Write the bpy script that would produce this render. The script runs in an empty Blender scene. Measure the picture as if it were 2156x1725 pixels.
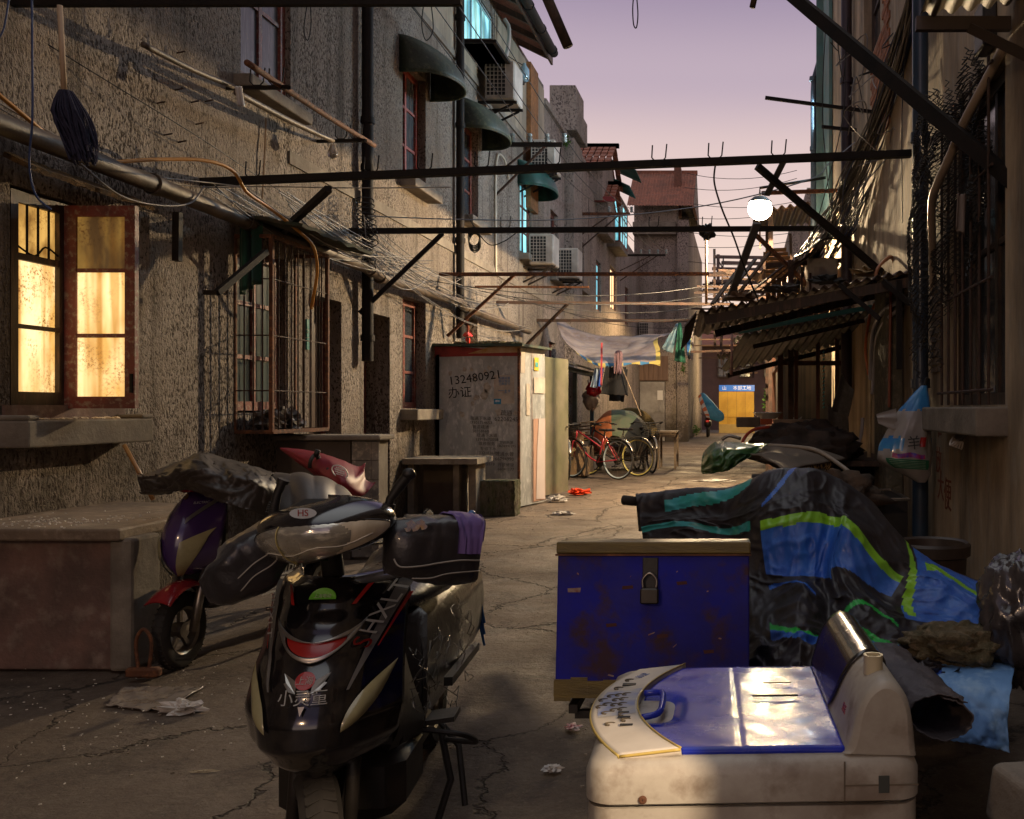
import bpy, math, random
from math import sin, cos, pi, radians, sqrt, atan2
from mathutils import Vector, Matrix, noise
sc = bpy.context.scene
col = sc.collection
random.seed(7)
# ------------------------------------------------------------ camera
FL, VX, HY, CH = 2000.0, 1562.0, 860.0, 1.4      # focal (px of a 2156 wide frame), vanishing point, eye height
cam_d = bpy.data.cameras.new("camera"); cam = bpy.data.objects.new("camera", cam_d); col.objects.link(cam)
cam.location = (0, 0, CH); cam.rotation_euler = (radians(90), 0, 0)
cam_d.sensor_width = 36; cam_d.lens = FL / 2156 * 36
cam_d.shift_x = (1078 - VX) / 2156; cam_d.shift_y = -(862.5 - HY) / 2156
cam_d.clip_start = 0.05; cam_d.clip_end = 2000
sc.camera = cam
# ------------------------------------------------------------ dusk sky
w = bpy.data.worlds.new("World"); sc.world = w; w.use_nodes = True
nt = w.node_tree; nt.nodes.clear()
_o = nt.nodes.new("ShaderNodeOutputWorld"); _b = nt.nodes.new("ShaderNodeBackground")
_tc = nt.nodes.new("ShaderNodeTexCoord"); _sx = nt.nodes.new("ShaderNodeSeparateXYZ")
_r = nt.nodes.new("ShaderNodeValToRGB")
nt.links.new(_tc.outputs["Generated"], _sx.inputs[0]); nt.links.new(_sx.outputs["Z"], _r.inputs[0])
_e = _r.color_ramp; _e.interpolation = 'EASE'
for p, c in ((0.0, (.80, .61, .53)), (0.14, (.88, .67, .57)), (0.25, (.72, .55, .53)), (0.33, (.49, .385, .46)), (0.42, (.32, .25, .36)), (0.6, (.13, .11, .19)), (1.0, (.07, .07, .15))):
    el = _e.elements.new(p); el.color = (*c, 1)
_e.elements.remove(_e.elements[0]); _e.elements.remove(_e.elements[-1])
SKY = nt.nodes.new("ShaderNodeTexSky"); SKY.sky_type = 'NISHITA'; SKY.sun_disc = False
SKY.sun_elevation = radians(-2.0); SKY.sun_rotation = radians(15)
_mx = nt.nodes.new("ShaderNodeMix"); _mx.data_type = 'RGBA'; _mx.blend_type = 'ADD'; _mx.inputs[0].default_value = 0.05
nt.links.new(_r.outputs[0], _mx.inputs[6]); nt.links.new(SKY.outputs[0], _mx.inputs[7])
nt.links.new(_mx.outputs[2], _b.inputs[0]); _b.inputs[1].default_value = 1.05
nt.links.new(_b.outputs[0], _o.inputs[0])
# ------------------------------------------------------------ lamps that light the alley (street lamp ahead, street lamp behind)
def lamp(name, typ, loc, energy, color, size=0.1, rot=None, **k):
    d = bpy.data.lights.new(name, typ); d.energy = energy; d.color = color
    if typ in ('POINT', 'SPOT'): d.shadow_soft_size = size
    if typ == 'AREA': d.size = size
    for a, b in k.items(): setattr(d, a, b)
    o = bpy.data.objects.new(name, d); col.objects.link(o); o.location = loc
    if rot: o.rotation_euler = rot
    return o
def aim(o, target):
    o.rotation_euler = (Vector(target) - o.location).to_track_quat('-Z', 'Y').to_euler()
LAMP = Vector((0.285, 15.0, 4.56))
LAMP_AHEAD = 3100; LAMP_FAR = 1300; LAMP_BEHIND = 300
lamp("street_lamp_light", 'SPOT', LAMP - Vector((0, 0, .20)), LAMP_AHEAD, (1.0, .73, .42), .04, spot_size=radians(179), spot_blend=.03)
lamp("far_street_lamp_light", 'SPOT', (-1.0, 32, 5.2), LAMP_FAR, (1.0, .68, .32), .1, spot_size=radians(172), spot_blend=.2)
_l = lamp("lamp_behind_light", 'SPOT', (-2.6, -5.2, 4.2), LAMP_BEHIND, (1.0, .64, .36), .06, spot_size=radians(75), spot_blend=.4); aim(_l, (-1.4, 4, .6))
lamp("hoarding_lamp_light", 'POINT', (.9, 50.5, 3.6), 700, (1.0, .72, .34), .1)
_l = lamp("patch_spot_light", 'SPOT', (1.2, 0.0, 2.0), 420, (1.0, .74, .48), .012, spot_size=radians(20), spot_blend=.25); aim(_l, (-.15, 1.49, .62))  # added unseen spot, narrowed to make the lit patch on the washing machine
# ------------------------------------------------------------ exposure
sc.view_settings.view_transform = 'Standard'; sc.view_settings.look = 'None'
sc.view_settings.exposure = 0.0; sc.view_settings.gamma = 1.0
sc.cycles.use_denoising = True; sc.cycles.max_bounces = 6; sc.cycles.diffuse_bounces = 3; sc.cycles.glossy_bounces = 3
sc.cycles.transmission_bounces = 4; sc.cycles.transparent_max_bounces = 12; sc.cycles.sample_clamp_indirect = 4
sc.cycles.caustics_reflective = False; sc.cycles.caustics_refractive = False

# ============================================================ helpers
def P(px, py, Y):
    return Vector(((px - VX) * Y / FL, Y, CH - (py - HY) * Y / FL))
XL, XR = -4.3, 1.4
def L(px, py, off=0.0):
    "point on the left wall (off = distance out from it)"
    X = XL + off; Y = FL * X / (px - VX); return Vector((X, Y, CH - (py - HY) * Y / FL))
def R(px, py, off=0.0):
    X = XR - off; Y = FL * X / (px - VX); return Vector((X, Y, CH - (py - HY) * Y / FL))
def G(px, py, z=0.0):
    Y = FL * (CH - z) / (py - HY); return Vector(((px - VX) * Y / FL, Y, z))

def _in(bsdf, name, v):
    if name in bsdf.inputs: bsdf.inputs[name].default_value = v
_mc = {}
def mat(name, c1, c2=None, c3=None, rough=.7, metal=0, scale=6, bump=0, bscale=None, stretch=(1, 1, 1), coat=0, alpha=1, trans=0,
        emit=None, estr=0, spec=.5, sheen=0, dirt=0, dirtc=(.03, .025, .02), rvar=0, detail=6, lo=.35, hi=.65, sss=0, tl=0, vor=0, dscale=1.3):
    """procedural material: c1/c2/c3 mixed by noise in object space, bump, dirt blotches, roughness variation"""
    if name in _mc: return _mc[name]
    m = bpy.data.materials.new(name); m.use_nodes = True; n = m.node_tree; N = n.nodes; K = n.links
    b = N["Principled BSDF"]
    tc = N.new("ShaderNodeTexCoord"); mp = N.new("ShaderNodeMapping"); mp.inputs["Scale"].default_value = stretch
    K.new(tc.outputs["Object"], mp.inputs[0])
    def nz(s, d=detail, rg=.6, src=mp):
        t = N.new("ShaderNodeTexNoise"); t.inputs["Scale"].default_value = s; t.inputs["Detail"].default_value = d
        t.inputs["Roughness"].default_value = rg; K.new(src.outputs[0], t.inputs[0]); return t
    def ramp(src, a, bb, ca=(0, 0, 0), cb=(1, 1, 1)):
        r = N.new("ShaderNodeValToRGB"); e = r.color_ramp.elements; e[0].position = a; e[1].position = bb
        e[0].color = (*ca, 1); e[1].color = (*cb, 1); K.new(src, r.inputs[0]); return r
    def mix(fac, a, bcol):
        x = N.new("ShaderNodeMix"); x.data_type = 'RGBA'
        if hasattr(fac, 'is_linked') or hasattr(fac, 'links'): K.new(fac, x.inputs[0])
        else: x.inputs[0].default_value = fac
        for i, v in ((6, a), (7, bcol)):
            if isinstance(v, tuple): x.inputs[i].default_value = (*v, 1)
            else: K.new(v, x.inputs[i])
        return x.outputs[2]
    cur = c1
    if c2 is not None:
        cur = mix(ramp(nz(scale).outputs[0], lo, hi).outputs[0], c1, c2)
    if c3 is not None:
        cur = mix(ramp(nz(scale * 3.7).outputs[0], .52, .66).outputs[0], cur, c3)
    if dirt:
        g = N.new("ShaderNodeMath"); g.operation = 'MULTIPLY'; g.inputs[1].default_value = dirt
        K.new(ramp(nz(dscale, 8, .7).outputs[0], .42, .68).outputs[0], g.inputs[0])
        cur = mix(g.outputs[0], cur, dirtc)
    if isinstance(cur, tuple): b.inputs["Base Color"].default_value = (*cur, 1)
    else: K.new(cur, b.inputs["Base Color"])
    if rvar:
        r = ramp(nz(scale * 1.7, 7, .7).outputs[0], .3, .7, (max(rough - rvar, .03),) * 3, (min(rough + rvar, 1),) * 3); K.new(r.outputs[0], b.inputs["Roughness"])
    else: b.inputs["Roughness"].default_value = rough
    b.inputs["Metallic"].default_value = metal
    _in(b, "Specular IOR Level", spec); _in(b, "Coat Weight", coat); _in(b, "Coat Roughness", .08); _in(b, "Sheen Weight", sheen)
    _in(b, "Transmission Weight", trans); _in(b, "Alpha", alpha); _in(b, "Subsurface Weight", sss)
    if emit: b.inputs["Emission Color"].default_value = (*emit, 1); b.inputs["Emission Strength"].default_value = estr
    if bump:
        bp = N.new("ShaderNodeBump"); bp.inputs["Strength"].default_value = 1.0; bp.inputs["Distance"].default_value = bump
        t = nz(bscale or scale * 6, 5, .65)
        src = t.outputs[0]
        if vor:
            v = N.new("ShaderNodeTexVoronoi"); v.inputs["Scale"].default_value = vor; K.new(mp.outputs[0], v.inputs[0])
            ad = N.new("ShaderNodeMath"); ad.operation = 'ADD'; K.new(t.outputs[0], ad.inputs[0]); K.new(v.outputs[0], ad.inputs[1]); src = ad.outputs[0]
        K.new(src, bp.inputs["Height"]); K.new(bp.outputs[0], b.inputs["Normal"])
    if tl:
        tr = N.new("ShaderNodeBsdfTranslucent"); ms = N.new("ShaderNodeMixShader"); ms.inputs[0].default_value = tl
        if isinstance(cur, tuple): tr.inputs[0].default_value = (*cur, 1)
        else: K.new(cur, tr.inputs[0])
        out = N["Material Output"]; K.new(b.outputs[0], ms.inputs[1]); K.new(tr.outputs[0], ms.inputs[2]); K.new(ms.outputs[0], out.inputs[0])
    _mc[name] = m; return m

class MB:
    "collects geometry for ONE mesh"
    def __init__(s): s.v = []; s.f = []; s.uv = {}; s.mi = {}
    def add(s, vs, fs):
        n = len(s.v); s.v += [Vector(v) for v in vs]; s.f += [tuple(i + n for i in f) for f in fs]; return s
    def hexa(s, a, b, c, d, e, f, g, h):
        return s.add([a, b, c, d, e, f, g, h], [(0, 3, 2, 1), (4, 5, 6, 7), (0, 1, 5, 4), (1, 2, 6, 5), (2, 3, 7, 6), (3, 0, 4, 7)])
    def box(s, lo, hi):
        x0, y0, z0 = (min(a, b) for a, b in zip(lo, hi)); x1, y1, z1 = (max(a, b) for a, b in zip(lo, hi))
        return s.hexa((x0, y0, z0), (x1, y0, z0), (x1, y1, z0), (x0, y1, z0), (x0, y0, z1), (x1, y0, z1), (x1, y1, z1), (x0, y1, z1))
    def cbox(s, c, size, rot=None, ch=0):
        hx, hy, hz = (k / 2 for k in size)
        if ch:
            prof = [(-hx + ch, -hy), (hx - ch, -hy), (hx, -hy + ch), (hx, hy - ch), (hx - ch, hy), (-hx + ch, hy), (-hx, hy - ch), (-hx, -hy + ch)]
            pin = [(x * (1 - ch / hx), y * (1 - ch / hy)) for x, y in prof]
            rings = [[(x, y, -hz) for x, y in pin], [(x, y, -hz + ch) for x, y in prof], [(x, y, hz - ch) for x, y in prof], [(x, y, hz) for x, y in pin]]
            vs = [Vector(p) for r in rings for p in r]; fs = [tuple(reversed(range(8))), tuple(range(24, 32))]
            for r in range(3):
                for i in range(8): j = (i + 1) % 8; fs.append((r * 8 + i, r * 8 + j, r * 8 + 8 + j, r * 8 + 8 + i))
        else:
            vs = [Vector((x, y, z)) for z in (-hz, hz) for x, y in ((-hx, -hy), (hx, -hy), (hx, hy), (-hx, hy))]
            fs = [(0, 3, 2, 1), (4, 5, 6, 7), (0, 1, 5, 4), (1, 2, 6, 5), (2, 3, 7, 6), (3, 0, 4, 7)]
        if rot is not None:
            M = rot if isinstance(rot, Matrix) else Matrix.Rotation(rot[2], 3, 'Z') @ Matrix.Rotation(rot[1], 3, 'Y') @ Matrix.Rotation(rot[0], 3, 'X')
            vs = [M @ v for v in vs]
        return s.add([v + Vector(c) for v in vs], fs)
    def beam(s, a, b, wd=.05, h=.05, up=(0, 0, 1)):
        a = Vector(a); b = Vector(b); d = (b - a).normalized(); u = Vector(up)
        if abs(d.dot(u)) > .98: u = Vector((0, 1, 0))
        r = d.cross(u).normalized() * wd / 2; u = r.cross(d).normalized() * h / 2
        return s.hexa(a - r - u, a + r - u, b + r - u, b - r - u, a - r + u, a + r + u, b + r + u, b - r + u)
    def tube(s, pts, r=.01, n=8, cap=True, closed=False):
        pts = [Vector(p) for p in pts]; m = len(pts)
        rs = r if isinstance(r, (list, tuple)) else [r] * m
        prev = None; base = len(s.v); vs = []; fs = []
        for i, p in enumerate(pts):
            if closed: t = pts[(i + 1) % m] - pts[i - 1]
            else: t = pts[min(i + 1, m - 1)] - pts[max(i - 1, 0)]
            t = t.normalized() if t.length > 1e-9 else Vector((0, 0, 1))
            if prev is None: u = t.orthogonal().normalized()
            else:
                u = prev - t * prev.dot(t); u = u.normalized() if u.length > 1e-6 else t.orthogonal().normalized()
            prev = u; q = t.cross(u)
            vs += [p + (u * cos(2 * pi * k / n) + q * sin(2 * pi * k / n)) * rs[i] for k in range(n)]
        for i in range(m if closed else m - 1):
            for k in range(n):
                a, b2 = i * n + k, i * n + (k + 1) % n; c, d = ((i + 1) % m) * n + (k + 1) % n, ((i + 1) % m) * n + k
                fs.append((a, b2, c, d))
        if cap and not closed: fs += [tuple(reversed(range(n))), tuple(range((m - 1) * n, m * n))]
        return s.add(vs, fs)
    def cyl(s, a, b, r, n=16, r2=None): return s.tube([a, b], [r, r if r2 is None else r2], n)
    def lathe(s, c, prof, n=24, axis='Z', cap=False):
        "prof: (radius, height) pairs"
        vs = []; fs = []; c = Vector(c)
        for r, h in prof:
            for k in range(n):
                a = 2 * pi * k / n; x, y = r * cos(a), r * sin(a)
                vs.append(c + (Vector((x, y, h)) if axis == 'Z' else Vector((h, x, y)) if axis == 'X' else Vector((x, h, y))))
        for i in range(len(prof) - 1):
            for k in range(n): fs.append((i * n + k, i * n + (k + 1) % n, (i + 1) * n + (k + 1) % n, (i + 1) * n + k))
        if cap: fs += [tuple(reversed(range(n))), tuple(range((len(prof) - 1) * n, len(prof) * n))]
        return s.add(vs, fs)
    def prism(s, out, d0, d1):
        "outline = list of Vector; extruded from +d0 to +d1 (vectors)"
        n = len(out); d0, d1 = Vector(d0), Vector(d1)
        vs = [Vector(p) + d0 for p in out] + [Vector(p) + d1 for p in out]
        fs = [tuple(reversed(range(n))), tuple(range(n, 2 * n))] + [(i, (i + 1) % n, n + (i + 1) % n, n + i) for i in range(n)]
        return s.add(vs, fs)
    def grid(s, fn, nu, nv, thick=0, closeu=False):
        pts = [[Vector(fn(i / nu, j / nv)) for i in range(nu + (0 if closeu else 1))] for j in range(nv + 1)]
        w_ = len(pts[0]); n0 = len(s.v); vs = [p for r in pts for p in r]; fs = []
        for j in range(nv):
            for i in range(nu):
                i2 = (i + 1) % w_; fs.append((j * w_ + i, j * w_ + i2, (j + 1) * w_ + i2, (j + 1) * w_ + i))
        s.add(vs, fs)
        if not closeu:
            f0 = len(s.f) - len(fs); k = 0
            for j in range(nv):
                for i in range(nu):
                    s.uv[f0 + k] = [(i / nu, j / nv), ((i + 1) / nu, j / nv), ((i + 1) / nu, (j + 1) / nv), (i / nu, (j + 1) / nv)]; k += 1
        return s
    def blob(s, c, rad, n=10, amp=.15, fr=3, seed=0, flat=None):
        "uneven rounded lump"
        c = Vector(c); rx, ry, rz = rad; vs = []; fs = []; m = 2 * n
        for j in range(n + 1):
            th = pi * j / n
            for i in range(m):
                ph = 2 * pi * i / m; d = Vector((sin(th) * cos(ph), sin(th) * sin(ph), cos(th)))
                k = 1 + amp * noise.fractal(d * fr + Vector((seed, seed * 2, 0)), .6, 2, 4)
                p = Vector((d.x * rx * k, d.y * ry * k, d.z * rz * k))
                if flat is not None and p.z < flat: p.z = flat
                vs.append(c + p)
        for j in range(n):
            for i in range(m): fs.append((j * m + i, (j + 1) * m + i, (j + 1) * m + (i + 1) % m, j * m + (i + 1) % m))
        return s.add(vs, fs)
    def xf(s, M, start=0):
        for i in range(start, len(s.v)): s.v[i] = M @ s.v[i]
        return s
    def build(s, name, m, parent=None, world=None, smooth=False, solid=0, subd=0, bevel=0, auto=None, off=-1):
        """parent: object; vertices are in the parent's frame unless world=True (parents are never rotated then)"""
        me = bpy.data.meshes.new(name)
        o_ = Vector((0, 0, 0))
        if world is None: world = parent is not None and parent.get('_w', 0)
        if world and parent is not None: o_ = Vector(parent['_loc'])
        if parent is None:
            if s.v:
                xs = [v.x for v in s.v]; ys = [v.y for v in s.v]; zs = [v.z for v in s.v]
                o_ = Vector(((min(xs) + max(xs)) / 2, (min(ys) + max(ys)) / 2, min(zs)))
        me.from_pydata([tuple(v - o_) for v in s.v], [], s.f)
        if s.uv:
            ul = me.uv_layers.new(name="UVMap")
            for p in me.polygons:
                if p.index in s.uv:
                    for k, li in enumerate(p.loop_indices): ul.data[li].uv = s.uv[p.index][k]
        for mm in (m if isinstance(m, (list, tuple)) else [m]): me.materials.append(mm)
        for fi, k in s.mi.items(): me.polygons[fi].material_index = k
        if smooth:
            me.polygons.foreach_set("use_smooth", [True] * len(me.polygons))
            if auto is not None:
                try: me.set_sharp_from_angle(angle=radians(auto))
                except Exception: pass
        me.update()
        o = bpy.data.objects.new(name, me); col.objects.link(o)
        if parent is None: o.location = o_
        else:
            o.parent = parent
            if world: o['_w'] = 1; o['_loc'] = parent['_loc']
        if bevel:
            q = o.modifiers.new("b", 'BEVEL'); q.width = bevel; q.segments = 2; q.limit_method = 'ANGLE'
        if subd:
            q = o.modifiers.new("s", 'SUBSURF'); q.levels = subd; q.render_levels = subd
        if solid:
            q = o.modifiers.new("t", 'SOLIDIFY'); q.thickness = solid; q.offset = off
        return o
def tag(o, label, cat, group=None, kind=None):
    if label: o['label'] = label
    if cat: o['category'] = cat
    if group: o['group'] = group
    if kind: o['kind'] = kind
    return o
def thing(name, label, cat, loc=(0, 0, 0), rz=0, group=None, world=True):
    o = bpy.data.objects.new(name, None); col.objects.link(o); o.location = loc; o.rotation_euler = (0, 0, rz)
    o.empty_display_size = .1
    if world: o['_w'] = 1; o['_loc'] = tuple(loc)
    return tag(o, label, cat, group)
def struct(o): o['kind'] = 'structure'; return o
def copytree(o, loc, rz=None, label=None, parent=None):
    c = o.copy(); col.objects.link(c)
    if parent is not None: c.parent = parent
    else:
        c.location = loc
        if rz is not None: c.rotation_euler = (0, 0, rz)
        if label: c['label'] = label
    for ch in [k for k in bpy.data.objects if k.parent == o]: copytree(ch, None, parent=c)
    return c
def cat_interp(pts, t):
    "Catmull-Rom through pts, t 0..1"
    n = len(pts) - 1; x = min(max(t, 0), 1) * n; i = min(int(x), n - 1); u = x - i
    p0, p1, p2, p3 = pts[max(i - 1, 0)], pts[i], pts[i + 1], pts[min(i + 2, n)]
    return 0.5 * ((2 * p1) + (p2 - p0) * u + (2 * p0 - 5 * p1 + 4 * p2 - p3) * u * u + (3 * p1 - p0 - 3 * p2 + p3) * u ** 3)
def curve(pts, n=24): pts = [Vector(p) for p in pts]; return [cat_interp(pts, i / n) for i in range(n + 1)]
def patch(rows):
    "rows of points -> function (u,v) through them"
    rows = [[Vector(p) for p in r] for r in rows]
    def f(u, v): return cat_interp([cat_interp(r, u) for r in rows], v)
    return f
def sag(a, b, s, n=16):
    a = Vector(a); b = Vector(b)
    return [a.lerp(b, i / n) - Vector((0, 0, s * 4 * (i / n) * (1 - i / n))) for i in range(n + 1)]
def text_mb(txt, size, extrude=.0008, res=3):
    "lettering as mesh data in the XY plane, centred"
    c = bpy.data.curves.new("t", 'FONT'); c.body = txt; c.size = size; c.extrude = extrude; c.align_x = 'CENTER'; c.align_y = 'CENTER'; c.resolution_u = res
    o = bpy.data.objects.new("t", c); col.objects.link(o)
    dg = bpy.context.evaluated_depsgraph_get(); me = bpy.data.meshes.new_from_object(o.evaluated_get(dg))
    b = MB(); b.v = [v.co.copy() for v in me.vertices]; b.f = [tuple(p.vertices) for p in me.polygons]
    bpy.data.objects.remove(o); bpy.data.meshes.remove(me); bpy.data.curves.remove(c); return b
def placed(mb, origin, xdir, ydir):
    x = Vector(xdir).normalized(); y = Vector(ydir); y = (y - x * y.dot(x)).normalized(); z = x.cross(y)
    M = Matrix((x, y, z)).transposed().to_4x4(); M.translation = Vector(origin); return mb.xf(M)
# ============================================================ special materials
def stucco(name, base, dark, scale=26, depth=.016, stain=.5, zs=.5, tint=(.30, .26, .22)):
    m = bpy.data.materials.new(name); m.use_nodes = True; n = m.node_tree; N = n.nodes; K = n.links; b = N["Principled BSDF"]
    b.inputs["Roughness"].default_value = .92; _in(b, "Specular IOR Level", .25)
    g = N.new("ShaderNodeNewGeometry"); mp = N.new("ShaderNodeMapping"); mp.inputs["Scale"].default_value = (1, 1, zs); mp.inputs["Rotation"].default_value = (.12, .1, 0)
    K.new(g.outputs["Position"], mp.inputs[0])
    t = N.new("ShaderNodeTexNoise"); t.inputs["Scale"].default_value = scale; t.inputs["Detail"].default_value = 3; t.inputs["Roughness"].default_value = .55; t.inputs["Distortion"].default_value = .6
    K.new(mp.outputs[0], t.inputs[0])
    r = N.new("ShaderNodeValToRGB"); r.color_ramp.elements[0].position = .36; r.color_ramp.elements[1].position = .47
    sm = N.new("ShaderNodeTexNoise"); sm.inputs["Scale"].default_value = 1.1; sm.inputs["Detail"].default_value = 5; K.new(g.outputs["Position"], sm.inputs[0])
    sa = N.new("ShaderNodeMath"); sa.operation = 'MULTIPLY_ADD'; sa.inputs[1].default_value = .42; K.new(sm.outputs[0], sa.inputs[0]); sb = N.new("ShaderNodeMath"); sb.operation = 'SUBTRACT'; sb.inputs[1].default_value = .21; K.new(t.outputs[0], sb.inputs[0]); K.new(sb.outputs[0], sa.inputs[2])
    K.new(sa.outputs[0], r.inputs[0])   # pits, thinned out in smoother patches
    big = N.new("ShaderNodeTexNoise"); big.inputs["Scale"].default_value = .55; big.inputs["Detail"].default_value = 7; big.inputs["Roughness"].default_value = .62; K.new(g.outputs["Position"], big.inputs[0])
    rb = N.new("ShaderNodeValToRGB"); rb.color_ramp.elements[0].position = .38; rb.color_ramp.elements[1].position = .62; K.new(big.outputs[0], rb.inputs[0])
    st = N.new("ShaderNodeMapping"); st.inputs["Scale"].default_value = (2.2, 2.2, .16); K.new(g.outputs["Position"], st.inputs[0])
    sn = N.new("ShaderNodeTexNoise"); sn.inputs["Scale"].default_value = 1.6; sn.inputs["Detail"].default_value = 8; sn.inputs["Roughness"].default_value = .7; K.new(st.outputs[0], sn.inputs[0])
    rs = N.new("ShaderNodeValToRGB"); rs.color_ramp.elements[0].position = .50; rs.color_ramp.elements[1].position = .70; K.new(sn.outputs[0], rs.inputs[0])
    def mix(f, a, c):
        x = N.new("ShaderNodeMix"); x.data_type = 'RGBA'
        if isinstance(f, float): x.inputs[0].default_value = f
        else: K.new(f, x.inputs[0])
        for i, v in ((6, a), (7, c)):
            if isinstance(v, tuple): x.inputs[i].default_value = (*v, 1)
            else: K.new(v, x.inputs[i])
        return x.outputs[2]
    c = mix(rb.outputs[0], base, tint)
    mu = N.new("ShaderNodeMath"); mu.operation = 'MULTIPLY'; mu.inputs[1].default_value = stain; K.new(rs.outputs[0], mu.inputs[0])
    c = mix(mu.outputs[0], c, (.035, .028, .022))
    # damp, mossy foot of the wall and soot blotches, both broken up by noise
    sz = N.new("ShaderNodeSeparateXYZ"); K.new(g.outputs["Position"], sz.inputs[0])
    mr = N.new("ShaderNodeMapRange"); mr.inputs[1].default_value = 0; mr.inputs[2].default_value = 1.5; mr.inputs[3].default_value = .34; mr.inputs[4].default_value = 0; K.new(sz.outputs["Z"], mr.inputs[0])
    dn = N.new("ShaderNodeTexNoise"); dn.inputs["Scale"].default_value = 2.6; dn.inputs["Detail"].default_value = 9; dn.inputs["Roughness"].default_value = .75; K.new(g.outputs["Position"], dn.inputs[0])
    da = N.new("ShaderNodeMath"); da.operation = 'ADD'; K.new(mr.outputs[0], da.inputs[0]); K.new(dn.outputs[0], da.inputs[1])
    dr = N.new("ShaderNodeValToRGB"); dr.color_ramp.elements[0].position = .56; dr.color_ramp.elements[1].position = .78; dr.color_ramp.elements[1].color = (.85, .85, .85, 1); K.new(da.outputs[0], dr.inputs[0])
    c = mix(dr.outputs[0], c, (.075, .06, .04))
    c = mix(r.outputs[0], dark, c); K.new(c, b.inputs["Base Color"])
    r2 = N.new("ShaderNodeValToRGB"); r2.color_ramp.elements[0].position = .34; r2.color_ramp.elements[1].position = .60; K.new(t.outputs[0], r2.inputs[0])
    f = N.new("ShaderNodeTexNoise"); f.inputs["Scale"].default_value = scale * 4; f.inputs["Detail"].default_value = 4; K.new(g.outputs["Position"], f.inputs[0])
    ad = N.new("ShaderNodeMath"); ad.operation = 'MULTIPLY_ADD'; ad.inputs[1].default_value = .22; K.new(f.outputs[0], ad.inputs[0]); K.new(r2.outputs[0], ad.inputs[2])
    bp = N.new("ShaderNodeBump"); bp.inputs["Distance"].default_value = depth; bp.inputs["Strength"].default_value = .9; K.new(ad.outputs[0], bp.inputs["Height"]); K.new(bp.outputs[0], b.inputs["Normal"])
    return m
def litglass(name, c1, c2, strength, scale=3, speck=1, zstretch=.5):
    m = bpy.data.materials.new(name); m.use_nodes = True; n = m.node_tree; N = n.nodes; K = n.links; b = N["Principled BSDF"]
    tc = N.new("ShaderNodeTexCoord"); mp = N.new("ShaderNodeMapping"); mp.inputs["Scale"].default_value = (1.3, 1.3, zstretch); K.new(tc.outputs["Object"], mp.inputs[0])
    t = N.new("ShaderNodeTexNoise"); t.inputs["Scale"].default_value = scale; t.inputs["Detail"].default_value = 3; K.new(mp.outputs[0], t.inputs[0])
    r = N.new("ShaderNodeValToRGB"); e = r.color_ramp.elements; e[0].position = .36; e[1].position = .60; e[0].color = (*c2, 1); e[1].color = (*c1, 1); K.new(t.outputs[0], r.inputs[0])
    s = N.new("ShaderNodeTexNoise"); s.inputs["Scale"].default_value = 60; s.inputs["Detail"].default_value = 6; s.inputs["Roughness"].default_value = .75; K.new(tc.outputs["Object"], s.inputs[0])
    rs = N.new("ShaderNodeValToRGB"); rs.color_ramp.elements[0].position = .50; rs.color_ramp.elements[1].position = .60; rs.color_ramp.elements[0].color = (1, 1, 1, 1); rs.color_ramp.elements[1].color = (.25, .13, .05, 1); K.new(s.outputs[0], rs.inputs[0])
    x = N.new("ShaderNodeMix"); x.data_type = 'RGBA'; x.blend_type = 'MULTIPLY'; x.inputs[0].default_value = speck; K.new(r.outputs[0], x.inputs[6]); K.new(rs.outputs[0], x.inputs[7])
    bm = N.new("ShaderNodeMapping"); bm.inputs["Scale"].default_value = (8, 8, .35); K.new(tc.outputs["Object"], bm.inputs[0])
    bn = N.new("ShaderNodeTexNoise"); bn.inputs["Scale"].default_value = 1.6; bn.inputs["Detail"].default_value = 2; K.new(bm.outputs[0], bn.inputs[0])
    br = N.new("ShaderNodeValToRGB"); br.color_ramp.elements[0].position = .40; br.color_ramp.elements[1].position = .56; br.color_ramp.elements[0].color = (.62, .48, .30, 1); K.new(bn.outputs[0], br.inputs[0])  # soft bar shadows painted into the glow as browner vertical bands
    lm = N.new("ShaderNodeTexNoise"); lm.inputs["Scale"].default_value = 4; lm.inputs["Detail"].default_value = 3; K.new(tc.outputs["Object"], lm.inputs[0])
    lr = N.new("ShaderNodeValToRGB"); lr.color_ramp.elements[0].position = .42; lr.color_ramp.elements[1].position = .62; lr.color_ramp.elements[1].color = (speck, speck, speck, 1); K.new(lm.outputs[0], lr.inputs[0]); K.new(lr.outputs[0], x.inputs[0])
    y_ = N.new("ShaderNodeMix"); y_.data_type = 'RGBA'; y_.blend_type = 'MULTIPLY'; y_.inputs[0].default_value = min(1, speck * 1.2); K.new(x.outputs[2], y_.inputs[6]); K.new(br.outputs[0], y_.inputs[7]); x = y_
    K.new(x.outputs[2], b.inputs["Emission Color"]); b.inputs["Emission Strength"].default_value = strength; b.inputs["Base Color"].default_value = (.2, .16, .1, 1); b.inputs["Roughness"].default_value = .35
    return m
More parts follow.
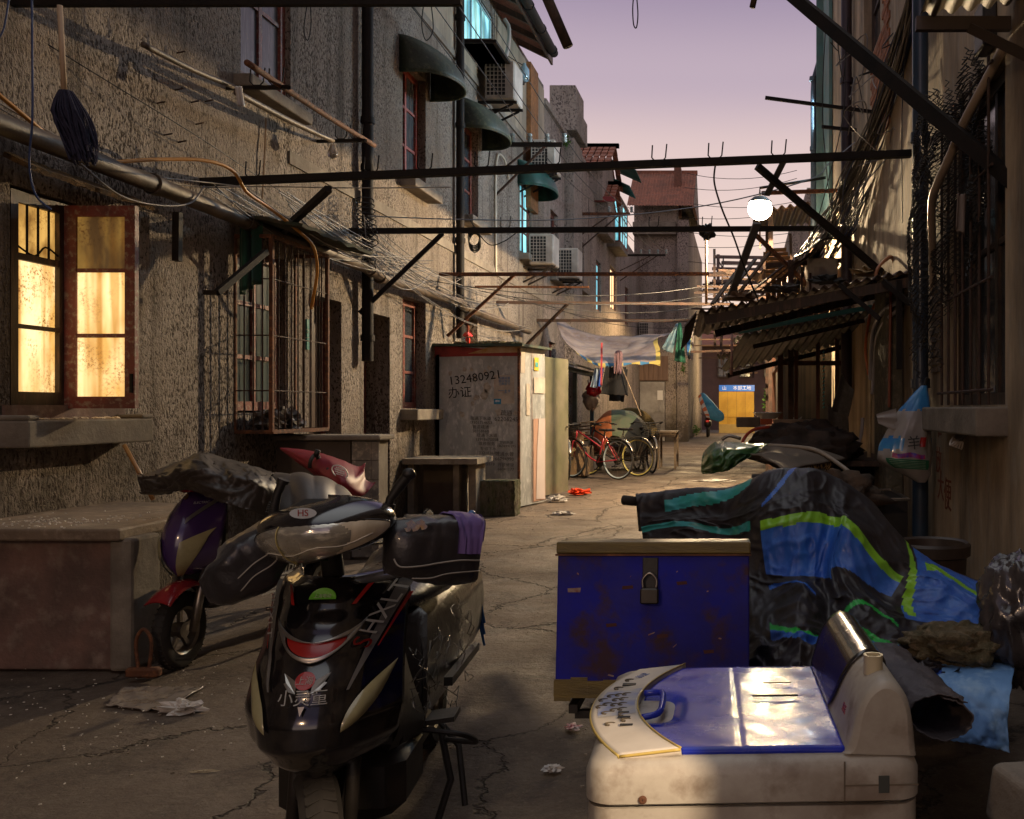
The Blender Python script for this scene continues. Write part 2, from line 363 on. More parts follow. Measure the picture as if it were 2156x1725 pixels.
def ground_mat():
    m = bpy.data.materials.new("worn_concrete_ground"); m.use_nodes = True; n = m.node_tree; N = n.nodes; K = n.links; b = N["Principled BSDF"]
    g = N.new("ShaderNodeNewGeometry")
    def nz(s, d=6, r=.6, dist=0, sc_=None):
        t = N.new("ShaderNodeTexNoise"); t.inputs["Scale"].default_value = s; t.inputs["Detail"].default_value = d; t.inputs["Roughness"].default_value = r; t.inputs["Distortion"].default_value = dist
        if sc_:
            mp = N.new("ShaderNodeMapping"); mp.inputs["Scale"].default_value = sc_; K.new(g.outputs["Position"], mp.inputs[0]); K.new(mp.outputs[0], t.inputs[0])
        else: K.new(g.outputs["Position"], t.inputs[0])
        return t
    def ramp(src, a, bb, ca, cb):
        r = N.new("ShaderNodeValToRGB"); e = r.color_ramp.elements; e[0].position = a; e[1].position = bb; e[0].color = (*ca, 1); e[1].color = (*cb, 1); K.new(src, r.inputs[0]); return r.outputs[0]
    def mix(f, a, c, bt='MIX'):
        x = N.new("ShaderNodeMix"); x.data_type = 'RGBA'; x.blend_type = bt
        if isinstance(f, float): x.inputs[0].default_value = f
        else: K.new(f, x.inputs[0])
        for i, v in ((6, a), (7, c)):
            if isinstance(v, tuple): x.inputs[i].default_value = (*v, 1)
            else: K.new(v, x.inputs[i])
        return x.outputs[2]
    c = ramp(nz(.9, 8, .65).outputs[0], .35, .65, (.105, .075, .055), (.185, .14, .105))
    c = mix(ramp(nz(5, 8, .75).outputs[0], .50, .70, (0, 0, 0), (.7, .7, .7)), c, (.075, .055, .04))
    c = mix(ramp(nz(1.7, 9, .72, 1.2).outputs[0], .50, .66, (0, 0, 0), (.75, .75, .75)), c, (.05, .036, .028))
    c = mix(ramp(nz(38, 4, .7).outputs[0], .56, .72, (0, 0, 0), (.55, .55, .55)), c, (.26, .21, .16))
    c = mix(ramp(nz(70, 3, .7).outputs[0], .60, .72, (0, 0, 0), (.7, .7, .7)), c, (.03, .022, .018))
    # cracks: distorted voronoi edges, broken up
    mpv = N.new("ShaderNodeMapping"); mpv.inputs["Scale"].default_value = (1.0, .62, 1)
    dn = nz(2.2, 5, .7); vm = N.new("ShaderNodeVectorMath"); vm.operation = 'MULTIPLY_ADD'; vm.inputs[1].default_value = (.55, .55, 0)
    K.new(dn.outputs[1], vm.inputs[0]); K.new(g.outputs["Position"], vm.inputs[2]); K.new(vm.outputs[0], mpv.inputs[0])
    v = N.new("ShaderNodeTexVoronoi"); v.feature = 'DISTANCE_TO_EDGE'; v.inputs["Scale"].default_value = .95; K.new(mpv.outputs[0], v.inputs[0])
    cr = ramp(v.outputs[0], .002, .010, (1, 1, 1), (0, 0, 0)); br = ramp(nz(.8, 3).outputs[0], .36, .50, (0, 0, 0), (1, 1, 1))
    crk = mix(1.0, cr, br, 'MULTIPLY')
    c = mix(crk, c, (.03, .022, .016)); K.new(c, b.inputs["Base Color"])
    rr = ramp(nz(1.4, 7, .7).outputs[0], .35, .62, (.42, .42, .42), (.88, .88, .88)); K.new(rr, b.inputs["Roughness"])
    _in(b, "Specular IOR Level", .4)
    h = N.new("ShaderNodeMath"); h.operation = 'MULTIPLY_ADD'; h.inputs[1].default_value = -1.2; K.new(crk, h.inputs[0])
    hn = N.new("ShaderNodeMath"); hn.operation = 'ADD'; K.new(nz(24, 8, .72).outputs[0], hn.inputs[0]); K.new(nz(3.2, 4).outputs[0], hn.inputs[1]); K.new(hn.outputs[0], h.inputs[2])
    bp = N.new("ShaderNodeBump"); bp.inputs["Distance"].default_value = .02; K.new(h.outputs[0], bp.inputs["Height"]); K.new(bp.outputs[0], b.inputs["Normal"])
    return m
M = {}
M['stucco'] = stucco("rough_cast_plaster", (.38, .33, .285), (.07, .054, .043), scale=52, depth=.020, stain=.85, tint=(.25, .205, .165), zs=.55)
M['stucco_far'] = stucco("grey_rough_cast", (.42, .35, .31), (.11, .09, .08), scale=28, depth=.016, stain=.6, zs=.6)
M['plaster'] = mat("smooth_dirty_plaster", (.42, .35, .26), (.31, .25, .18), rough=.9, scale=1.5, bump=.004, dirt=.7, stretch=(1, 1, .25))
M['rplaster'] = mat("stained_ochre_plaster", (.50, .38, .25), (.30, .22, .14), (.42, .36, .28), rough=.85, scale=2.2, bump=.010, dirt=.75, stretch=(1, 1, .3), dscale=1.1)
M['conc'] = mat("old_concrete", (.27, .235, .19), (.18, .15, .12), rough=.9, scale=5, bump=.006, dirt=.5)
M['pinkplaster'] = mat("pinkish_old_render", (.26, .15, .12), (.15, .10, .085), (.30, .22, .18), rough=.85, scale=2.4, bump=.01, dirt=.7)
M['redframe'] = mat("flaking_red_paint", (.22, .035, .022), (.13, .028, .02), (.28, .19, .13), rough=.55, scale=9, bump=.003, dirt=.5)
M['darkwood'] = mat("soot_dark_wood", (.05, .028, .018), (.025, .015, .01), (.10, .05, .03), rough=.6, scale=8, bump=.003, stretch=(1, 1, .2))
M['black'] = mat("black_painted_iron", (.006, .0055, .0055), (.014, .010, .008), rough=.7, scale=9, bump=.002, dirt=.3, dirtc=(.03, .014, .007), spec=.25)
M['rust'] = mat("rusty_iron", (.15, .055, .022), (.06, .025, .014), (.24, .09, .035), rough=.8, scale=7, bump=.003)
M['rustdark'] = mat("dark_rusty_bars", (.07, .032, .02), (.03, .018, .012), rough=.75, scale=14, bump=.002)
M['clay'] = mat("dirty_drain_pipe", (.17, .12, .085), (.075, .055, .042), (.11, .085, .065), rough=.55, scale=3.3, bump=.004, dirt=.7)
M['glassdark'] = mat("dark_window_glass", (.03, .035, .042), (.06, .07, .08), rough=.12, scale=2, spec=.9, rvar=.08)
M['void'] = mat("unlit_room", (.006, .005, .005), rough=1)
M['room'] = mat("dim_room_wall", (.08, .06, .045), rough=1)
M['tile'] = mat("red_clay_roof_tile", (.30, .10, .055), (.16, .06, .04), (.38, .16, .09), rough=.85, scale=7, bump=.004, dirt=.5)
M['greenaw'] = mat("faded_green_canopy", (.045, .075, .04), (.02, .035, .02), (.09, .11, .06), rough=.55, scale=4, bump=.005, dirt=.6)
M['tealaw'] = mat("teal_plastic_canopy", (.03, .16, .14), (.02, .07, .06), rough=.4, scale=4, dirt=.4, tl=.3)
M['metalgrey'] = mat("grey_galvanised_sheet", (.42, .43, .43), (.30, .31, .31), (.52, .52, .52), rough=.5, metal=.1, scale=5, bump=.002, dirt=.25, rvar=.15, stretch=(1, 1, .5))
M['acwhite'] = mat("aged_white_plastic", (.52, .46, .40), (.40, .35, .30), rough=.5, scale=4, dirt=.45)
M['acdark'] = mat("black_grille_void", (.012, .012, .012), rough=.7)
M['cyan'] = litglass("cyan_lit_glass", (.32, .85, 1.0), (.03, .22, .32), 1.5, scale=3.2, speck=.6)
M['warmglow'] = litglass("warm_painted_glow_glass", (1.0, .74, .36), (.60, .32, .08), 1.65, scale=4.0, speck=1, zstretch=.5)
M['ground'] = ground_mat()
# ============================================================ ground
g_ = MB(); NX, NY = 70, 90
for j in range(NY + 1):
    for i in range(NX + 1):
        x = -6 + 10 * i / NX; y = -8 + 30 * j / NY
        edge = i in (0, NX) or j in (0, NY)
        g_.v.append(Vector((x, y, 0 if edge else .018 * noise.fractal(Vector((x * .8, y * .8, 3)), .7, 2, 4) - .006)))
for j in range(NY):
    for i in range(NX): a = j * (NX + 1) + i; g_.f.append((a, a + 1, a + NX + 2, a + NX + 1))
# outer sheet round it reaching the horizon
o0 = len(g_.v); BX, BY = (-6, 4), (-8, 22); g_.v += [Vector(p) for p in ((-900, -900, 0), (900, -900, 0), (900, 900, 0), (-900, 900, 0))]
c00, c10, c11, c01 = 0, NX, (NY + 1) * (NX + 1) - 1, NY * (NX + 1)
g_.f += [(o0, o0 + 1) + tuple(reversed(range(0, NX + 1))), (o0 + 1, o0 + 2) + tuple(j * (NX + 1) + NX for j in range(NY, -1, -1)), (o0 + 2, o0 + 3) + tuple(range(c01, c11 + 1)), (o0 + 3, o0) + tuple(j * (NX + 1) for j in range(0, NY + 1))]
go = g_.build("ground", M['ground'], smooth=True); go.location = (0, 0, 0)
for i, v in enumerate(go.data.vertices): v.co = g_.v[i]
struct(go); go['label'] = 'cracked brown concrete floor of the alley'

# ============================================================ facades
def facade(mb, X, y0, y1, z0, z1, holes, depth=.2, nrm=1, axis='X'):
    ys = sorted({y0, y1, *[h[0] for h in holes], *[h[1] for h in holes]}); zs = sorted({z0, z1, *[h[2] for h in holes], *[h[3] for h in holes]})
    def pt(y, z, o=0): return Vector((X - nrm * o, y, z)) if axis == 'X' else Vector((y, X + o, z))
    for a, b in zip(ys, ys[1:]):
        for c, d in zip(zs, zs[1:]):
            ym, zm = (a + b) / 2, (c + d) / 2
            if any(h[0] < ym < h[1] and h[2] < zm < h[3] for h in holes): continue
            mb.add([pt(a, c), pt(b, c), pt(b, d), pt(a, d)], [(0, 1, 2, 3)])
    for h in holes:
        a, b, c, d = h[:4]; dp = h[4] if len(h) > 4 else depth
        for q in (((a, c), (a, d)), ((b, d), (b, c)), ((a, d), (b, d)), ((b, c), (a, c))):
            mb.add([pt(*q[0]), pt(*q[1]), pt(*q[1], dp), pt(*q[0], dp)], [(0, 1, 2, 3)])
    return mb
def window(parent, X, y0, y1, z0, z1, fm, gm, cols=1, rows=3, fw=.06, nrm=1, sill=None, glow=None, axis='X'):
    "a window in plane X: frame > pane, sill"
    f = MB(); p = MB()
    def bx(mb, ya, yb, za, zb, o0, o1):
        if axis == 'X': mb.box((X + nrm * o0, ya, za), (X + nrm * o1, yb, zb))
        else: mb.box((ya, X - o1, za), (yb, X - o0, zb))
    bx(f, y0, y0 + fw, z0, z1, -.03, .03); bx(f, y1 - fw, y1, z0, z1, -.03, .03); bx(f, y0 + fw, y1 - fw, z0, z0 + fw, -.03, .028); bx(f, y0 + fw, y1 - fw, z1 - fw, z1, -.03, .028)
    t = .028
    for i in range(1, cols): c = y0 + (y1 - y0) * i / cols; bx(f, c - t, c + t, z0 + fw, z1 - fw, -.02, .022)
    for j in range(1, rows):
        c = z0 + (z1 - z0) * j / rows
        for i in range(cols):
            a = y0 + (y1 - y0) * i / cols + (fw if i == 0 else t); b = y0 + (y1 - y0) * (i + 1) / cols - (fw if i == cols - 1 else t)
            bx(f, a, b, c - .018, c + .018, -.018, .018)
    bx(p, y0 + fw * .5, y1 - fw * .5, z0 + fw * .5, z1 - fw * .5, -.008, .0)
    fo = f.build("window", fm, parent); p.build("pane", gm, fo)
    if sill:
        s = MB(); so, sh, wx, Xw = sill
        if axis == 'X': s.box((Xw - nrm * .02, y0 - wx, z0 - sh), (Xw + nrm * so, y1 + wx, z0 - .012))
        else: s.box((y0 - wx, Xw + .02, z0 - sh), (y1 + wx, Xw - so, z0 - .012))
        s.build("sill", M['conc'], fo, bevel=.012)
    return fo
YL = lambda px: FL * XL / (px - VX)
YR = lambda px: FL * XR / (px - VX)
# --- left terrace, the long rough-cast house
lh = thing("plastered_house", "long rough-cast terrace house with red framed windows, lining the left side of the alley", "house", (-4.3, 8, 0))
HL = [(5.58, 6.58, 1.42, 2.72, .12), (8.15, 9.05, 4.25, 5.75, .1), (8.05, 9.0, 1.36, 2.8, .14), (9.43, 10.2, 0, 2.54, .26), (10.8, 11.6, 0, 2.51, .36), (12.04, 12.92, 1.40, 2.83, .22),
      (14.55, 15.45, 1.4, 2.84, .22), (12.04, 12.92, 4.34, 5.85, .22), (14.6, 15.5, 4.38, 5.9, .22), (14.6, 16.4, 7.05, 8.15, .1), (18.4, 19.4, 4.4, 5.9, .15), (2.0, 3.0, 1.42, 2.72, .2)]
b = facade(MB(), XL, -6, 20.6, -.05, 8.4, HL)
b.box((XL - 3, -6, -.05), (XL - .7, 20.6, 8.2)); b.box((XL - .7, 20.4, -.05), (XL - .002, 20.598, 8.35))
b.build("wall", M['stucco'], lh)
rm = MB()
for h in HL: rm.box((XL - .62, h[0] - .05, h[2] - .02), (XL - .6, h[1] + .05, h[3] + .05))
rm.build("room_back", M['void'], lh)
b = MB().box((XL, 9.0, 6.62), (XL + .035, 20.6, 6.72)); b.box((XL, 9.0, 3.72), (XL + .02, 20.6, 3.84)); b.build("string_course", M['conc'], lh)
b = MB().box((XL + .002, 9.6, 6.72), (XL + .012, 20.59, 7.04)); b.box((XL + .002, 9.6, 7.04), (XL + .012, 14.5, 8.3)); b.box((XL + .002, 16.5, 7.04), (XL + .012, 20.59, 8.3)); b.build("plaster_band", M['plaster'], lh)
# brick pier at the far end of the house
b = MB().box((XL, 18.9, 5.4), (XL + .10, 19.6, 8.3)); b.build("brick_pier", mat("orange_brick_pier", (.36, .15, .05), (.20, .09, .035), rough=.9, scale=12, bump=.01, dirt=.6), lh)
# windows
W = M['redframe']
cdark = mat("dusty_curtained_glass", (.10, .11, .12), (.045, .05, .06), (.15, .15, .15), rough=.15, scale=3, stretch=(4, 4, .4))
window(lh, XL - .08, 8.15, 9.05, 4.25, 5.75, W, cdark, 2, 2, .09, sill=(.16, .12, .12, XL))
window(lh, XL - .1, 8.07, 8.98, 1.38, 2.8, W, mat("pale_curtain_glass", (.16, .20, .19), (.09, .11, .11), rough=.15, scale=3, stretch=(5, 5, .2)), 2, 3, .08)
window(lh, XL - .16, 12.04, 12.92, 1.4, 2.83, W, M['glassdark'], 2, 3, .08, sill=(.22, .15, .08, XL))
window(lh, XL - .16, 14.55, 15.45, 1.4, 2.84, W, M['glassdark'], 2, 3, .08, sill=(.2, .15, .08, XL))
window(lh, XL - .14, 12.04, 12.92, 4.34, 5.85, mat("bright_red_window_paint", (.40, .05, .03), (.26, .04, .03), (.30, .2, .15), rough=.5, scale=9), cdark, 2, 3, .07, sill=(.2, .14, .1, XL))
window(lh, XL - .14, 14.6, 15.5, 4.38, 5.9, W, M['glassdark'], 2, 3, .07, sill=(.2, .14, .1, XL))
window(lh, XL - .05, 14.62, 16.38, 7.07, 8.13, mat("pale_blue_frame", (.35, .5, .52), rough=.5), M['cyan'], 3, 1, .07, sill=(.5, .09, .1, XL))
window(lh, XL - .08, 18.42, 19.38, 4.42, 5.88, W, M['cyan'], 2, 3, .08, sill=(.2, .14, .1, XL))
# near lit window: left casement closed, right casement swung out to face the camera
b = MB(); X0 = XL - .04
for a, c, d, e in ((5.60, 5.66, 1.42, 2.70), (6.0, 6.09, 1.42, 2.70), (5.66, 6.0, 1.42, 1.50), (5.66, 6.0, 2.63, 2.70), (5.66, 6.0, 1.88, 1.905), (5.66, 6.0, 2.29, 2.33), (6.09, 6.58, 1.42, 1.5), (6.09, 6.58, 2.6, 2.7), (6.52, 6.58, 1.5, 2.6)): b.box((X0 - .03, a, d), (X0 + .03, c, e))
fo = b.build("window", M['darkwood'], lh)
MB().box((X0 - .006, 5.64, 2.31), (X0, 6.02, 2.65)).build("pane", litglass("amber_dim_speckled_glass", (.85, .48, .12), (.30, .14, .03), 1.0, 6, 1, .8), fo)  # upper pane dimmed by colour, as the lamp sits lower; specks are dirt
p = MB().box((X0 - .006, 5.64, 1.48), (X0, 6.02, 2.308)); p.box((X0 - .006, 6.07, 1.48), (X0, 6.54, 2.62)); p.build("pane", M['warmglow'], fo)
gr = MB()
for y in (5.74, 5.83, 5.92): gr.cyl((X0 + .02, y, 2.32), (X0 + .02, y, 2.65), .007, 6)
gr.tube(curve([(X0 + .01, 5.66, 2.38), (X0 + .02, 5.8, 2.33), (X0 + .015, 5.9, 2.40), (X0 + .02, 6.0, 2.36)], 12), .006, 5); gr.build("grille", M['black'], fo)
cs = MB(); y = 6.06
def fr(mb, xa, xb, za, zb, t=.02): mb.box((xa, y - t, za), (xb, y + t, zb))
fr(cs, -4.31, -4.235, 1.40, 2.69); fr(cs, -3.925, -3.86, 1.40, 2.69); fr(cs, -4.235, -3.925, 1.40, 1.475, .019); fr(cs, -4.235, -3.925, 2.62, 2.69, .019)
fr(cs, -4.235, -3.925, 1.85, 1.875, .016); fr(cs, -4.235, -3.925, 2.265, 2.29, .016)
co = cs.build("casement", W, fo)
cp = MB().box((-4.25, y - .004, 1.46), (-3.91, y + .003, 2.275)); cp.build("pane", M['warmglow'], lh)  # casement pane glows by itself in place of street lamp light from behind
cp = MB().box((-4.25, y - .004, 2.277), (-3.91, y + .003, 2.65)); cp.build("pane", litglass("brown_dim_speckled_glass", (.30, .16, .03), (.05, .025, .008), .75, 7, 1), lh)  # top casement pane: same painted glow, browner and dimmer, with dirt specks
cp = MB().box((-3.885, y - .035, 1.5), (-3.87, y - .02, 1.62)); cp.build("latch", M['black'], fo)
s = MB()
s.box((XL - .1, 5.46, 1.17), (XL + .2, 6.62, 1.33)); s.box((XL - .1, 6.5, 1.33), (XL + .2, 6.62, 1.36)); s.box((XL - .1, 5.46, 1.33), (XL + .2, 5.55, 1.36)); s.build("sill", M['conc'], fo, bevel=.012)
b = MB().box((XL - .01, 5.52, 1.33), (XL + .015, 6.6, 1.42)); b.build("reveal_strip", M['pinkplaster'], lh)
b = MB().grid(lambda u, v: (XL + .02 + .16 * v, 5.50 + 1.15 * u, 2.86 - .08 * v + .015 * noise.noise(Vector((u * 14, v * 4, 0)))), 40, 4); b.build("soot_board", mat("sooty_board", (.05, .03, .015), (.16, .09, .03), (.02, .015, .01), rough=.95, scale=9, bump=.02), lh, solid=.03)
# doors
def door(y0, y1, z1, X, m, fm):
    d = MB().box((X - .03, y0 + .06, .02), (X, y1 - .06, z1 - .06)); 
    for za, zb in ((.25, .95), (1.15, z1 - .25)): d.box((X, y0 + .16, za), (X + .012, y1 - .16, zb))
    do = d.build("door", m, lh)
    f = MB().box((X - .04, y0, 0), (X + .03, y0 + .06, z1)); f.box((X - .04, y1 - .06, 0), (X + .03, y1, z1)); f.box((X - .04, y0 + .06, z1 - .06), (X + .03, y1 - .06, z1)); f.build("frame", fm, do)
    h = MB(); h.cyl((X, y0 + .14, 1.05), (X + .05, y0 + .14, 1.05), .012, 8); h.cyl((X + .05, y0 + .14, 1.05), (X + .05, y0 + .24, 1.05), .01, 8); h.build("handle", M['rust'], do)
dk = mat("dark_door_paint", (.03, .016, .012), (.06, .03, .02), rough=.5, scale=4)
door(9.43, 10.2, 2.54, XL - .2, dk, W); door(10.8, 11.6, 2.51, XL - .32, dk, mat("dull_red_door_frame", (.2, .06, .045), (.12, .04, .03), rough=.5, scale=8))
# eave and roof
b = MB().add([(XL - 3.2, -6, 10.3), (XL + .62, -6, 8.32), (XL + .62, 18.6, 8.32), (XL - 3.2, 18.6, 10.3)], [(0, 1, 2, 3)]); b.build("roof", M['tile'], lh, solid=.08)
b = MB(); 
for k in range(30): b.beam((XL - .2, -5.5 + .82 * k, 8.55), (XL + .58, -5.5 + .82 * k, 8.17), .07, .1)
b.box((XL + .56, -6, 8.12), (XL + .6, 18.6, 8.26)); b.build("rafters", M['darkwood'], lh)
b = MB().tube([(XL + .70, -6 + k * .82 * .5, 8.2) for k in range(60)], .085, 12)
for k in range(16): b.tube([(XL + .70, 3 + k, 8.2), (XL + .70, 3.05 + k, 8.2)], .1, 12)
gt = b.build("gutter", M['black'], lh, smooth=True, auto=40)

# --- second left house with parapet and pier
h2 = thing("plastered_house", "grey rough-cast house with stepped parapet pier, beyond the gutter of the long left house", "house", (-4.3, 23, 0))
H2 = [(21.4, 22.3, 4.4, 5.9), (24.9, 25.9, 4.6, 5.9), (21.2, 22.0, 1.4, 2.9), (24.4, 25.4, 0, 2.5)]
b = facade(MB(), XL - .01, 20.6, 26.7, -.05, 8.0, H2); b.box((XL - 3, 20.61, -.05), (XL - .7, 26.7, 7.9)); b.build("wall", M['stucco_far'], h2)
b = MB().box((XL - 2, 20.62, 8.0), (XL + .06, 26.7, 8.14)); b.box((XL - .4, 23.0, 8.14), (XL + .3, 24.6, 8.75)); b.box((XL - .4, 23.2, 8.75), (XL + .24, 24.4, 9.3)); b.box((XL - .2, 23.1, 0), (XL + .22, 24.3, 7.99)); b.build("parapet", M['stucco_far'], h2, bevel=.02)
rm = MB()
for h in H2: rm.box((XL - .5, h[0] - .05, h[2]), (XL - .45, h[1] + .05, h[3]))
rm.build("room_back", M['void'], h2)
for h in H2[:3]: window(h2, XL - .14, h[0], h[1], h[2], h[3], W, M['glassdark'], 2, 3, .08, sill=(.15, .12, .1, XL))
# --- third left house with tiled dormers and a cyan-lit bay window
h3 = thing("tiled_dormer_house", "three-storey house with two small red tiled dormers and a cyan lit corner window", "house", (-4.3, 33, 0))
H3 = [(28.0, 29.0, 4.3, 5.8), (31.0, 32.6, 4.7, 6.1), (35, 36, 4.5, 5.9)]
b = facade(MB(), XL, 26.71, 40, -.05, 7.6, H3); b.box((XL - 3, 26.71, -.05), (XL - .7, 40, 8.6)); b.box((XL - .7, 26.71, 7.3), (XL - .01, 40, 7.6)); b.build("wall", M['stucco_far'], h3)
window(h3, XL - .1, 28, 29, 4.3, 5.8, W, M['cyan'], 2, 3, .08); window(h3, XL - .1, 31, 32.6, 4.7, 6.1, W, litglass("cream_lit_glass", (1, .78, .42), (.9, .6, .28), 2.2, 1, .1), 3, 1, .07)
window(h3, XL - .1, 35, 36, 4.5, 5.9, W, M['glassdark'], 2, 3, .08)
def dormer(y0, y1, ze, zr, xf):
    b = MB(); xb = XL - 2.2; ym = (y0 + y1) / 2
    b.box((xb, y0, ze - 1.0), (xf, y1, ze)); b.add([(xf, y0, ze), (xf, y1, ze), (xf, ym, zr - .1), (xb, ym, zr - .1)], [(0, 1, 2)])
    w_ = b.build("dormer_wall", M['stucco_far'], h3)
    r = MB()
    n = 14
    for sgn, ye in ((-1, y0 - .25), (1, y1 + .25)):
        for k in range(n):
            x0 = xb + (xf + .25 - xb) * k / n; x1 = xb + (xf + .25 - xb) * (k + .8) / n
            for q in range(5):
                a0, a1 = q / 5, (q + 1.08) / 5
                p0 = Vector((0, ym + (ye - ym) * a0, zr + (ze - .08 - zr) * a0 + .05)); p1 = Vector((0, ym + (ye - ym) * a1, zr + (ze - .08 - zr) * a1 + .09))
                r.hexa(*(Vector((x, p.y, p.z + dz)) for dz in (-.05, 0) for x, p in ((x0, p0), (x1, p0), (x1, p1), (x0, p1))))
        r.beam((xb, ym, zr + .06), (xf + .3, ym, zr + .06), .16, .12)
    r.build("tiled_roof", M['tile'], h3)
    g2 = MB().beam((xb, y0 - .3, ze - .05), (xf + .25, y0 - .3, ze - .05), .1, .14); g2.build("red_fascia", mat("red_painted_fascia", (.32, .03, .03), (.2, .03, .03), rough=.5, scale=3), h3)
dormer(27.6, 30.4, 8.45, 9.35, XL + .25); dormer(28.0, 29.6, 7.55, 8.15, XL + .35)
# bay window lit cyan
b = MB(); b.box((XL, 30.2, 6.55), (XL + .42, 32.3, 6.7)); b.box((XL, 30.2, 8.05), (XL + .45, 32.4, 8.15)); b.build("bay_base", M['conc'], h3)
window(h3, 30.25, XL, XL + .42, 6.7, 8.05, mat("dark_red_bay_frame", (.12, .03, .025), rough=.5), M['cyan'], 2, 3, .05, axis='Y')
window(h3, XL + .40, 30.3, 32.2, 6.7, 8.05, W, M['cyan'], 3, 3, .06)
for (ya, z, xo) in ((30.0, 8.5, .75), (31.4, 9.35, .8)):
    b = MB().grid(lambda u, v: (XL + xo * v, ya + 1.7 * u, z + .25 - .35 * v + .02 * sin(u * 60)), 40, 3); b.build("canopy", M['tealaw'], h3, solid=.02)
# --- fourth building, end wall facing the camera
h4 = thing("rough_cast_tower_house", "tall grey house with red tiled roof whose end wall faces down the alley", "house", (-3.6, 42, 0))
H4 = [(-4.30, -3.22, 0, 2.55)]
b = facade(MB(), 40, -4.54, -2.7, -.05, 10.4, H4, axis='Y'); b.box((-4.54, 40.3, -.05), (-2.7, 52, 10.38)); b.box((-2.72, 39.8, -.05), (-2.25, 40.6, 9.3)); b.box((-2.72, 42.5, -.05), (-2.35, 56, 10.0)); b.build("wall", M['stucco_far'], h4)
b = MB().box((-4.54, 39.45, 8.65), (-2.75, 39.998, 9.15)); b.build("balcony_band", M['conc'], h4)
b = MB()
for q in range(9):
    for k in range(22):
        x0 = -4.75 + k * .125; z0 = 9.75 + q * .22; y0 = 39.2 + q * .28
        b.grid(lambda u, v: (x0 + .125 * u, y0 + .34 * v, z0 + .27 * v + .035 * sin(u * pi)), 3, 1)
b.box((-2.0 - .05, 39.2, 9.7), (-1.95, 41.9, 9.76)); b.beam((-4.78, 41.75, 11.75), (-1.95, 41.75, 11.75), .22, .16)
rf = b.build("roof", M['tile'], h4, smooth=False)
ch = MB().box((-2.9, 40.6, 9.6), (-2.6, 41.0, 11.7)); ch.build("brick_verge", mat("verge_brick", (.22, .09, .06), (.12, .06, .04), rough=.9, scale=8), rf)
b = MB().add([(-4.7, 41.75, 11.7), (-1.98, 41.75, 11.7), (-1.98, 44.4, 9.7), (-4.7, 44.4, 9.7)], [(0, 1, 2, 3)]); b.add([(-2.0, 39.25, 9.72), (-2.0, 44.4, 9.7), (-2.0, 41.75, 11.7)], [(0, 1, 2)]); b.build("gable", M['stucco_far'], h4)
d = MB().box((-4.28, 39.9, .02), (-3.24, 39.94, 2.52)); d.box((-4.28, 39.87, 1.25), (-3.24, 39.899, 1.29)); dd = d.build("door", mat("pale_metal_door", (.42, .40, .38), (.32, .3, .28), rough=.35, metal=.5, scale=3, dirt=.3), h4)
MB().box((-3.55, 39.88, 1.75), (-3.32, 39.898, 2.15)).build("notice", mat("white_paper_notice", (.8, .78, .74), rough=.8), dd)
b = MB().box((-4.52, 39.93, 2.56), (-3.1, 39.99, 3.6))
for k in range(7): b.box((-4.5 + .2 * k, 39.90, 2.58), (-4.33 + .2 * k, 39.929, 3.58 - .05 * (k % 3)))
b.build("board_panel", mat("weathered_brown_boards", (.22, .14, .10), (.14, .09, .07), rough=.85, scale=4, stretch=(3, 3, .3)), h4)
# --- far end: yellow hoarding with blue sign
hd = thing("hoarding", "yellow site hoarding with a blue lettered sign board, closing the far end of the alley", "hoarding", (-.4, 54, 0))
b = MB()
for k in range(4): b.box((-1.3 + k * .5, 54, .05), (-.81 + k * .5, 54.06, 2.35)); b.box((-1.29 + k * .5, 53.97, .9), (-.83 + k * .5, 53.999, .96))
b.build("panel", mat("yellow_painted_sheet", (.62, .38, .06), (.50, .28, .04), rough=.7, scale=1.2, dirt=.35, dirtc=(.2, .12, .03)), hd)
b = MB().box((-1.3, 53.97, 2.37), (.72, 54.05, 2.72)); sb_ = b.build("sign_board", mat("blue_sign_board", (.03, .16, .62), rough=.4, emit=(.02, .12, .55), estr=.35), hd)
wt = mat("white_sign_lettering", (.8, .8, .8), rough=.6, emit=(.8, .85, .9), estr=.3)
placed(text_mb("山     本部工地", .26, .01), (-.3, 53.95, 2.54), (1, 0, 0), (0, 0, 1)).build("lettering", wt, sb_)
b = MB().box((-1.3, 53.9, .0), (.72, 54.1, .5)); b.build("plinth", mat("yellow_plinth", (.5, .36, .14), (.38, .26, .1), rough=.8, scale=2), hd)
# --- right side building beside the camera
rh = thing("plastered_house", "tall ochre plaster house hung with cables along the right side of the alley", "house", (1.4, 9, 0))
HR = [(5.05, 6.45, 1.42, 3.3, .15), (12.5, 14.2, 1.0, 2.6, .2), (9.6, 10.9, 5.2, 6.6, .2)]
b = facade(MB(), XR, -6, 16.0, -.05, 9.6, HR, nrm=-1); b.box((XR + .7, -6, -.05), (XR + 3, 16, 9.5)); b.box((XR + .002, 15.8, -.05), (XR + .7, 15.998, 9.5)); b.build("wall", M['rplaster'], rh)
rm = MB()
for h in HR: rm.box((XR + .5, h[0] - .05, h[2] - .02), (XR + .52, h[1] + .05, h[3] + .05))
rm.build("room_back", M['void'], rh)
window(rh, XR + .1, 5.05, 6.45, 1.42, 3.3, M['darkwood'], M['glassdark'], 3, 2, .07, nrm=-1, sill=(.17, .17, .05, XR))
window(rh, XR + .12, 9.6, 10.9, 5.2, 6.6, M['darkwood'], M['glassdark'], 2, 2, .07, nrm=-1)
b = MB()
for r_ in range(34):
    for k in range(5):
        y = 8.95 + k * .245 + (.12 if r_ % 2 else 0); z = 4.1 + r_ * .082
        if z > 5.15 and y > 9.3 and z < 6.7: continue
        b.box((XR - .012 - .004 * random.random(), y, z), (XR + .01, y + .225, z + .068))
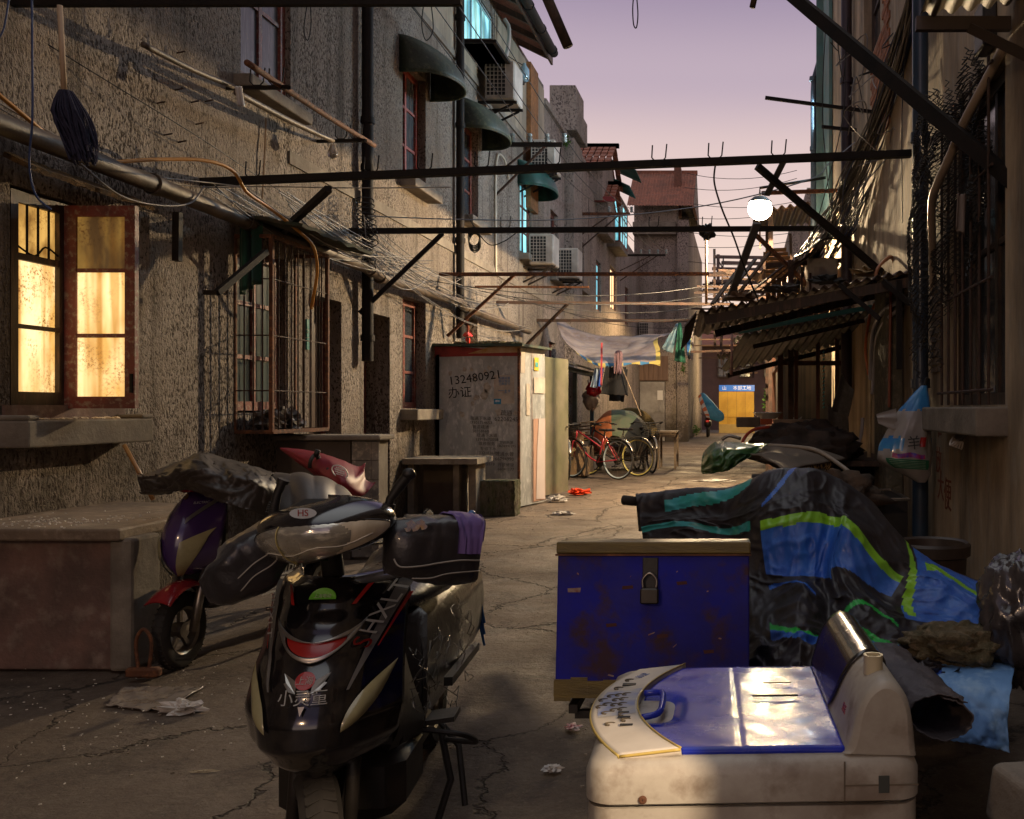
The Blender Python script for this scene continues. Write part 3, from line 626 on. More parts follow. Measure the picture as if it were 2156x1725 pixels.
b.build("brick_patch", mat("exposed_orange_brick", (.38, .13, .05), (.25, .09, .04), (.16, .08, .05), rough=.9, scale=7, bump=.006), rh)
b = MB()
for r_ in range(10):
    for k in range(3): b.box((XR - .008 - .003 * random.random(), 6.62 + k * .13 + (.06 if r_ % 2 else 0), 1.66 + r_ * .055), (XR + .01, 6.74 + k * .13 + (.06 if r_ % 2 else 0), 1.70 + r_ * .055))
b.build("brick_patch", mat("exposed_grey_brick", (.20, .15, .11), (.13, .1, .08), rough=.9, scale=9, bump=.006), rh)
b = MB().box((XR - .06, 14.6, 4.4), (XR - .01, 15.6, 9.5)); b.build("teal_board", mat("teal_weathered_board", (.10, .24, .24), (.16, .22, .2), rough=.7, scale=3, dirt=.4), rh)
b = MB().box((XR - .16, 15.75, 4.6), (XR + .2, 15.85, 9.4)); b.build("corner_board", mat("teal_weathered_board", (.1, .2, .2)), rh)
b = MB().box((XR - .09, 15.9, 5.05), (XR - .065, 15.96, 7.7)); b.build("lit_window_edge", litglass("white_cyan_tube_light", (.75, .95, 1), (.5, .85, 1), 9, 1, 0), rh)
lamp("window_light", 'AREA', (XR - .2, 15.9, 6.3), 260, (.62, .85, 1.0), .5, (0, radians(90), 0), shape='RECTANGLE', size_y=2.4)
# red painted characters on the near right wall
rp = mat("faded_red_paint_marks", (.20, .045, .02), (.12, .035, .02), rough=.8, scale=20)
for t_, y, z, s_ in (("堆", 6.75, 1.28, .22), ("放", 6.75, 1.02, .2), ("大", 6.68, .84, .22), ("便", 6.45, .80, .24)):
    placed(text_mb(t_, s_, .001), (XR - .003, y, z), (0, -1, 0), (0, 0, 1.2)).build("painted_lettering", rp, rh)
# --- far right buildings
r2 = thing("stepped_house", "grey concrete house with stepped roofline beyond the street lamp on the right", "house", (2.6, 38, 0))
b = MB().box((2.0, 38, 0), (6, 50, 9.0)); b.box((2.6, 37.9, 9.0), (6, 50, 10.2)); b.box((3.1, 37.8, 10.2), (3.9, 44, 10.7)); b.box((1.7, 38.4, 0), (2.0, 48, 6.4)); b.build("wall", M['stucco_far'], r2)
window(r2, 37.9, 2.2, 3.0, 5.6, 7.0, W, M['glassdark'], 2, 2, .08, axis='Y'); window(r2, 37.85, 2.75, 3.3, 9.2, 10.0, W, M['glassdark'], 2, 1, .06, axis='Y')
r3 = thing("low_lean_to_house", "dark low house with open timber front between the awnings and the yellow hoarding", "house", (1.6, 22, 0))
b = MB().box((1.55, 17.0, 0), (5, 34, 3.4)); b.box((1.3, 25, 0), (1.549, 34, 3.0)); b.box((1.0, 30, 2.7), (1.6, 34, 3.1)); b.build("wall", mat("sooty_brown_render", (.12, .09, .07), (.07, .05, .04), rough=.9, scale=2, dirt=.5, bump=.01), r3)
window(r3, 1.53, 18, 20, 1.0, 2.3, W, M['glassdark'], 3, 2, .07, nrm=-1, sill=(.1, .1, .05, 1.55))
window(r3, 1.28, 26, 28, 1.0, 2.3, M['darkwood'], M['glassdark'], 3, 2, .07, nrm=-1)
# ============================================================ black scooter in the foreground
gloss = mat("glossy_black_paint", (.003, .003, .004), (.007, .006, .008), (.022, .018, .016), rough=.15, scale=3, coat=1, spec=.5, dirt=.16, dirtc=(.08, .06, .045), rvar=.09, dscale=5)
satin = mat("black_plastic", (.008, .007, .007), (.018, .015, .013), rough=.5, scale=6, bump=.001, dirt=.3, dirtc=(.05, .038, .028))
rubber = mat("worn_tyre_rubber", (.012, .011, .010), (.03, .025, .022), rough=.85, scale=8, dirt=.3, dirtc=(.05, .04, .03))
leather = mat("black_vinyl", (.014, .012, .013), (.025, .02, .02), rough=.33, scale=5, bump=.004, coat=.3, dirt=.25, dirtc=(.08, .065, .05), rvar=.1)
silver = mat("brushed_silver_trim", (.50, .48, .44), (.36, .33, .30), rough=.28, metal=.8, scale=6, dirt=.3)
chrome = mat("dull_steel", (.36, .33, .29), (.2, .17, .14), rough=.35, metal=.9, scale=9, dirt=.4)
redp = mat("red_plastic", (.42, .02, .015), (.25, .015, .012), rough=.25, scale=4, coat=.4)
lens = mat("cloudy_headlight_lens", (.62, .58, .46), (.30, .29, .26), (.80, .76, .62), rough=.14, scale=9, coat=1, metal=.55, rvar=.10, stretch=(.5, 1, 1.6), bump=.004, bscale=14)
amber = mat("yellowed_indicator_lens", (.40, .36, .19), (.26, .23, .12), rough=.25, scale=6, coat=.6)
whitep = mat("white_print", (.72, .72, .70), rough=.5)
CX = -1.147; YA = 2.58   # front axle; the whole scooter is turned a few degrees at the end of its section
sk = thing("scooter", "black scooter with padded hand mitts and a silver smile trim, facing the camera", "scooter", (CX, YA, 0))
_zs = [(.40, .03, 2.56), (.43, .11, 2.50), (.47, .165, 2.45), (.52, .20, 2.43), (.58, .212, 2.435), (.66, .205, 2.47), (.74, .196, 2.525), (.80, .192, 2.565), (.86, .19, 2.61), (.90, .18, 2.64), (.93, .145, 2.67)]
def _lerp(z, k):
    for a, b_ in zip(_zs, _zs[1:]):
        if z <= b_[0]: t = max(0, (z - a[0]) / (b_[0] - a[0])); t = t * t * (3 - 2 * t) * .5 + t * .5; return a[k] + (b_[k] - a[k]) * t
    return _zs[-1][k]
def S(a, z, off=0):
    "shield surface: lateral offset a, height z"
    w_ = _lerp(z, 1); q = min(abs(a) / max(w_, .01), 1); y = _lerp(z, 2) + .19 * q ** 2.3
    inner = 1 / (1 + math.exp((q - .66) * 40)); y -= .012 * inner * min(1, max(0, (z - .47) / .05)); 
    return Vector((CX + a + (off * .7 * (1 if a > 0 else -1) * q), y - off, z))
b = MB().grid(lambda u, v: (lambda z: S((2 * u - 1) * _lerp(z, 1), z))(.40 + .53 * v), 72, 70)
b.build("front_shield", gloss, sk, smooth=True, solid=.006)
def onshield(mb2, ca, cz, ang=0, sc_=1.0, off=.004, asp=1):
    c_, s_ = cos(ang), sin(ang); out = []
    if asp != 1:
        for v in mb2.v: v.y *= asp
    for v in mb2.v: a = ca + (v.x * c_ - v.y * s_) * sc_; z = cz + (v.x * s_ + v.y * c_) * sc_; out.append(S(a, z, off))
    mb2.v = out; return mb2
def densify(pts, n):
    out = []
    for i in range(len(pts)):
        a, c = Vector(pts[i]), Vector(pts[(i + 1) % len(pts)])
        out += [a.lerp(c, k / n) for k in range(n)]
    return out
def ribbon(top, bot, n, m, ca=0, cz=0, off=.004):
    "filled area between two curves in (a,z)"
    b = MB(); b.grid(lambda u, v: (lambda p, q: S(ca + p[0] + (q[0] - p[0]) * v, cz + p[1] + (q[1] - p[1]) * v, off))(top(u), bot(u)), n, m); return b
# smile trim: silver ring with a red crescent inside
so = lambda t: (.112 * t, .808 + .012 * abs(t) ** 1 - .034 * (1 - t * t)); sl = lambda t: (.112 * t, .812 + .012 * abs(t) - .085 * (1 - t * t) ** .75)
io = lambda t: (.078 * t, .786 - .012 * (1 - t * t)); il = lambda t: (.078 * t, .786 - .045 * (1 - t * t) ** .6)
f2 = lambda g_: (lambda u: g_(2 * u - 1))
b = ribbon(f2(so), f2(io), 40, 4, off=.009); b2 = ribbon(f2(il), f2(sl), 40, 4, off=.009); b.add(b2.v, b2.f)
st_ = b.build("smile_trim", silver, sk, smooth=True, solid=.004)
ribbon(f2(io), f2(il), 36, 5, off=.004).build("red_inlay", redp, st_, smooth=True)
# side lamps (leaf-shaped)
def leaf(p0, p1, wd, off=.007, bulge=.012):
    def fn(u, v):
        a = p0[0] + (p1[0] - p0[0]) * u; z = p0[1] + (p1[1] - p0[1]) * u; dx, dz = p1[0] - p0[0], p1[1] - p0[1]; l = sqrt(dx * dx + dz * dz)
        s_ = wd * sin(pi * u ** .85) * (2 * v - 1); return S(a - dz / l * s_, z + dx / l * s_, off + bulge * (1 - (2 * v - 1) ** 2) * sin(pi * u))
    return MB().grid(fn, 22, 10)
for sg in (1, -1): leaf((.092 * sg, .562), (.186 * sg, .70), .021).build("indicator", amber, sk, smooth=True)
# green oval badge, round badge with wings, lettering
gb = MB().add([S(.030 * cos(pi * k / 16) * 1.15, .877 + .028 * sin(pi * k / 16), .012) for k in range(17)], [tuple(range(17))])
gbo = gb.build("green_badge", mat("green_sticker", (.12, .42, .03), (.16, .5, .05), rough=.4), sk)
onshield(text_mb("上海电动", .011, .0003), 0, .885, off=.0135).build("badge_lettering", whitep, gbo)
rb_ = MB().add([S(.024 * cos(2 * pi * k / 24) - .0, .692 + .020 * sin(2 * pi * k / 24), .0145) for k in range(24)], [tuple(range(24))]); rbo = rb_.build("red_badge", redp, sk)
onshield(text_mb("上海", .020, .0003), 0, .692, off=.0165).build("badge_lettering", whitep, rbo)
wg = MB()
for sg in (1, -1):
    wg.add([S(sg * a, z, .0140) for a, z in ((.020, .690), (.056, .708), (.046, .688), (.052, .686), (.036, .668), (.018, .664))], [(0, 1, 2, 3, 4, 5)])
wg.add([S(a, z, .0135) for a, z in ((-.008, .634), (.008, .634), (.0, .612))], [(0, 1, 2)])
wg.build("badge_wings", silver, rbo)
onshield(text_mb("小灵童", .040, .0006), 0, .652, off=.0165).build("badge_lettering", whitep, rbo)
# side decals: red and grey slashes and SHXLT
gd = mat("grey_decal", (.16, .155, .15), (.12, .115, .11), rough=.3, coat=.6)
for sg in (1, -1):
    d = MB()
    def sl_(pts, m_, nm, par, off=.0062):
        b = MB(); n = 14
        (a0, z0), (a1, z1), w0, w1 = pts
        b.grid(lambda u, v: S(sg * (a0 + (a1 - a0) * u + (w0 + (w1 - w0) * u) * (v - .5)), z0 + (z1 - z0) * u, off), n, 3); return b.build(nm, m_, par, smooth=True)
    dd_ = sl_(((.098, .66), (.178, .90), .006, .036), gd, "side_decal", sk); sl_(((.142, .745), (.190, .86), .003, .010), redp, "red_decal", dd_, .0078)
    sl_(((.078, .86), (.105, .905), .010, .012), redp, "red_decal", dd_, .0078)
    if sg > 0:
        onshield(text_mb("HXLT", .050, .0003), .143, .838, ang=radians(64), sc_=1.0, off=.013, asp=1.15).build("lettering", whitep, dd_)
        onshield(text_mb("S", .050, .0003), .112, .764, ang=radians(64), sc_=1.0, off=.013, asp=1.15).build("lettering", redp, dd_)
    else: onshield(text_mb("SHXLT", .036, .0003), -.160, .82, ang=radians(-70), off=.0115).build("lettering", whitep, dd_)
# leg shield sides going back, floor, seat body
b = MB().grid(patch([[(CX - .15, 2.76, .9), (CX - .175, 2.74, .66), (CX - .2, 2.66, .5), (CX - .15, 2.7, .42)], [(CX - .14, 2.84, .9), (CX - .16, 2.86, .66), (CX - .19, 3.0, .42), (CX - .17, 3.1, .34)]]), 10, 6)
b.grid(patch([[(CX + .15, 2.7, .42), (CX + .18, 2.72, .5), (CX + .175, 2.74, .66), (CX + .15, 2.76, .9)], [(CX + .17, 3.1, .34), (CX + .19, 3.0, .42), (CX + .16, 2.86, .66), (CX + .14, 2.84, .9)]]), 10, 6)
b.cbox((CX, 2.80, .64), (.34, .06, .50), ch=.025); b.cbox((CX, 3.05, .33), (.34, .5, .09), ch=.03); b.cbox((CX, 2.90, .30), (.36, .32, .22), ch=.05)
b.build("inner_shield", satin, sk, smooth=True, auto=35)
b = MB().grid(lambda u, v: (lambda th, y: (CX + (.185 * min(1, .75 + v * .6)) * (abs(cos(th)) ** .6) * (1 if cos(th) > 0 else -1), y, .50 + .24 * (abs(sin(th)) ** .7) * (1 if sin(th) > 0 else -1) * (1 - .15 * v) + .05 * v))(2 * pi * u, 3.2 + 1.02 * v), 28, 12)
b.cbox((CX, 4.2, .55), (.3, .06, .34), ch=.03); b.cbox((CX, 3.22, .5), (.3, .06, .46), ch=.03)
b.build("rear_body", leather, sk, smooth=True, auto=50)
def seat_pt(u, v):
    th = pi * u; y = 3.14 + .98 * v; e = min(1, sin(pi * min(max(v, .02), .98)) ** .25)
    w_ = (.155 + .02 * sin(v * pi)) * e; hgt = .075 * e
    return (CX + w_ * cos(th) * 1.0, y, .735 + .05 * v * v + (.035 if v > .5 else 0) * min(1, (v - .5) * 9) + hgt * sin(th) ** .6 + .004 * noise.noise(Vector((u * 6, v * 14, 0))))
MB().grid(seat_pt, 24, 40).build("seat", leather, sk, smooth=True, solid=.01)
b = MB().tube(curve([(CX - .12, 3.9, .78), (CX - .13, 4.2, .80), (CX - .08, 4.28, .80), (CX + .08, 4.28, .80), (CX + .13, 4.2, .80), (CX + .12, 3.9, .78)], 30), .011, 8); b.build("grab_rail", satin, sk, smooth=True, auto=40)
# front wheel (steered a little), fork, mudguard
def wheel(name, par, c, r, wd, steer=0, spokes=5, rimm=chrome, tm=rubber, rimr=.62, disc=True):
    M4 = Matrix.Translation(Vector(c)) @ Matrix.Rotation(steer, 4, 'Z')
    w_ = MB().lathe((0, 0, 0), [(r * rimr, -wd * .42), (r * .86, -wd * .5), (r * .96, -wd * .36), (r, -wd * .12), (r, wd * .12), (r * .96, wd * .36), (r * .86, wd * .5), (r * rimr, wd * .42)], 48, 'X')
    for k in range(40):
        a = 2 * pi * k / 40
        for sgx in (-1, 1): w_.cbox((sgx * wd * .2, cos(a) * r * .995, sin(a) * r * .995), (wd * .32, .004, r * .04), (a, 0, 0) if 0 else Matrix.Rotation(a + pi / 2, 3, 'X') @ Matrix.Rotation(.35 * sgx, 3, 'Z'))
    wo = w_.xf(M4).build(name, tm, par, smooth=True, auto=35)
    rm_ = MB().lathe((0, 0, 0), [(r * rimr, -wd * .44), (r * rimr * .9, -wd * .3), (r * rimr * .9, wd * .3), (r * rimr, wd * .44)], 40, 'X')
    for k in range(spokes):
        a = 2 * pi * k / spokes + .3; rm_.beam((0, 0, 0), (0, cos(a) * r * rimr * .92, sin(a) * r * rimr * .92), r * .13, .018, up=(1, 0, 0))
    rm_.lathe((0, 0, 0), [(0.001, -wd * .45), (r * .2, -wd * .4), (r * .22, 0), (r * .2, wd * .4), (.001, wd * .45)], 20, 'X'); rm_.xf(M4).build("rim", rimm, wo, smooth=True, auto=35)
    return wo
wheel("wheel", sk, (CX - .01, YA, .208), .208, .105, radians(24))
wheel("wheel", sk, (CX, 3.95, .208), .208, .09)
b = MB()
for s_ in (-.075, .075): b.tube([(CX + s_, YA + .0, .21), (CX + s_, YA + .06, .45), (CX + s_ * .7, YA + .12, .62)], [.018, .02, .016], 10)
b.build("fork", satin, sk, smooth=True)
b = MB().grid(lambda u, v: (CX - .01 + (v - .5) * .12, YA + .235 * cos(.2 + 1.25 * u), .21 + (.235 - .02 * (2 * v - 1) ** 2) * sin(.2 + 1.25 * u)), 20, 6).build("mudguard", satin, sk, smooth=True, solid=.004)
# handlebar cowl and headlight
HC = Vector((CX + .016, 2.60, 1.066))
def ell(th, ph, rx=.185, ry=.16, rz=.098): 
    p = Vector((sin(ph) * rx, -cos(ph) * cos(th) * ry, sin(th) * rz * (1 + .25 * cos(ph)))); p.z += .035 * p.x / .18 + (.012 if th > 0 else 0); return HC + p
b = MB().grid(lambda u, v: (lambda th, ph: HC + Vector((cos(th) ** .9 * sin(ph) * .178 if cos(th) > 0 else 0, -cos(th) * cos(ph) * (.155 if abs(ph) < pi / 2 else .12), sin(th) * (.092 if th < 0 else .066) + .10 * .12 * sin(ph) + .02)))(-pi / 2 + pi * v, -pi + 2 * pi * u), 48, 24)
b.build("handlebar_cowl", gloss, sk, smooth=True)
def lens_pt(u, v, off=.006):
    ph = -1.22 + 2.5 * u; half = .62 * sin(pi * min(max(u * .96 + .02, 0), 1) ** .82) ** .75 + .01; th = -.24 + .42 * (u - .35) + half * (2 * v - 1) * (1 if v > .5 else 1.1)
    return HC + Vector((cos(th) * sin(ph) * (.178 + off), -cos(th) * cos(ph) * (.155 + off) , sin(th) * ((.092 if th < 0 else .066) + off) + .012 * sin(ph) + .02 - .012))
_h = MB().grid(lens_pt, 60, 24)
for k in range(len(_h.f)):
    i, j = k % 60, k // 60
    if i > 38 + 5 * sin(j * .15): _h.mi[k] = 1
    elif ((i - 16) / 10) ** 2 + ((j - 9) / 8) ** 2 < 1: _h.mi[k] = 2
hl = _h.build("headlight", [lens, mat("cream_ribbed_lens", (.66, .58, .44), (.50, .43, .32), rough=.2, coat=1, scale=9, stretch=(4, 1, 1)), mat("bright_reflector_lens", (.80, .78, .68), (.45, .43, .34), rough=.08, metal=.7, coat=1, scale=14, bump=.006, bscale=22)], sk, smooth=True)
MB().tube([Vector(lens_pt(k / 60, 0, .004)) for k in range(61)] + [Vector(lens_pt(1 - k / 60, 1, .004)) for k in range(61)], .0035, 5, closed=True).build("headlight_rim", satin, hl, smooth=True)
for q in range(1): MB().tube([Vector(lens_pt(.1 + .75 * k / 14, .3 + .2 * q + .05 * sin(k + q * 2), .0075)) for k in range(15)], .0014, 4).build("crack_tape", mat("clear_tape_ridge", (.75, .72, .62), rough=.1), hl, smooth=True)
b = MB().tube([Vector(lens_pt(k / 40, 0.5, .008)) + Vector((0, 0, 0)) for k in range(12, 13)] + [Vector(lens_pt(.3, q / 10, .009)) for q in range(11)], .002, 5); b.build("lens_seam", mat("tape_yellow_seam", (.45, .38, .15), rough=.4), hl)
b = MB().add([HC + Vector((-.02 + .034 * cos(2 * pi * k / 20), -.138, .062 + .014 * sin(2 * pi * k / 20))) for k in range(20)], [tuple(range(20))]); bb_ = b.build("oval_badge", mat("pale_blue_badge", (.5, .55, .6), rough=.3), sk)
placed(text_mb("HS", .024, .0006), HC + Vector((-.02, -.1395, .062)), (1, 0, 0), (0, 0, 1)).build("badge_lettering", redp, bb_)
# dark instrument hood behind, neck
b = MB().cbox((CX, 2.70, 1.09), (.24, .14, .09), (-.35, 0, 0), .03); b.cyl((CX, 2.72, .88), (CX, 2.66, 1.03), .03, 12); b.build("steering_neck", satin, sk, smooth=True, auto=40)
b = MB().tube(curve([(CX - .22, 2.64, 1.03), (CX - .15, 2.67, 1.05), (CX, 2.69, 1.04), (CX + .2, 2.72, 1.06), (CX + .36, 2.79, 1.05)], 20), .013, 10).build("handlebar", chrome, sk, smooth=True)
# mirror stems without mirrors
b = MB().tube([P(583, 1102, 2.62), P(584, 1085, 2.62), P(587, 1062, 2.62), P(592, 1040, 2.62), P(602, 1015, 2.62)], [.011, .014, .0125, .011, .012], 12)
for k in range(5): b.tube([P(581 + k, 1080 - 5 * k, 2.62), P(581.5 + k, 1078 - 5 * k, 2.62)], .017 - .0008 * k, 12)
b.cyl(P(602, 1016, 2.62), P(605, 1009, 2.62), .016, 12); b.build("mirror_stem", satin, sk, smooth=True, auto=40)
b = MB().tube([P(820, 1100, 2.68), P(822, 1072, 2.68), P(826, 1052, 2.68), P(845, 1025, 2.68), P(862, 1003, 2.68)], [.013, .013, .012, .015, .016], 12); b.blob(P(864, 1000, 2.68), (.02, .02, .018), 6, .1); b.cyl(P(820, 1078, 2.68), P(823, 1062, 2.68), .019, 12); b.build("mirror_stem", satin, sk, smooth=True, auto=40)
# padded hand mitts
def mitt(path, ra, rb, nm, m_, sq=.55, seed=0, amp=.008):
    path = [Vector(p) for p in path]
    def fn(u, v):
        c = cat_interp(path, v); t = (cat_interp(path, min(v + .02, 1)) - cat_interp(path, max(v - .02, 0))).normalized(); side = t.cross(Vector((0, 0, 1))).normalized(); up = side.cross(t)
        th = 2 * pi * u; e = cat_interp([Vector((x, 0, 0)) for x in ra], v).x; g_ = cat_interp([Vector((x, 0, 0)) for x in rb], v).x
        cs, sn = cos(th), sin(th); q = 1 + amp / max(e, .01) * noise.fractal(Vector((cs * 1.6, sn * 1.6, v * 5 + seed)), .6, 2, 3)
        return c + side * (abs(cs) ** sq * (1 if cs > 0 else -1)) * e * q + up * (abs(sn) ** sq * (1 if sn > 0 else -1)) * g_ * q
    return MB().grid(fn, 40, 36, closeu=True)
vin = mat("black_mitt_vinyl", (.012, .011, .013), (.022, .018, .022), rough=.38, scale=4, bump=.003, coat=.25, dirt=.2, dirtc=(.07, .06, .06), sheen=.1)
b = mitt([P(822, 1150, 2.66), P(850, 1152, 2.66), P(905, 1158, 2.70), P(965, 1160, 2.74), P(1008, 1162, 2.76)], [.05, .085, .10, .10, .088], [.07, .083, .094, .097, .092], "mitt", vin, seed=3)
m1 = b.build("mitt", vin, sk, smooth=True, auto=60)
b = mitt([P(942, 1160, 2.725), P(965, 1160, 2.74), P(1000, 1161, 2.758), P(1009, 1162, 2.762)], [.109, .110, .108, .099], [.104, .105, .104, .100], "cuff", vin, seed=3, amp=.008)
kf = [f for f in b.f if sum(b.v[i].z for i in f) / 4 > 1.0]; b.f = kf
b.build("cuff", mat("purple_fabric", (.16, .10, .30), (.11, .07, .22), rough=.85, scale=8, bump=.001), m1, smooth=True)
b = MB()
b.tube(curve([P(822, 1180, 2.56), P(835, 1197, 2.555), P(880, 1196, 2.575), P(920, 1190, 2.60), P(965, 1185, 2.62), P(1010, 1186, 2.665)], 40), .0025, 6)
b.tube(curve([P(860, 1222, 2.57), P(900, 1222, 2.585), P(940, 1213, 2.61), P(1010, 1208, 2.66)], 30), .002, 6)
b.build("piping", mat("grey_piping", (.30, .28, .25), rough=.6), m1, smooth=True)
pt_ = [(.10, .05, 0), (.02, .09, 1), (-.05, .05, 2), (.06, -.02, 1)]
b = MB()
for i, (dx, dy, k) in enumerate(((-.018, .004, .013), (-.006, -.006, .012), (.008, .006, .012), (.016, -.004, .010), (-.026, -.01, .009))):
    c = P(878, 1108, 2.60); b.add([c + Vector((dx + k * cos(2 * pi * q / 9) * (1 + .3 * sin(q * 2.1)), .001 * i + .002 * 0, dy + .8 * k * sin(2 * pi * q / 9) * (1 + .3 * cos(q * 3)))) for q in range(9)], [tuple(range(9))])
for v in b.v: v.y -= .022 - (.0)
b.build("faded_print", mat("faded_mitt_print", (.42, .26, .12), (.12, .22, .45), (.4, .36, .3), rough=.6, scale=25), m1)
b = mitt([P(612, 1118, 2.66), P(590, 1130, 2.64), P(545, 1175, 2.62), P(500, 1215, 2.60), P(462, 1238, 2.60)], [.05, .085, .10, .09, .05], [.03, .055, .082, .07, .035], "mitt", vin, seed=9)
m2 = b.build("mitt", vin, sk, smooth=True, auto=60)
b = MB().tube(curve([P(600, 1120, 2.545), P(570, 1160, 2.53), P(535, 1185, 2.52), P(500, 1218, 2.515), P(458, 1252, 2.55)], 30), .0022, 6); b.tube(curve([P(598, 1160, 2.55), P(572, 1188, 2.53), P(535, 1212, 2.52), P(505, 1245, 2.52), P(468, 1264, 2.55)], 30), .002, 6); b.build("piping", mat("grey_piping", (.3, .28, .25)), m2, smooth=True)
# trailing bits: stands, footrest, straps
b = MB(); c = P(930, 1620, 2.9)
b.tube([(CX + .2, 3.2, .3), (CX + .24, 3.15, .16), (CX + .2, 3.1, .02)], .012, 8); b.build("stand", satin, sk, smooth=True, auto=35); b = MB().tube([(CX + .16, 3.35, .3), (CX + .24, 3.3, .22), (CX + .27, 3.25, .03)], .011, 8)
b.tube(curve([(CX + .18, 3.0, .38), (CX + .3, 3.0, .36), (CX + .33, 3.1, .3), (CX + .2, 3.2, .28)], 14), .009, 8); b.beam((CX + .19, 3.05, .40), (CX + .28, 3.05, .41), .11, .015); b.tube([(CX - .2, 3.3, .3), (CX - .26, 3.25, .02)], .012, 8)
b.beam((CX + .2, 3.32, .44), (CX + .2, 3.9, .42), .03, .03); b.build("stand", satin, sk, smooth=True, auto=35)
b = MB()
for k in range(34):
    a = random.uniform(0, 1); p0 = Vector((CX + .17 + random.uniform(0, .05), 2.8 + a * 1.0, random.uniform(.36, .66))); pts = [p0]
    for q in range(5): pts.append(pts[-1] + Vector((random.uniform(-.02, .02), random.uniform(-.05, .07), random.uniform(-.045, .02))))
    b.tube(curve(pts, 10), .0016, 4)
b.build("shredded_tape", mat("torn_clear_tape", (.10, .085, .07), rough=.4), sk)
b = MB()
for k in range(3): b.tube([(CX + .17 - k * .015, 4.15 + .01 * k, .62), (CX + .19, 4.2, .45 - .05 * k)], .006, 6)
b.cbox((CX + .185, 3.9, .88), (.03, .03, .2), ch=.008); b.build("tail_strap", mat("blue_strap", (.03, .12, .35), rough=.4), sk)

sk.rotation_euler = (0, 0, radians(6.5))
# ============================================================ washing machine
ivory = mat("ivory_plastic_grimy", (.45, .42, .37), (.36, .33, .28), (.24, .20, .16), rough=.42, scale=3.3, coat=.15, dirt=.6, dirtc=(.17, .13, .10), rvar=.12, dscale=4)
wetblue = mat("wet_blue_lid", (.008, .020, .46), (.014, .03, .34), rough=.24, spec=.35, scale=7, coat=.2, dirt=.2, dirtc=(.10, .10, .2), rvar=.14, bump=.0008, bscale=12)
wm = thing("washing_machine", "old ivory top-loading washing machine with a wet blue lid and a black hump cover", "washing machine", (0.005, 1.755, 0))
RZ = Matrix.Translation((0.005, 1.755, 0)) @ Matrix.Rotation(radians(2.2), 4, 'Z') @ Matrix.Translation((-.005, -1.755, 0))
def outline(x0, x1, y0, y1, r, bul=.0, n=8):
    o = []
    for cx_, cy_, a0 in ((x1 - r, y1 - r, 0), (x0 + r, y1 - r, 90), (x0 + r, y0 + r, 180), (x1 - r, y0 + r, 270)):
        for k in range(n + 1): a = radians(a0 + 90 * k / n); o.append(Vector((cx_ + r * cos(a), cy_ + r * sin(a), 0)))
    out = []
    for p in densify(o, 1):
        t = (p.y - (y0 + y1) / 2) / ((y1 - y0) / 2)
        if p.x < (x0 + x1) / 2: p.x -= bul * (1 - t * t)
        out.append(p)
    return out
def loft(mb, rings):
    "rings: (inset scale, z, outline)"
    n = len(rings[0][1]); s0 = len(mb.v); vs = [Vector((p.x, p.y, z)) for z, o in rings for p in o]; fs = []
    for j in range(len(rings) - 1):
        for i in range(n): k = (i + 1) % n; fs.append((j * n + i, j * n + k, (j + 1) * n + k, (j + 1) * n + i))
    mb.add(vs, fs + [tuple(range((len(rings) - 1) * n, len(rings) * n))]); return mb
OX0, OX1, OY0, OY1 = -.250, .272, 1.49, 2.02
def ins(d, r=.038, bul=.016): return outline(OX0 + d, OX1 - d, OY0 + d, OY1 - d, max(r - d * .5, .012), bul)
b = loft(MB(), [(.0, ins(.012)), (.04, ins(.0)), (.775, ins(0))]); b.build("cabinet", ivory, wm, smooth=True, auto=40, bevel=0).matrix_world
b = loft(MB(), [(.779, ins(.003)), (.783, ins(-.003)), (.825, ins(-.003)), (.842, ins(.004)), (.85, ins(.018))]); tr_ = b.build("top_cover", ivory, wm, smooth=True, auto=40)
# lid: four quadrants with a fold line; curved left edge
def lidx(y): t = (y - 1.755) / .25; return -.185 + .085 * t * t
b = MB(); n = 26
def lidz(x, y): return .858 + .002 * cos((x - .01) * 9) - .0012 * math.exp(-((x + .01) / .003) ** 2) - .007 * math.exp(-((x + .165) / .05) ** 4 - ((y - 1.73) / .075) ** 4) * 2.0 + .0009 * noise.noise(Vector((x * 22, y * 22, 0)))
def lid(u, v):
    y = 1.512 + .475 * v; x0 = lidx(y); return (x0 + (.155 - x0) * u, y, lidz(x0 + (.155 - x0) * u, y))
b.grid(lid, 70, 50)
lo_ = b.build("lid", wetblue, wm, smooth=True, solid=.014)
b = MB().box((.02, 1.765, .864), (.105, 1.769, .8665)); b.box((.045, 1.85, .8645), (.1, 1.855, .8655)); b.build("slot", M['acdark'], lo_)
b = MB()
b.tube(curve([(-.178, 1.66, .862), (-.15, 1.67, .866), (-.145, 1.73, .866), (-.15, 1.79, .866), (-.182, 1.80, .862)], 16), .006, 8); b.build("lid_handle", wetblue, lo_, smooth=True)
# control panel: crescent on the left, its yellowed rim
def panel(u, v, dz=0, e=0):
    y = 1.505 + .495 * v; t = (y - 1.755) / .25; xo = -.262 + .06 * t * t - .012 * (1 - t * t) - e; xi = lidx(y) - .006; return (xo + (xi - xo) * u, y, .853 + .010 * u + dz)
b = MB().grid(lambda u, v: panel(u, v), 12, 40); cp_ = b.build("control_panel", mat("pale_panel_plastic", (.62, .57, .50), (.50, .45, .38), rough=.45, scale=5, dirt=.35, dirtc=(.2, .16, .12)), wm, smooth=True, solid=.012)
b = MB().tube([Vector(panel(0, k / 40, -.003)) for k in range(41)], .003, 8); b.tube([Vector(panel(1, k / 40, .001)) for k in range(41)], .0016, 8); b.tube([Vector(panel(k / 8, 0, -.002)) for k in range(9)], .0025, 8); b.build("panel_rim", mat("yellowed_plastic_trim", (.50, .38, .10), (.4, .28, .07), rough=.4, scale=6), cp_, smooth=True)
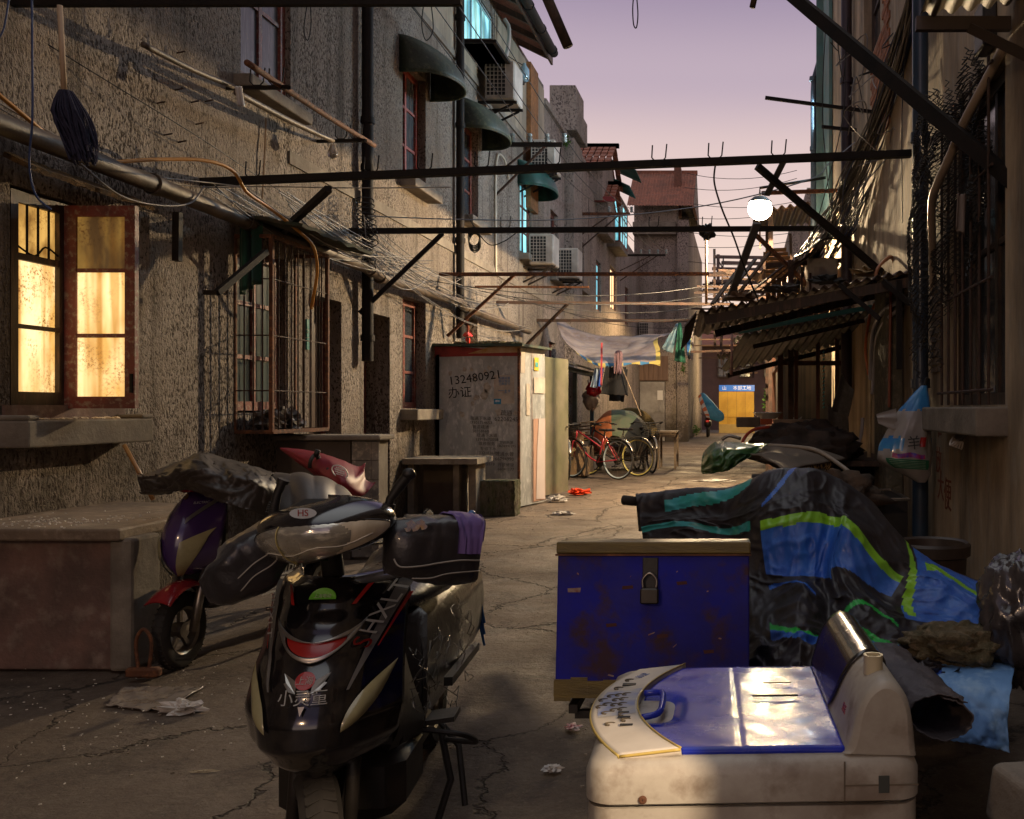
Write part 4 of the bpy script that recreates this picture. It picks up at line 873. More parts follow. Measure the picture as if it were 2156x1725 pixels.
b = MB(); gb_ = mat("worn_button_hollow", (.07, .055, .035), (.14, .11, .07), rough=.6)
for r_, cs_ in ((.34, (.28, .40, .50, .60, .70, .81)), (.52, (.42, .48, .54, .60)), (.68, (.30, .36, .42, .48, .54, .60)), (.2, (.48, .56))):
    for v_ in cs_:
        p = Vector(panel(r_, v_, .0005)); b.tube([p + Vector((.009 * cos(a) , .007 * sin(a), 0)) for a in [radians(40 + 28 * k) for k in range(9)]], .0018, 6)
b.build("button", gb_, cp_)
b = MB()
for v_, u_ in ((.25, .62), (.33, .66), (.38, .7)):
    p = Vector(panel(u_, v_, .0012)); b.cbox(p, (.022, .009, .001))
p = Vector(panel(.5, .735, .001)); b.cbox(p, (.026, .014, .002)); b.build("button", M['acdark'], cp_)
b = MB().grid(lambda u, v: panel(.14 + .8 * u, .36 + .3 * v + 0 * u, .0007), 8, 8); b.build("blue_stripe_print", mat("worn_blue_print", (.20, .24, .42), (.42, .40, .36), rough=.5, scale=30), cp_)
placed(text_mb("神童", .018, .0003), Vector(panel(.5, .86, .0012)), (.5, 1, 0), (-1, .5, 0)).build("lettering", mat("faded_blue_ink", (.12, .16, .35), rough=.6), cp_)
# rear hump with a black cover
def hprof(k, e=0):
    pr = [(.150, .850), (.158, .858), (.166, .885), (.176, .920), (.192, .950), (.214, .966), (.236, .962), (.254, .940), (.263, .905), (.268, .86), (.27, .845)]
    c = cat_interp([Vector((a, 0, b_)) for a, b_ in pr], k); cc = Vector((.212, 0, .86)); return c + (c - cc).normalized() * e
b = MB(); NU = 30
ys_ = [(1.500, -.012), (1.504, -.004), (1.512, 0), (2.0, 0), (2.008, -.004), (2.012, -.012)]
vs = [hprof(i / NU, e) + Vector((0, y, 0)) for y, e in ys_ for i in range(NU + 1)]; fs = [(j * (NU + 1) + i, j * (NU + 1) + i + 1, (j + 1) * (NU + 1) + i + 1, (j + 1) * (NU + 1) + i) for j in range(5) for i in range(NU)]
b.add(vs, fs + [tuple(range(NU + 1)), tuple(reversed(range(5 * (NU + 1), 6 * (NU + 1))))]); hp = b.build("hump", ivory, wm, smooth=True, auto=40)
b = MB().grid(lambda u, v: hprof(.12 + .80 * u * 1.0, .003) + Vector((0, 1.995 - (.335 - .10 * abs(2 * u - .75) ** 2) * v, 0)), 26, 20); b.build("black_cover", mat("wet_black_cover", (.012, .010, .010), (.02, .018, .016), rough=.22, scale=9, coat=.7, bump=.0012, bscale=70, rvar=.12), hp, smooth=True, solid=.003)
b = MB().cyl((.212, 1.575, .958), (.212, 1.575, .984), .016, 20); b.lathe((.212, 1.575, .984), [(.016, 0), (.0165, .004), (.0165, .006), (.012, .006), (.012, -.006)], 20); b.build("hose_cap", mat("yellowed_cap", (.48, .42, .28), rough=.5), hp, smooth=True, auto=30)
placed(text_mb("注意", .016, .0003), hprof(.22, .0015) + Vector((0, 1.60, 0)), (0, 1, 0), (.3, 0, 1)).build("lettering", redp, hp)
b = MB().box((.150, 1.4858, .783), (.1525, 1.4872, .845)); b.box((.150, 1.4858, .806), (.268, 1.4872, .8085)); b.build("cover_seam", mat("dirty_seam", (.14, .11, .08), rough=.9), tr_)
b = MB().box((.205, 1.4855, .795), (.222, 1.4868, .822)); b.build("vent_slot", mat("dark_grey_insert", (.05, .055, .05)), tr_)
b = MB().lathe((-.165, 1.4868, .79), [(.0065, 0), (.0065, -.002), (.004, -.003), (.001, -.003)], 16, 'Y'); b.build("screw", M['rust'], tr_)
for ch in [wm]: ch.rotation_euler = (0, 0, radians(2.2))

# ============================================================ blue box on its rack
bluepaint = mat("scuffed_blue_paint", (.005, .009, .34), (.012, .012, .16), (.05, .02, .04), rough=.58, spec=.25, scale=2.5, bump=.003, bscale=5, dirt=.35, dirtc=(.03, .018, .02), rvar=.12, dscale=7)
tape = mat("old_yellow_tape", (.20, .14, .025), (.11, .08, .02), rough=.4, scale=8, dirt=.4, bump=.002, stretch=(1, 1, 6))
bx = thing("metal_box", "blue painted metal cargo box edged with yellow tape and closed by a padlock", "box", (-.254, 2.85, .56))
x0, x1, y0, y1 = -.528, .021, 2.68, 3.05
MB().box((x0, y0, .585), (x1, y1, .962)).build("body", bluepaint, bx, bevel=.004)
lidb = MB().box((x0 - .004, y0 - .006, .966), (x1 + .004, y1 + .006, 1.0)); lb = lidb.build("lid", tape, bx, bevel=.004)
MB().box((x0 - .006, y0 - .008, .960), (x1 + .006, y1 + .008, .9655)).build("lid_rim", M['rust'], lb)
b = MB()
for k in range(12):
    xa = x0 - .002 + k * .046; b.box((xa, y0 - .003 - .001 * (k % 2), .567 - .012 * random.random() - (.012 if k == 0 else 0)), (xa + .0475, y0 - .0005, .615 + .006 * sin(k * 2)))
b.box((x0 - .004, y0, .568), (x0 - .0005, y1, .61)); b.box((x0, y0, .566), (x1, y1, .584)); b.build("tape_skirt", tape, bx)
pc = Vector((-.262, y0, .87))
b = MB().box((pc.x - .022, y0 - .006, pc.z - .02), (pc.x + .022, y0, pc.z + .085)); b.build("hasp", satin, bx, bevel=.002)
lk = MB().cbox(pc + Vector((0, -.022, -.022)), (.052, .02, .044), ch=.004); lko = lk.build("padlock", mat("black_padlock", (.02, .018, .016), (.05, .04, .03), rough=.4, metal=.5), bx)
MB().tube(curve([pc + Vector((-.018, -.022, 0)), pc + Vector((-.019, -.022, .025)), pc + Vector((0, -.022, .042)), pc + Vector((.019, -.022, .025)), pc + Vector((.018, -.022, 0))], 20), .0038, 8).build("shackle", chrome, lko, smooth=True)
b = MB()
for q in range(9):
    xx, zz = random.uniform(x0 + .03, x1 - .03), random.uniform(.62, .93); l = random.uniform(.004, .022); a = random.uniform(0, 3)
    b.add([(xx, y0 - .0015, zz), (xx + l * cos(a), y0 - .0015, zz + l * sin(a) * .6), (xx + l * cos(a) + .002, y0 - .0015, zz + l * sin(a) * .6 + .004), (xx + .001, y0 - .0015, zz + .004)], [(0, 1, 2, 3)])
b.add([(x0 + .03, y0 - .0012, .868), (x0 + .068, y0 - .0012, .87), (x0 + .066, y0 - .0012, .857), (x0 + .031, y0 - .0012, .857)], [(0, 1, 2, 3)]); b.build("chips", mat("paint_chips", (.35, .30, .28), (.2, .05, .03), rough=.7, scale=40), bx)
b = MB()
for q in range(5):
    xx, zz = random.uniform(x0 + .04, x1 - .1), random.uniform(.63, .93); b.add([(xx + random.uniform(-.003, .003), y0 - .001, zz), (xx + .03, y0 - .001, zz + .003), (xx + .028, y0 - .001, zz + .012), (xx - .002, y0 - .001, zz + .010)], [(0, 1, 2, 3)])
b.build("rust_patches", mat("rust_scrape", (.07, .02, .02), rough=.8), bx)
bx.rotation_euler = (radians(-6.5), 0, 0)
rk = thing("cargo_rack", "black steel cargo rack of a parked bike, carrying the blue box", "rack", (-.25, 2.85, 0))
b = MB()
for z in (.50,): 
    for xx in (-.48, -.02): b.beam((xx, 2.70, .545), (xx, 3.4, .545), .025, .025)
    for yy in (2.74, 3.0, 3.35): b.beam((-.48, yy, .52), (-.02, yy, .52), .022, .022)
b.build("frame", satin, rk)
for xx in (-.40, -.1): MB().tube([(xx, 2.95, .51), (xx * .8 - .05, 3.1, .25), (xx * .6 - .1, 3.25, .02)], .012, 8).build("leg", satin, rk)
wheel("wheel", rk, (-.2, 3.2, .26), .26, .05, 0, 10, chrome, rubber, .88)
# ============================================================ big striped tarp over a parked bike
tb = mat("black_woven_tarp", (.006, .005, .007), (.018, .014, .018), (.011, .009, .011), rough=.55, scale=5, coat=.03, bump=.0012, dirt=.2, dirtc=(.09, .075, .08), rvar=.12)
tbl = mat("blue_woven_tarp", (.018, .085, .42), (.03, .14, .52), rough=.5, scale=6, coat=.08, bump=.002, dirt=.25, dirtc=(.02, .03, .12), stretch=(3, 3, .5))
tgr = mat("lime_tarp_stripe", (.22, .48, .02), (.16, .38, .03), rough=.4, scale=8)
tte = mat("teal_tarp_stripe", (.01, .22, .15), (.05, .30, .34), rough=.4, scale=8)
tpale = mat("pale_blue_tarp_weave", (.16, .34, .66), (.10, .24, .52), (.24, .42, .68), rough=.6, scale=4, bump=.002, dirt=.2)
rows = [
 [(1345, 1120, 4.9), (1440, 1110, 4.9), (1545, 1100, 4.9), (1620, 1090, 4.9), (1680, 1090, 4.9), (1745, 1100, 4.9), (1830, 1130, 4.8), (1895, 1180, 4.8), (1975, 1220, 4.6), (2080, 1250, 4.3)],
 [(1338, 1042, 4.2), (1440, 1030, 4.15), (1545, 1025, 4.05), (1620, 993, 4.0), (1680, 988, 3.95), (1745, 998, 3.95), (1830, 1052, 3.95), (1895, 1128, 3.9), (1975, 1187, 3.8), (2080, 1230, 3.6)],
 [(1346, 1085, 4.1), (1440, 1080, 4.0), (1528, 1086, 3.9), (1605, 1050, 3.72), (1680, 1040, 3.66), (1745, 1048, 3.7), (1815, 1095, 3.62), (1905, 1180, 3.55), (1990, 1215, 3.5), (2085, 1262, 3.4)],
 [(1352, 1120, 4.05), (1440, 1108, 3.95), (1535, 1122, 3.85), (1600, 1108, 3.62), (1680, 1090, 3.55), (1752, 1098, 3.6), (1790, 1105, 3.48), (1885, 1215, 3.45), (1995, 1240, 3.4), (2080, 1290, 3.3)],
 [(1358, 1160, 4.0), (1450, 1160, 3.9), (1540, 1185, 3.75), (1610, 1195, 3.55), (1680, 1200, 3.48), (1735, 1200, 3.5), (1770, 1190, 3.4), (1860, 1262, 3.36), (1985, 1290, 3.3), (2068, 1325, 3.2)],
 [(1375, 1230, 3.9), (1470, 1230, 3.8), (1550, 1240, 3.6), (1620, 1250, 3.45), (1690, 1238, 3.3), (1740, 1262, 3.35), (1800, 1262, 3.2), (1880, 1300, 3.2), (1970, 1318, 3.2), (2050, 1345, 3.1)],
 [(1400, 1330, 3.6), (1480, 1330, 3.5), (1560, 1335, 3.35), (1620, 1325, 3.15), (1690, 1312, 3.05), (1750, 1335, 3.15), (1810, 1330, 3.0), (1880, 1350, 3.0), (1960, 1365, 3.0), (2035, 1375, 3.0)],
 [(1420, 1400, 3.4), (1500, 1390, 3.25), (1570, 1385, 3.1), (1630, 1372, 2.9), (1700, 1362, 2.85), (1760, 1378, 2.92), (1820, 1380, 2.85), (1880, 1388, 2.85), (1950, 1395, 2.85), (2020, 1400, 2.85)],
 [(1430, 1560, 3.3), (1500, 1530, 3.1), (1570, 1510, 2.95), (1630, 1470, 2.72), (1700, 1450, 2.65), (1760, 1470, 2.7), (1820, 1450, 2.65), (1880, 1440, 2.7), (1950, 1430, 2.75), (2015, 1425, 2.8)]]
pf = patch([[P(*p) for p in r] for r in rows])
def ridged(p, s_): 
    n_ = 1 - abs(noise.noise(p * s_)); return n_ * n_
def tarpfn(u, v):
    p = pf(u, v); q = Vector((u * 5.2, v * 2.6, 1.7)); amp = (.012 + .05 * v) * (1 if v > .13 else v / .13)
    low = max(0, (v - .55) / .45)
    d = .0018 * (ridged(Vector((u * 38 - v * 9, v * 30 + u * 6, 2)), 1) ** 3 - .3) + .010 * (ridged(Vector((u * 10 + v * 12, v * 8 - u * 9, 12)), 1) ** 5) + amp * (ridged(q + Vector((0, 0, 3)), 1.0) - .6) + amp * .6 * (ridged(Vector((u * 15 + v * 2, v * (3.0 + 9 * low), 5)), 1.0) - .6) + .035 * low * (ridged(Vector((u * 7 - v * 5, v * 9 + u * 4, 15)), 1.0) ** 2 - .5) + .007 * (ridged(Vector((u * 24, v * 18, 9)), 1) - .6)
    fold = .035 * math.exp(-((u - .60) / .018) ** 2) * (1 if .2 < v < .62 else .3)
    return p + Vector((0, -d - fold, d * (.35 + .5 * low)))
tp = thing("tarpaulin", "big black tarpaulin with blue bands and lime stripes draped over a parked bike", "tarpaulin", (.3, 3.6, 0))
b = MB(); NU, NV = 230, 190
b.grid(tarpfn, NU, NV)
def tcol(u, v):
    r = v * 8; w_ = .10 * noise.noise(Vector((u * 7, 0, 4)))
    if u < .30:
        c = 3.0 + w_ - .1
        if abs(r - c) < .16: return 3
        if u > .07 and u < .28 and 1.25 < r + (u - .2) * 2.5 < 1.62 and r > 1.08: return 3
        return 0
    if u < .335: return 0
    if u < .60:
        if abs(r - (3.0 + w_)) < .14: return 2
        if 3.1 + w_ < r < 4.25 + w_ * 2: return 1
        if u < .44 and abs(r - (1.1 + (.44 - u) * 11)) < .10: return 1
    elif u < .79:
        if abs(r - (2.95 + w_ + (u - .6) * .4)) < .17: return 2
        if 3.1 + w_ < r < 3.95 + w_ * 3: return 1
    else:
        if abs(u - .80 - (r - 2) * .012) < .009 and r < 4.6: return 2
        if abs(r - 1.65 - 6 * abs(u - .87)) < .16 and .84 < u < .965: return 2
        if u > .815 and 1.2 < r < 4.9: return 1
        return 0
    if r > 4.6 and u > .33:
        c = 6.15 + .35 * sin(u * 17) + w_
        if abs(r - c) < .11: return 4
        if c < r < c + .42: return 1
        if abs(r - (5.25 + .3 * sin(u * 23 + 1))) < .07 and u > .62: return 4
        if u < .5 and abs(r - 4.9 + .3 * sin(u * 20)) < .08: return 1
    return 0
k = 0
for j in range(NV):
    for i in range(NU): b.mi[k] = tcol((i + .5) / NU, (j + .5) / NV); k += 1
tgreen = mat("green_tarp_stripe", (.02, .40, .06), (.02, .3, .05), rough=.4)
b.build("sheet", [tb, tbl, tgr, tte, tgreen], tp, smooth=True)
hg = thing("handlebar_grip", "black rubber handlebar grip poking out from the left edge of the big tarpaulin", "grip", tuple(P(1322, 1055, 4.25)))
b = MB().tube([P(1310, 1053, 4.22), P(1313, 1053, 4.22), P(1330, 1055, 4.25), P(1350, 1057, 4.3)], [.018, .022, .022, .02], 14); b.build("rubber_grip", rubber, hg, smooth=True, auto=40)
b = MB().tube([P(1348, 1057, 4.3), P(1430, 1062, 4.45), P(1500, 1060, 4.5)], .012, 8).build("bar", chrome, hg)
# rolled-up grey end of tarp and pale blue corner weighted by a rock
rl = thing("tarpaulin_roll", "rolled crumpled grey tarpaulin end beside the washing machine, opening towards the camera", "tarpaulin", tuple(P(1930, 1500, 2.4)))
pth = [P(1850, 1395, 2.75), P(1880, 1420, 2.6), P(1920, 1455, 2.45), P(1960, 1490, 2.3), P(1985, 1512, 2.22)]
def rolf(u, v):
    c = cat_interp(pth, v); th = 2 * pi * u * 1.12; r = (.10 - .01 * v) * (1 - .16 * u) * (1 + .12 * noise.fractal(Vector((cos(th) * 2, sin(th) * 2, v * 5)), .6, 2, 4))
    return c + Vector((.9 * r * cos(th + .8), -.15 * r * cos(th + .8), .62 * r * sin(th + .8)))
MB().grid(rolf, 64, 40).build("sheet", mat("dark_grey_tarp", (.035, .028, .032), (.07, .058, .06), rough=.55, scale=5, bump=.005, dirt=.3, dirtc=(.12, .1, .1)), rl, smooth=True, solid=.003)
pb = thing("tarpaulin", "pale blue woven tarpaulin corner hanging stiffly beneath the mossy rock", "tarpaulin", tuple(P(2050, 1480, 2.6)))
rr_ = [[(1870, 1400, 2.9), (1950, 1392, 2.9), (2040, 1392, 2.88), (2138, 1398, 2.85)], [(1890, 1440, 2.75), (1960, 1440, 2.7), (2040, 1440, 2.68), (2128, 1450, 2.66)], [(1900, 1500, 2.6), (1970, 1500, 2.6), (2050, 1510, 2.6), (2122, 1520, 2.6)], [(1925, 1530, 2.55), (1990, 1556, 2.56), (2060, 1568, 2.58), (2126, 1586, 2.58)]]
pq = patch([[P(*p) for p in r] for r in rr_])
b = MB().grid(lambda u, v: pq(u, v) + Vector((0, .012 * noise.fractal(Vector((u * 5, v * 5, 2)), .6, 2, 4), .004 * noise.noise(Vector((u * 30, v * 20, 0))))), 60, 40)
k = 0
for j in range(40):
    for i in range(60):
        u_ = i / 60 + .15 * noise.noise(Vector((j * .2, 0, 0))); b.mi[k] = 1 if u_ < .36 else 0; k += 1
b.build("sheet", [tpale, mat("deep_blue_tarp", (.012, .05, .30), (.02, .07, .36), rough=.45, scale=6)], pb, smooth=True, solid=.002)
rkk = MB().blob(P(2010, 1355, 2.9), (.150, .11, .062), 26, .32, 1.9, 4); 
tag(rkk.build("rock", mat("mossy_brown_rock", (.13, .10, .055), (.05, .045, .02), (.20, .15, .09), rough=.95, scale=9, bump=.03, bscale=30), smooth=True), "rough brown mossy rock weighing down the pale blue tarpaulin", "rock")
# dark rubbish heap beneath, black bag at the far right
bgb = MB().blob(P(2146, 1300, 2.9), (.12, .11, .19), 30, .26, 1.8, 8)
tag(bgb.build("rubbish_bag", mat("black_bin_bag", (.02, .018, .02), (.07, .06, .06), rough=.22, scale=6, coat=.5, bump=.006, bscale=9), smooth=True), "shiny black rubbish bag slumped by the near right wall", "bag")
b = MB().grid(lambda u, v: Vector(P(2075 + 90 * u, 1240 - 40 * u + 30 * v - 40 * v * u, 3.0)) + Vector((0, .02 * noise.noise(Vector((u * 6, v * 6, 3))), .01 * noise.noise(Vector((u * 9, v * 9, 0))))), 16, 8)
tag(b.build("bamboo_strip", mat("yellow_bamboo", (.36, .25, .08), (.22, .14, .05), rough=.6, scale=8), solid=.006), "yellowed split bamboo strip sticking out above the black rubbish bag", "bamboo strip")
b = MB().cbox(P(2176, 1700, 2.2), (.12, .2, .14), (.1, .1, .4), .012); b.cbox(P(2176, 1700, 2.2) - Vector((0, 0, .26)), (.2, .26, .36), ch=.01)
tag(b.build("concrete_block", M['conc'], bevel=.01), "broken grey concrete block in the bottom right corner of the alley", "concrete block")
# ============================================================ left side: counters, covered scooters, cage, shed
conc = M['conc']
ct = thing("concrete_counter", "low pinkish rendered counter with a concrete slab top below the lit window", "counter", (-3.8, 5.1, 0))
b = MB().box((-4.3, 5.08, 0), (-3.30, 5.26, .70)); b.build("front_panel", M['pinkplaster'], ct, bevel=.012)
MB().box((-3.36, 5.04, 0), (-3.24, 5.30, .71)).build("end_pier", conc, ct, bevel=.02)
out = [Vector(p) for p in ((-4.3, 5.0, 0), (-3.28, 5.0, 0), (-3.3, 5.5, 0), (-3.66, 6.35, 0), (-4.29, 6.5, 0))]
MB().prism(out, (0, 0, .70), (0, 0, .765)).build("slab_top", mat("worn_slab_top", (.30, .22, .15), (.18, .13, .09), (.36, .28, .2), rough=.7, scale=3, bump=.008, dirt=.5), ct, bevel=.012)
b = MB()
for k in range(150):
    x, y = random.gauss(-3.85, .25), random.gauss(5.3, .18)
    if -4.25 < x < -3.33 and 5.02 < y < 5.9: b.cbox((x, y, .768), (.010, .006, .004), (0, 0, random.random() * 3))
o = b.build("rice_grains", mat("scattered_pale_grains", (.75, .70, .62), rough=.8)); tag(o, "pale grains scattered over the slab top of the low counter", "grains", kind="stuff")
b = MB()
for k in range(190):
    x, y = random.gauss(-2.9, .42), random.gauss(4.4, .55)
    if x > -4.2 and y > 2.6: b.cbox((x, y, .006), (random.uniform(.004, .011), .004, .003), (0, 0, random.random() * 3))
o = b.build("rice_grains", _mc["scattered_pale_grains"]); tag(o, "pale grains scattered over the concrete in front of the counter", "grains", kind="stuff")
# bamboo stick
b = MB().tube([P(262, 938, 5.9), P(285, 980, 5.85), P(322, 1052, 5.8)], [.013, .012, .013], 10)
for t in (.2, .5, .8): p = P(262, 938, 5.9).lerp(P(322, 1052, 5.8), t); b.lathe(p, [(.012, -.004), (.015, 0), (.012, .004)], 10)
tag(b.build("bamboo_stick", mat("orange_brown_bamboo", (.34, .17, .05), (.22, .1, .03), rough=.4, scale=6), smooth=True), "orange brown bamboo stick leaning on the plaster wall behind the counter", "stick")
# ---- purple scooter (local frame, turned a little)
ps = thing("scooter", "purple scooter with a red front mudguard under a crumpled black cover, beside the counter", "scooter", (-3.03, 5.12, 0), radians(-8), world=False)
purple = mat("glossy_purple_paint", (.045, .022, .11), (.07, .03, .15), rough=.2, scale=3, coat=1, dirt=.3, dirtc=(.09, .07, .06))
wheel("wheel", ps, (0, 0, .205), .205, .075, radians(6), 5, chrome)
wheel("wheel", ps, (.02, 1.28, .205), .205, .08, 0, 5, chrome)
b = MB().grid(lambda u, v: (.02 + (v - .5) * .15 * (1 - .2 * u), .255 * cos(.75 + 1.6 * u) * -1, .21 + (.262 - .03 * (2 * v - 1) ** 2) * sin(.75 + 1.6 * u)), 20, 8).build("mudguard", mat("cherry_red_plastic", (.30, .015, .02), (.2, .01, .015), rough=.25, coat=.6, dirt=.3), ps, smooth=True, solid=.006)
for s_ in (-.08, .08): MB().tube([(s_, .0, .20), (s_, .05, .38), (s_, .10, .56)], [.022, .024, .014], 12).build("fork_leg", chrome, ps, smooth=True)
ap = [(.50, .07, .00), (.55, .13, -.04), (.62, .165, -.06), (.72, .175, -.05), (.82, .16, .0), (.90, .12, .06), (.955, .06, .11)]
def apf(u, v):
    z, w_, y = [cat_interp([Vector(a) for a in ap], v)[k] for k in range(3)]; a = 2 * u - 1; return (w_ * a, y + .16 * abs(a) ** 2 - .02 * (1 - a * a), z)
b = MB().grid(apf, 32, 34).build("front_apron", purple, ps, smooth=True, solid=.006)
for sg in (1, -1):
    MB().grid(lambda u, v: Vector(apf(.5 + sg * (.10 + .30 * u + .06 * v), .12 + .38 * u + .34 * (v - .5) * (1.2 - u) * 1.6)) + Vector((0, -.016 - .010 * sin(pi * v), 0)), 14, 8).build("headlight", amber, b, smooth=True)
    MB().grid(lambda u, v: Vector(apf(.5 + sg * (.16 + .30 * u), .60 + .22 * u + .05 * v)) + Vector((0, -.009, 0)), 12, 3).build("silver_decal", silver, b, smooth=True)
MB().add([Vector(apf(.5 + .05 * cos(2 * pi * k / 16), .88 + .035 * sin(2 * pi * k / 16))) + Vector((0, -.006, 0)) for k in range(16)], [tuple(range(16))]).build("round_badge", mat("brass_badge", (.4, .3, .12), metal=.7, rough=.3), b)
b2 = MB()
for q in range(3):
    t_ = text_mb("ZIPOT"[q:q + 1] if 0 else ("ELECTRIC" if q == 0 else "-"), .018, .0003)
    if q == 0: 
        for v in t_.v: p = Vector(apf(.5 + .27 + v.x * 2.2, .80 + v.y * 2)) + Vector((0, -.008, 0)); b2.v.append(p)
        b2.f = t_.f
b2.build("lettering", whitep, b)
b = MB().cbox((0.01, .95, .52), (.27, .95, .26), ch=.07); b.cbox((0, .35, .34), (.26, .5, .08), ch=.02); b.cbox((0, .2, .62), (.26, .06, .45), ch=.02); b.cyl((0, .12, .85), (0, .2, 1.0), .03); bdy = b.build("body", satin, ps, smooth=True, auto=40)
t_ = text_mb("ZIPO", .12, .0005); 
for v in t_.v: v.x, v.y, v.z = .146, .55 + v.x + .2 + v.y * .3, .40 + v.y
t_.build("lettering", whitep, bdy)
b = MB()
for k in range(5): b.box((.147, .48 + .012 * k, .30 + .022 * k), (.149, .92 - .02 * k, .312 + .022 * k))
b.build("white_stripes", whitep, bdy)
b = MB().tube(curve([(.16, .5, .22), (.22, .6, .21), (.2, 1.0, .18), (.17, 1.3, .2)], 12), .012, 8); b.build("exhaust_bar", chrome, ps, smooth=True)
b = MB().tube([(-.32, .2, 1.04), (-.1, .14, 1.0), (.1, .14, 1.0), (.32, .2, 1.04)], .014, 10).build("handlebar", chrome, ps)
MB().blob((.0, .06, .99), (.085, .06, .05), 10, .1).build("red_reflector", redp, ps, smooth=True)
# crumpled covers on it (things of their own)
cover = mat("brown_black_vinyl_cover", (.045, .034, .028), (.022, .018, .016), rough=.5, scale=3, coat=.05, bump=.003, dirt=.25, dirtc=(.12, .09, .07))
rows = [[(300, 1002, 5.6), (380, 975, 5.6), (430, 958, 5.5), (480, 968, 5.6), (540, 985, 5.7), (585, 1000, 5.8)],
        [(298, 1000, 5.25), (350, 996, 5.15), (415, 962, 5.1), (460, 978, 5.1), (530, 990, 5.15), (572, 1004, 5.3)],
        [(295, 1012, 5.1), (345, 1008, 5.0), (410, 985, 4.85), (470, 1000, 4.85), (530, 1002, 4.9), (578, 1010, 5.1)],
        [(300, 1038, 5.1), (350, 1032, 5.0), (398, 1012, 4.85), (470, 1030, 4.8), (535, 1030, 4.85), (588, 1040, 5.0)],
        [(302, 1042, 5.12), (352, 1040, 5.05), (400, 1034, 4.95), (470, 1060, 4.8), (520, 1075, 4.8), (572, 1092, 5.0)]]
pq2 = patch([[P(*p) for p in r] for r in rows])
b = MB().grid(lambda u, v: pq2(u, v) + Vector((0, -1, .4)) * (.035 * (ridged(Vector((u * 6, v * 2.5, 3)), 1) - .5) + .022 * (ridged(Vector((u * 11 + v * 4, v * 5, 8)), 1) ** 4 - .3) + .008 * ridged(Vector((u * 26 - v * 8, v * 11, 4)), 1) ** 4), 90, 50)
tag(b.build("vehicle_cover", cover, smooth=True, solid=.003), "crumpled brown black vinyl cover thrown over the handlebar of the purple scooter", "cover")
rows = [[(560, 1000, 5.8), (610, 1000, 5.9), (660, 1003, 6.0), (710, 1020, 6.0), (745, 1050, 6.0)],
        [(556, 1018, 5.5), (610, 1005, 5.4), (660, 1010, 5.4), (705, 1028, 5.5), (748, 1056, 5.6)],
        [(560, 1056, 5.2), (615, 1066, 5.15), (665, 1066, 5.15), (710, 1064, 5.3), (750, 1066, 5.5)],
        [(565, 1130, 5.1), (615, 1120, 5.05), (665, 1110, 5.1), (710, 1100, 5.2), (750, 1090, 5.4)]]
pq3 = patch([[P(*p) for p in r] for r in rows])
tag(MB().grid(lambda u, v: pq3(u, v) + Vector((0, 0, .012 * abs(sin(u * pi * 4)))), 60, 24).build("umbrella_canopy", mat("grey_nylon", (.10, .085, .078), (.07, .06, .055), rough=.45, scale=3, bump=.001), smooth=True, solid=.003), "dull grey umbrella canopy spread over the seat of the purple scooter", "umbrella")
b = MB()
for k in range(13):
    c = Vector((-2.55 + .012 * k + .02 * sin(k), 5.35 + .01 * k, .42 - .034 * k + .0)); a = k * 1.5708
    b.tube([c + Vector((.012 * cos(t) * cos(a), .012 * cos(t) * sin(a), .022 * sin(t))) for t in [2 * pi * q / 10 for q in range(10)]], .0032, 6, closed=True)
b.cbox((-2.50, 5.36, .47), (.05, .03, .07), ch=.006); tag(b.build("chain_lock", chrome, smooth=True), "steel chain lock dangling beside the purple scooter", "chain lock")
b = MB().tube(curve([(-3.08, 4.86, .02), (-3.1, 4.86, .2), (-3.06, 4.86, .27), (-3.02, 4.86, .2), (-3.04, 4.86, .02)], 20), .009, 8); b.cbox((-3.06, 4.86, .05), (.17, .05, .05), ch=.01)
tag(b.build("wheel_clamp", M['rust'], smooth=True, auto=40), "rusty wheel lock standing against the front tyre of the purple scooter", "lock")
# ---- bike with a red umbrella folded over its bars
rb = thing("bicycle", "bicycle parked before the tiled counter, only its black bars and a wheel showing", "bicycle", tuple(G(700, 1300)))
b = MB().tube(curve([P(652, 985, 6.8), P(655, 968, 6.8), P(668, 960, 6.9), P(690, 1005, 7.0)], 16), .014, 8); b.tube([P(664, 962, 6.85), P(670, 948, 6.85)], .02, 10); b.tube([P(683, 1015, 6.8), P(692, 985, 6.8)], .015, 8); b.tube([P(668, 960, 6.9), P(700, 1060, 7.1), P(712, 1150, 7.2)], .016, 8); b.build("handlebar", satin, rb, smooth=True)
M4 = None
wheel("wheel", rb, tuple(P(755, 1085, 7.3)), .26, .05, radians(20), 8, chrome, rubber, .9); wheel("wheel", rb, (-2.75, 8.3, .26), .26, .05, radians(5), 8, chrome, rubber, .9)
MB().tube([P(712, 1150, 7.2), (-2.8, 8.3, .26)], .018, 8).build("frame", satin, rb)
rows = [[(590, 943, 7.3), (640, 948, 7.2), (680, 958, 7.1), (720, 972, 7.1), (755, 985, 7.2), (770, 975, 7.3)],
        [(591, 944, 7.3), (645, 962, 7.0), (690, 972, 6.85), (725, 990, 6.8), (750, 1000, 6.9), (768, 985, 7.1)],
        [(592, 946, 7.3), (655, 985, 6.9), (695, 1008, 6.75), (725, 1022, 6.7), (752, 1032, 6.8), (770, 1010, 7.0)],
        [(593, 947, 7.3), (662, 1000, 7.0), (705, 1028, 6.85), (735, 1045, 6.8), (765, 1040, 6.85), (792, 1012, 7.0)]]
pq4 = patch([[P(*p) for p in r] for r in rows])
ru = thing("umbrella", "folded crimson umbrella with a round white emblem, laid over the black bicycle bars", "umbrella", tuple(P(690, 1000, 7)))
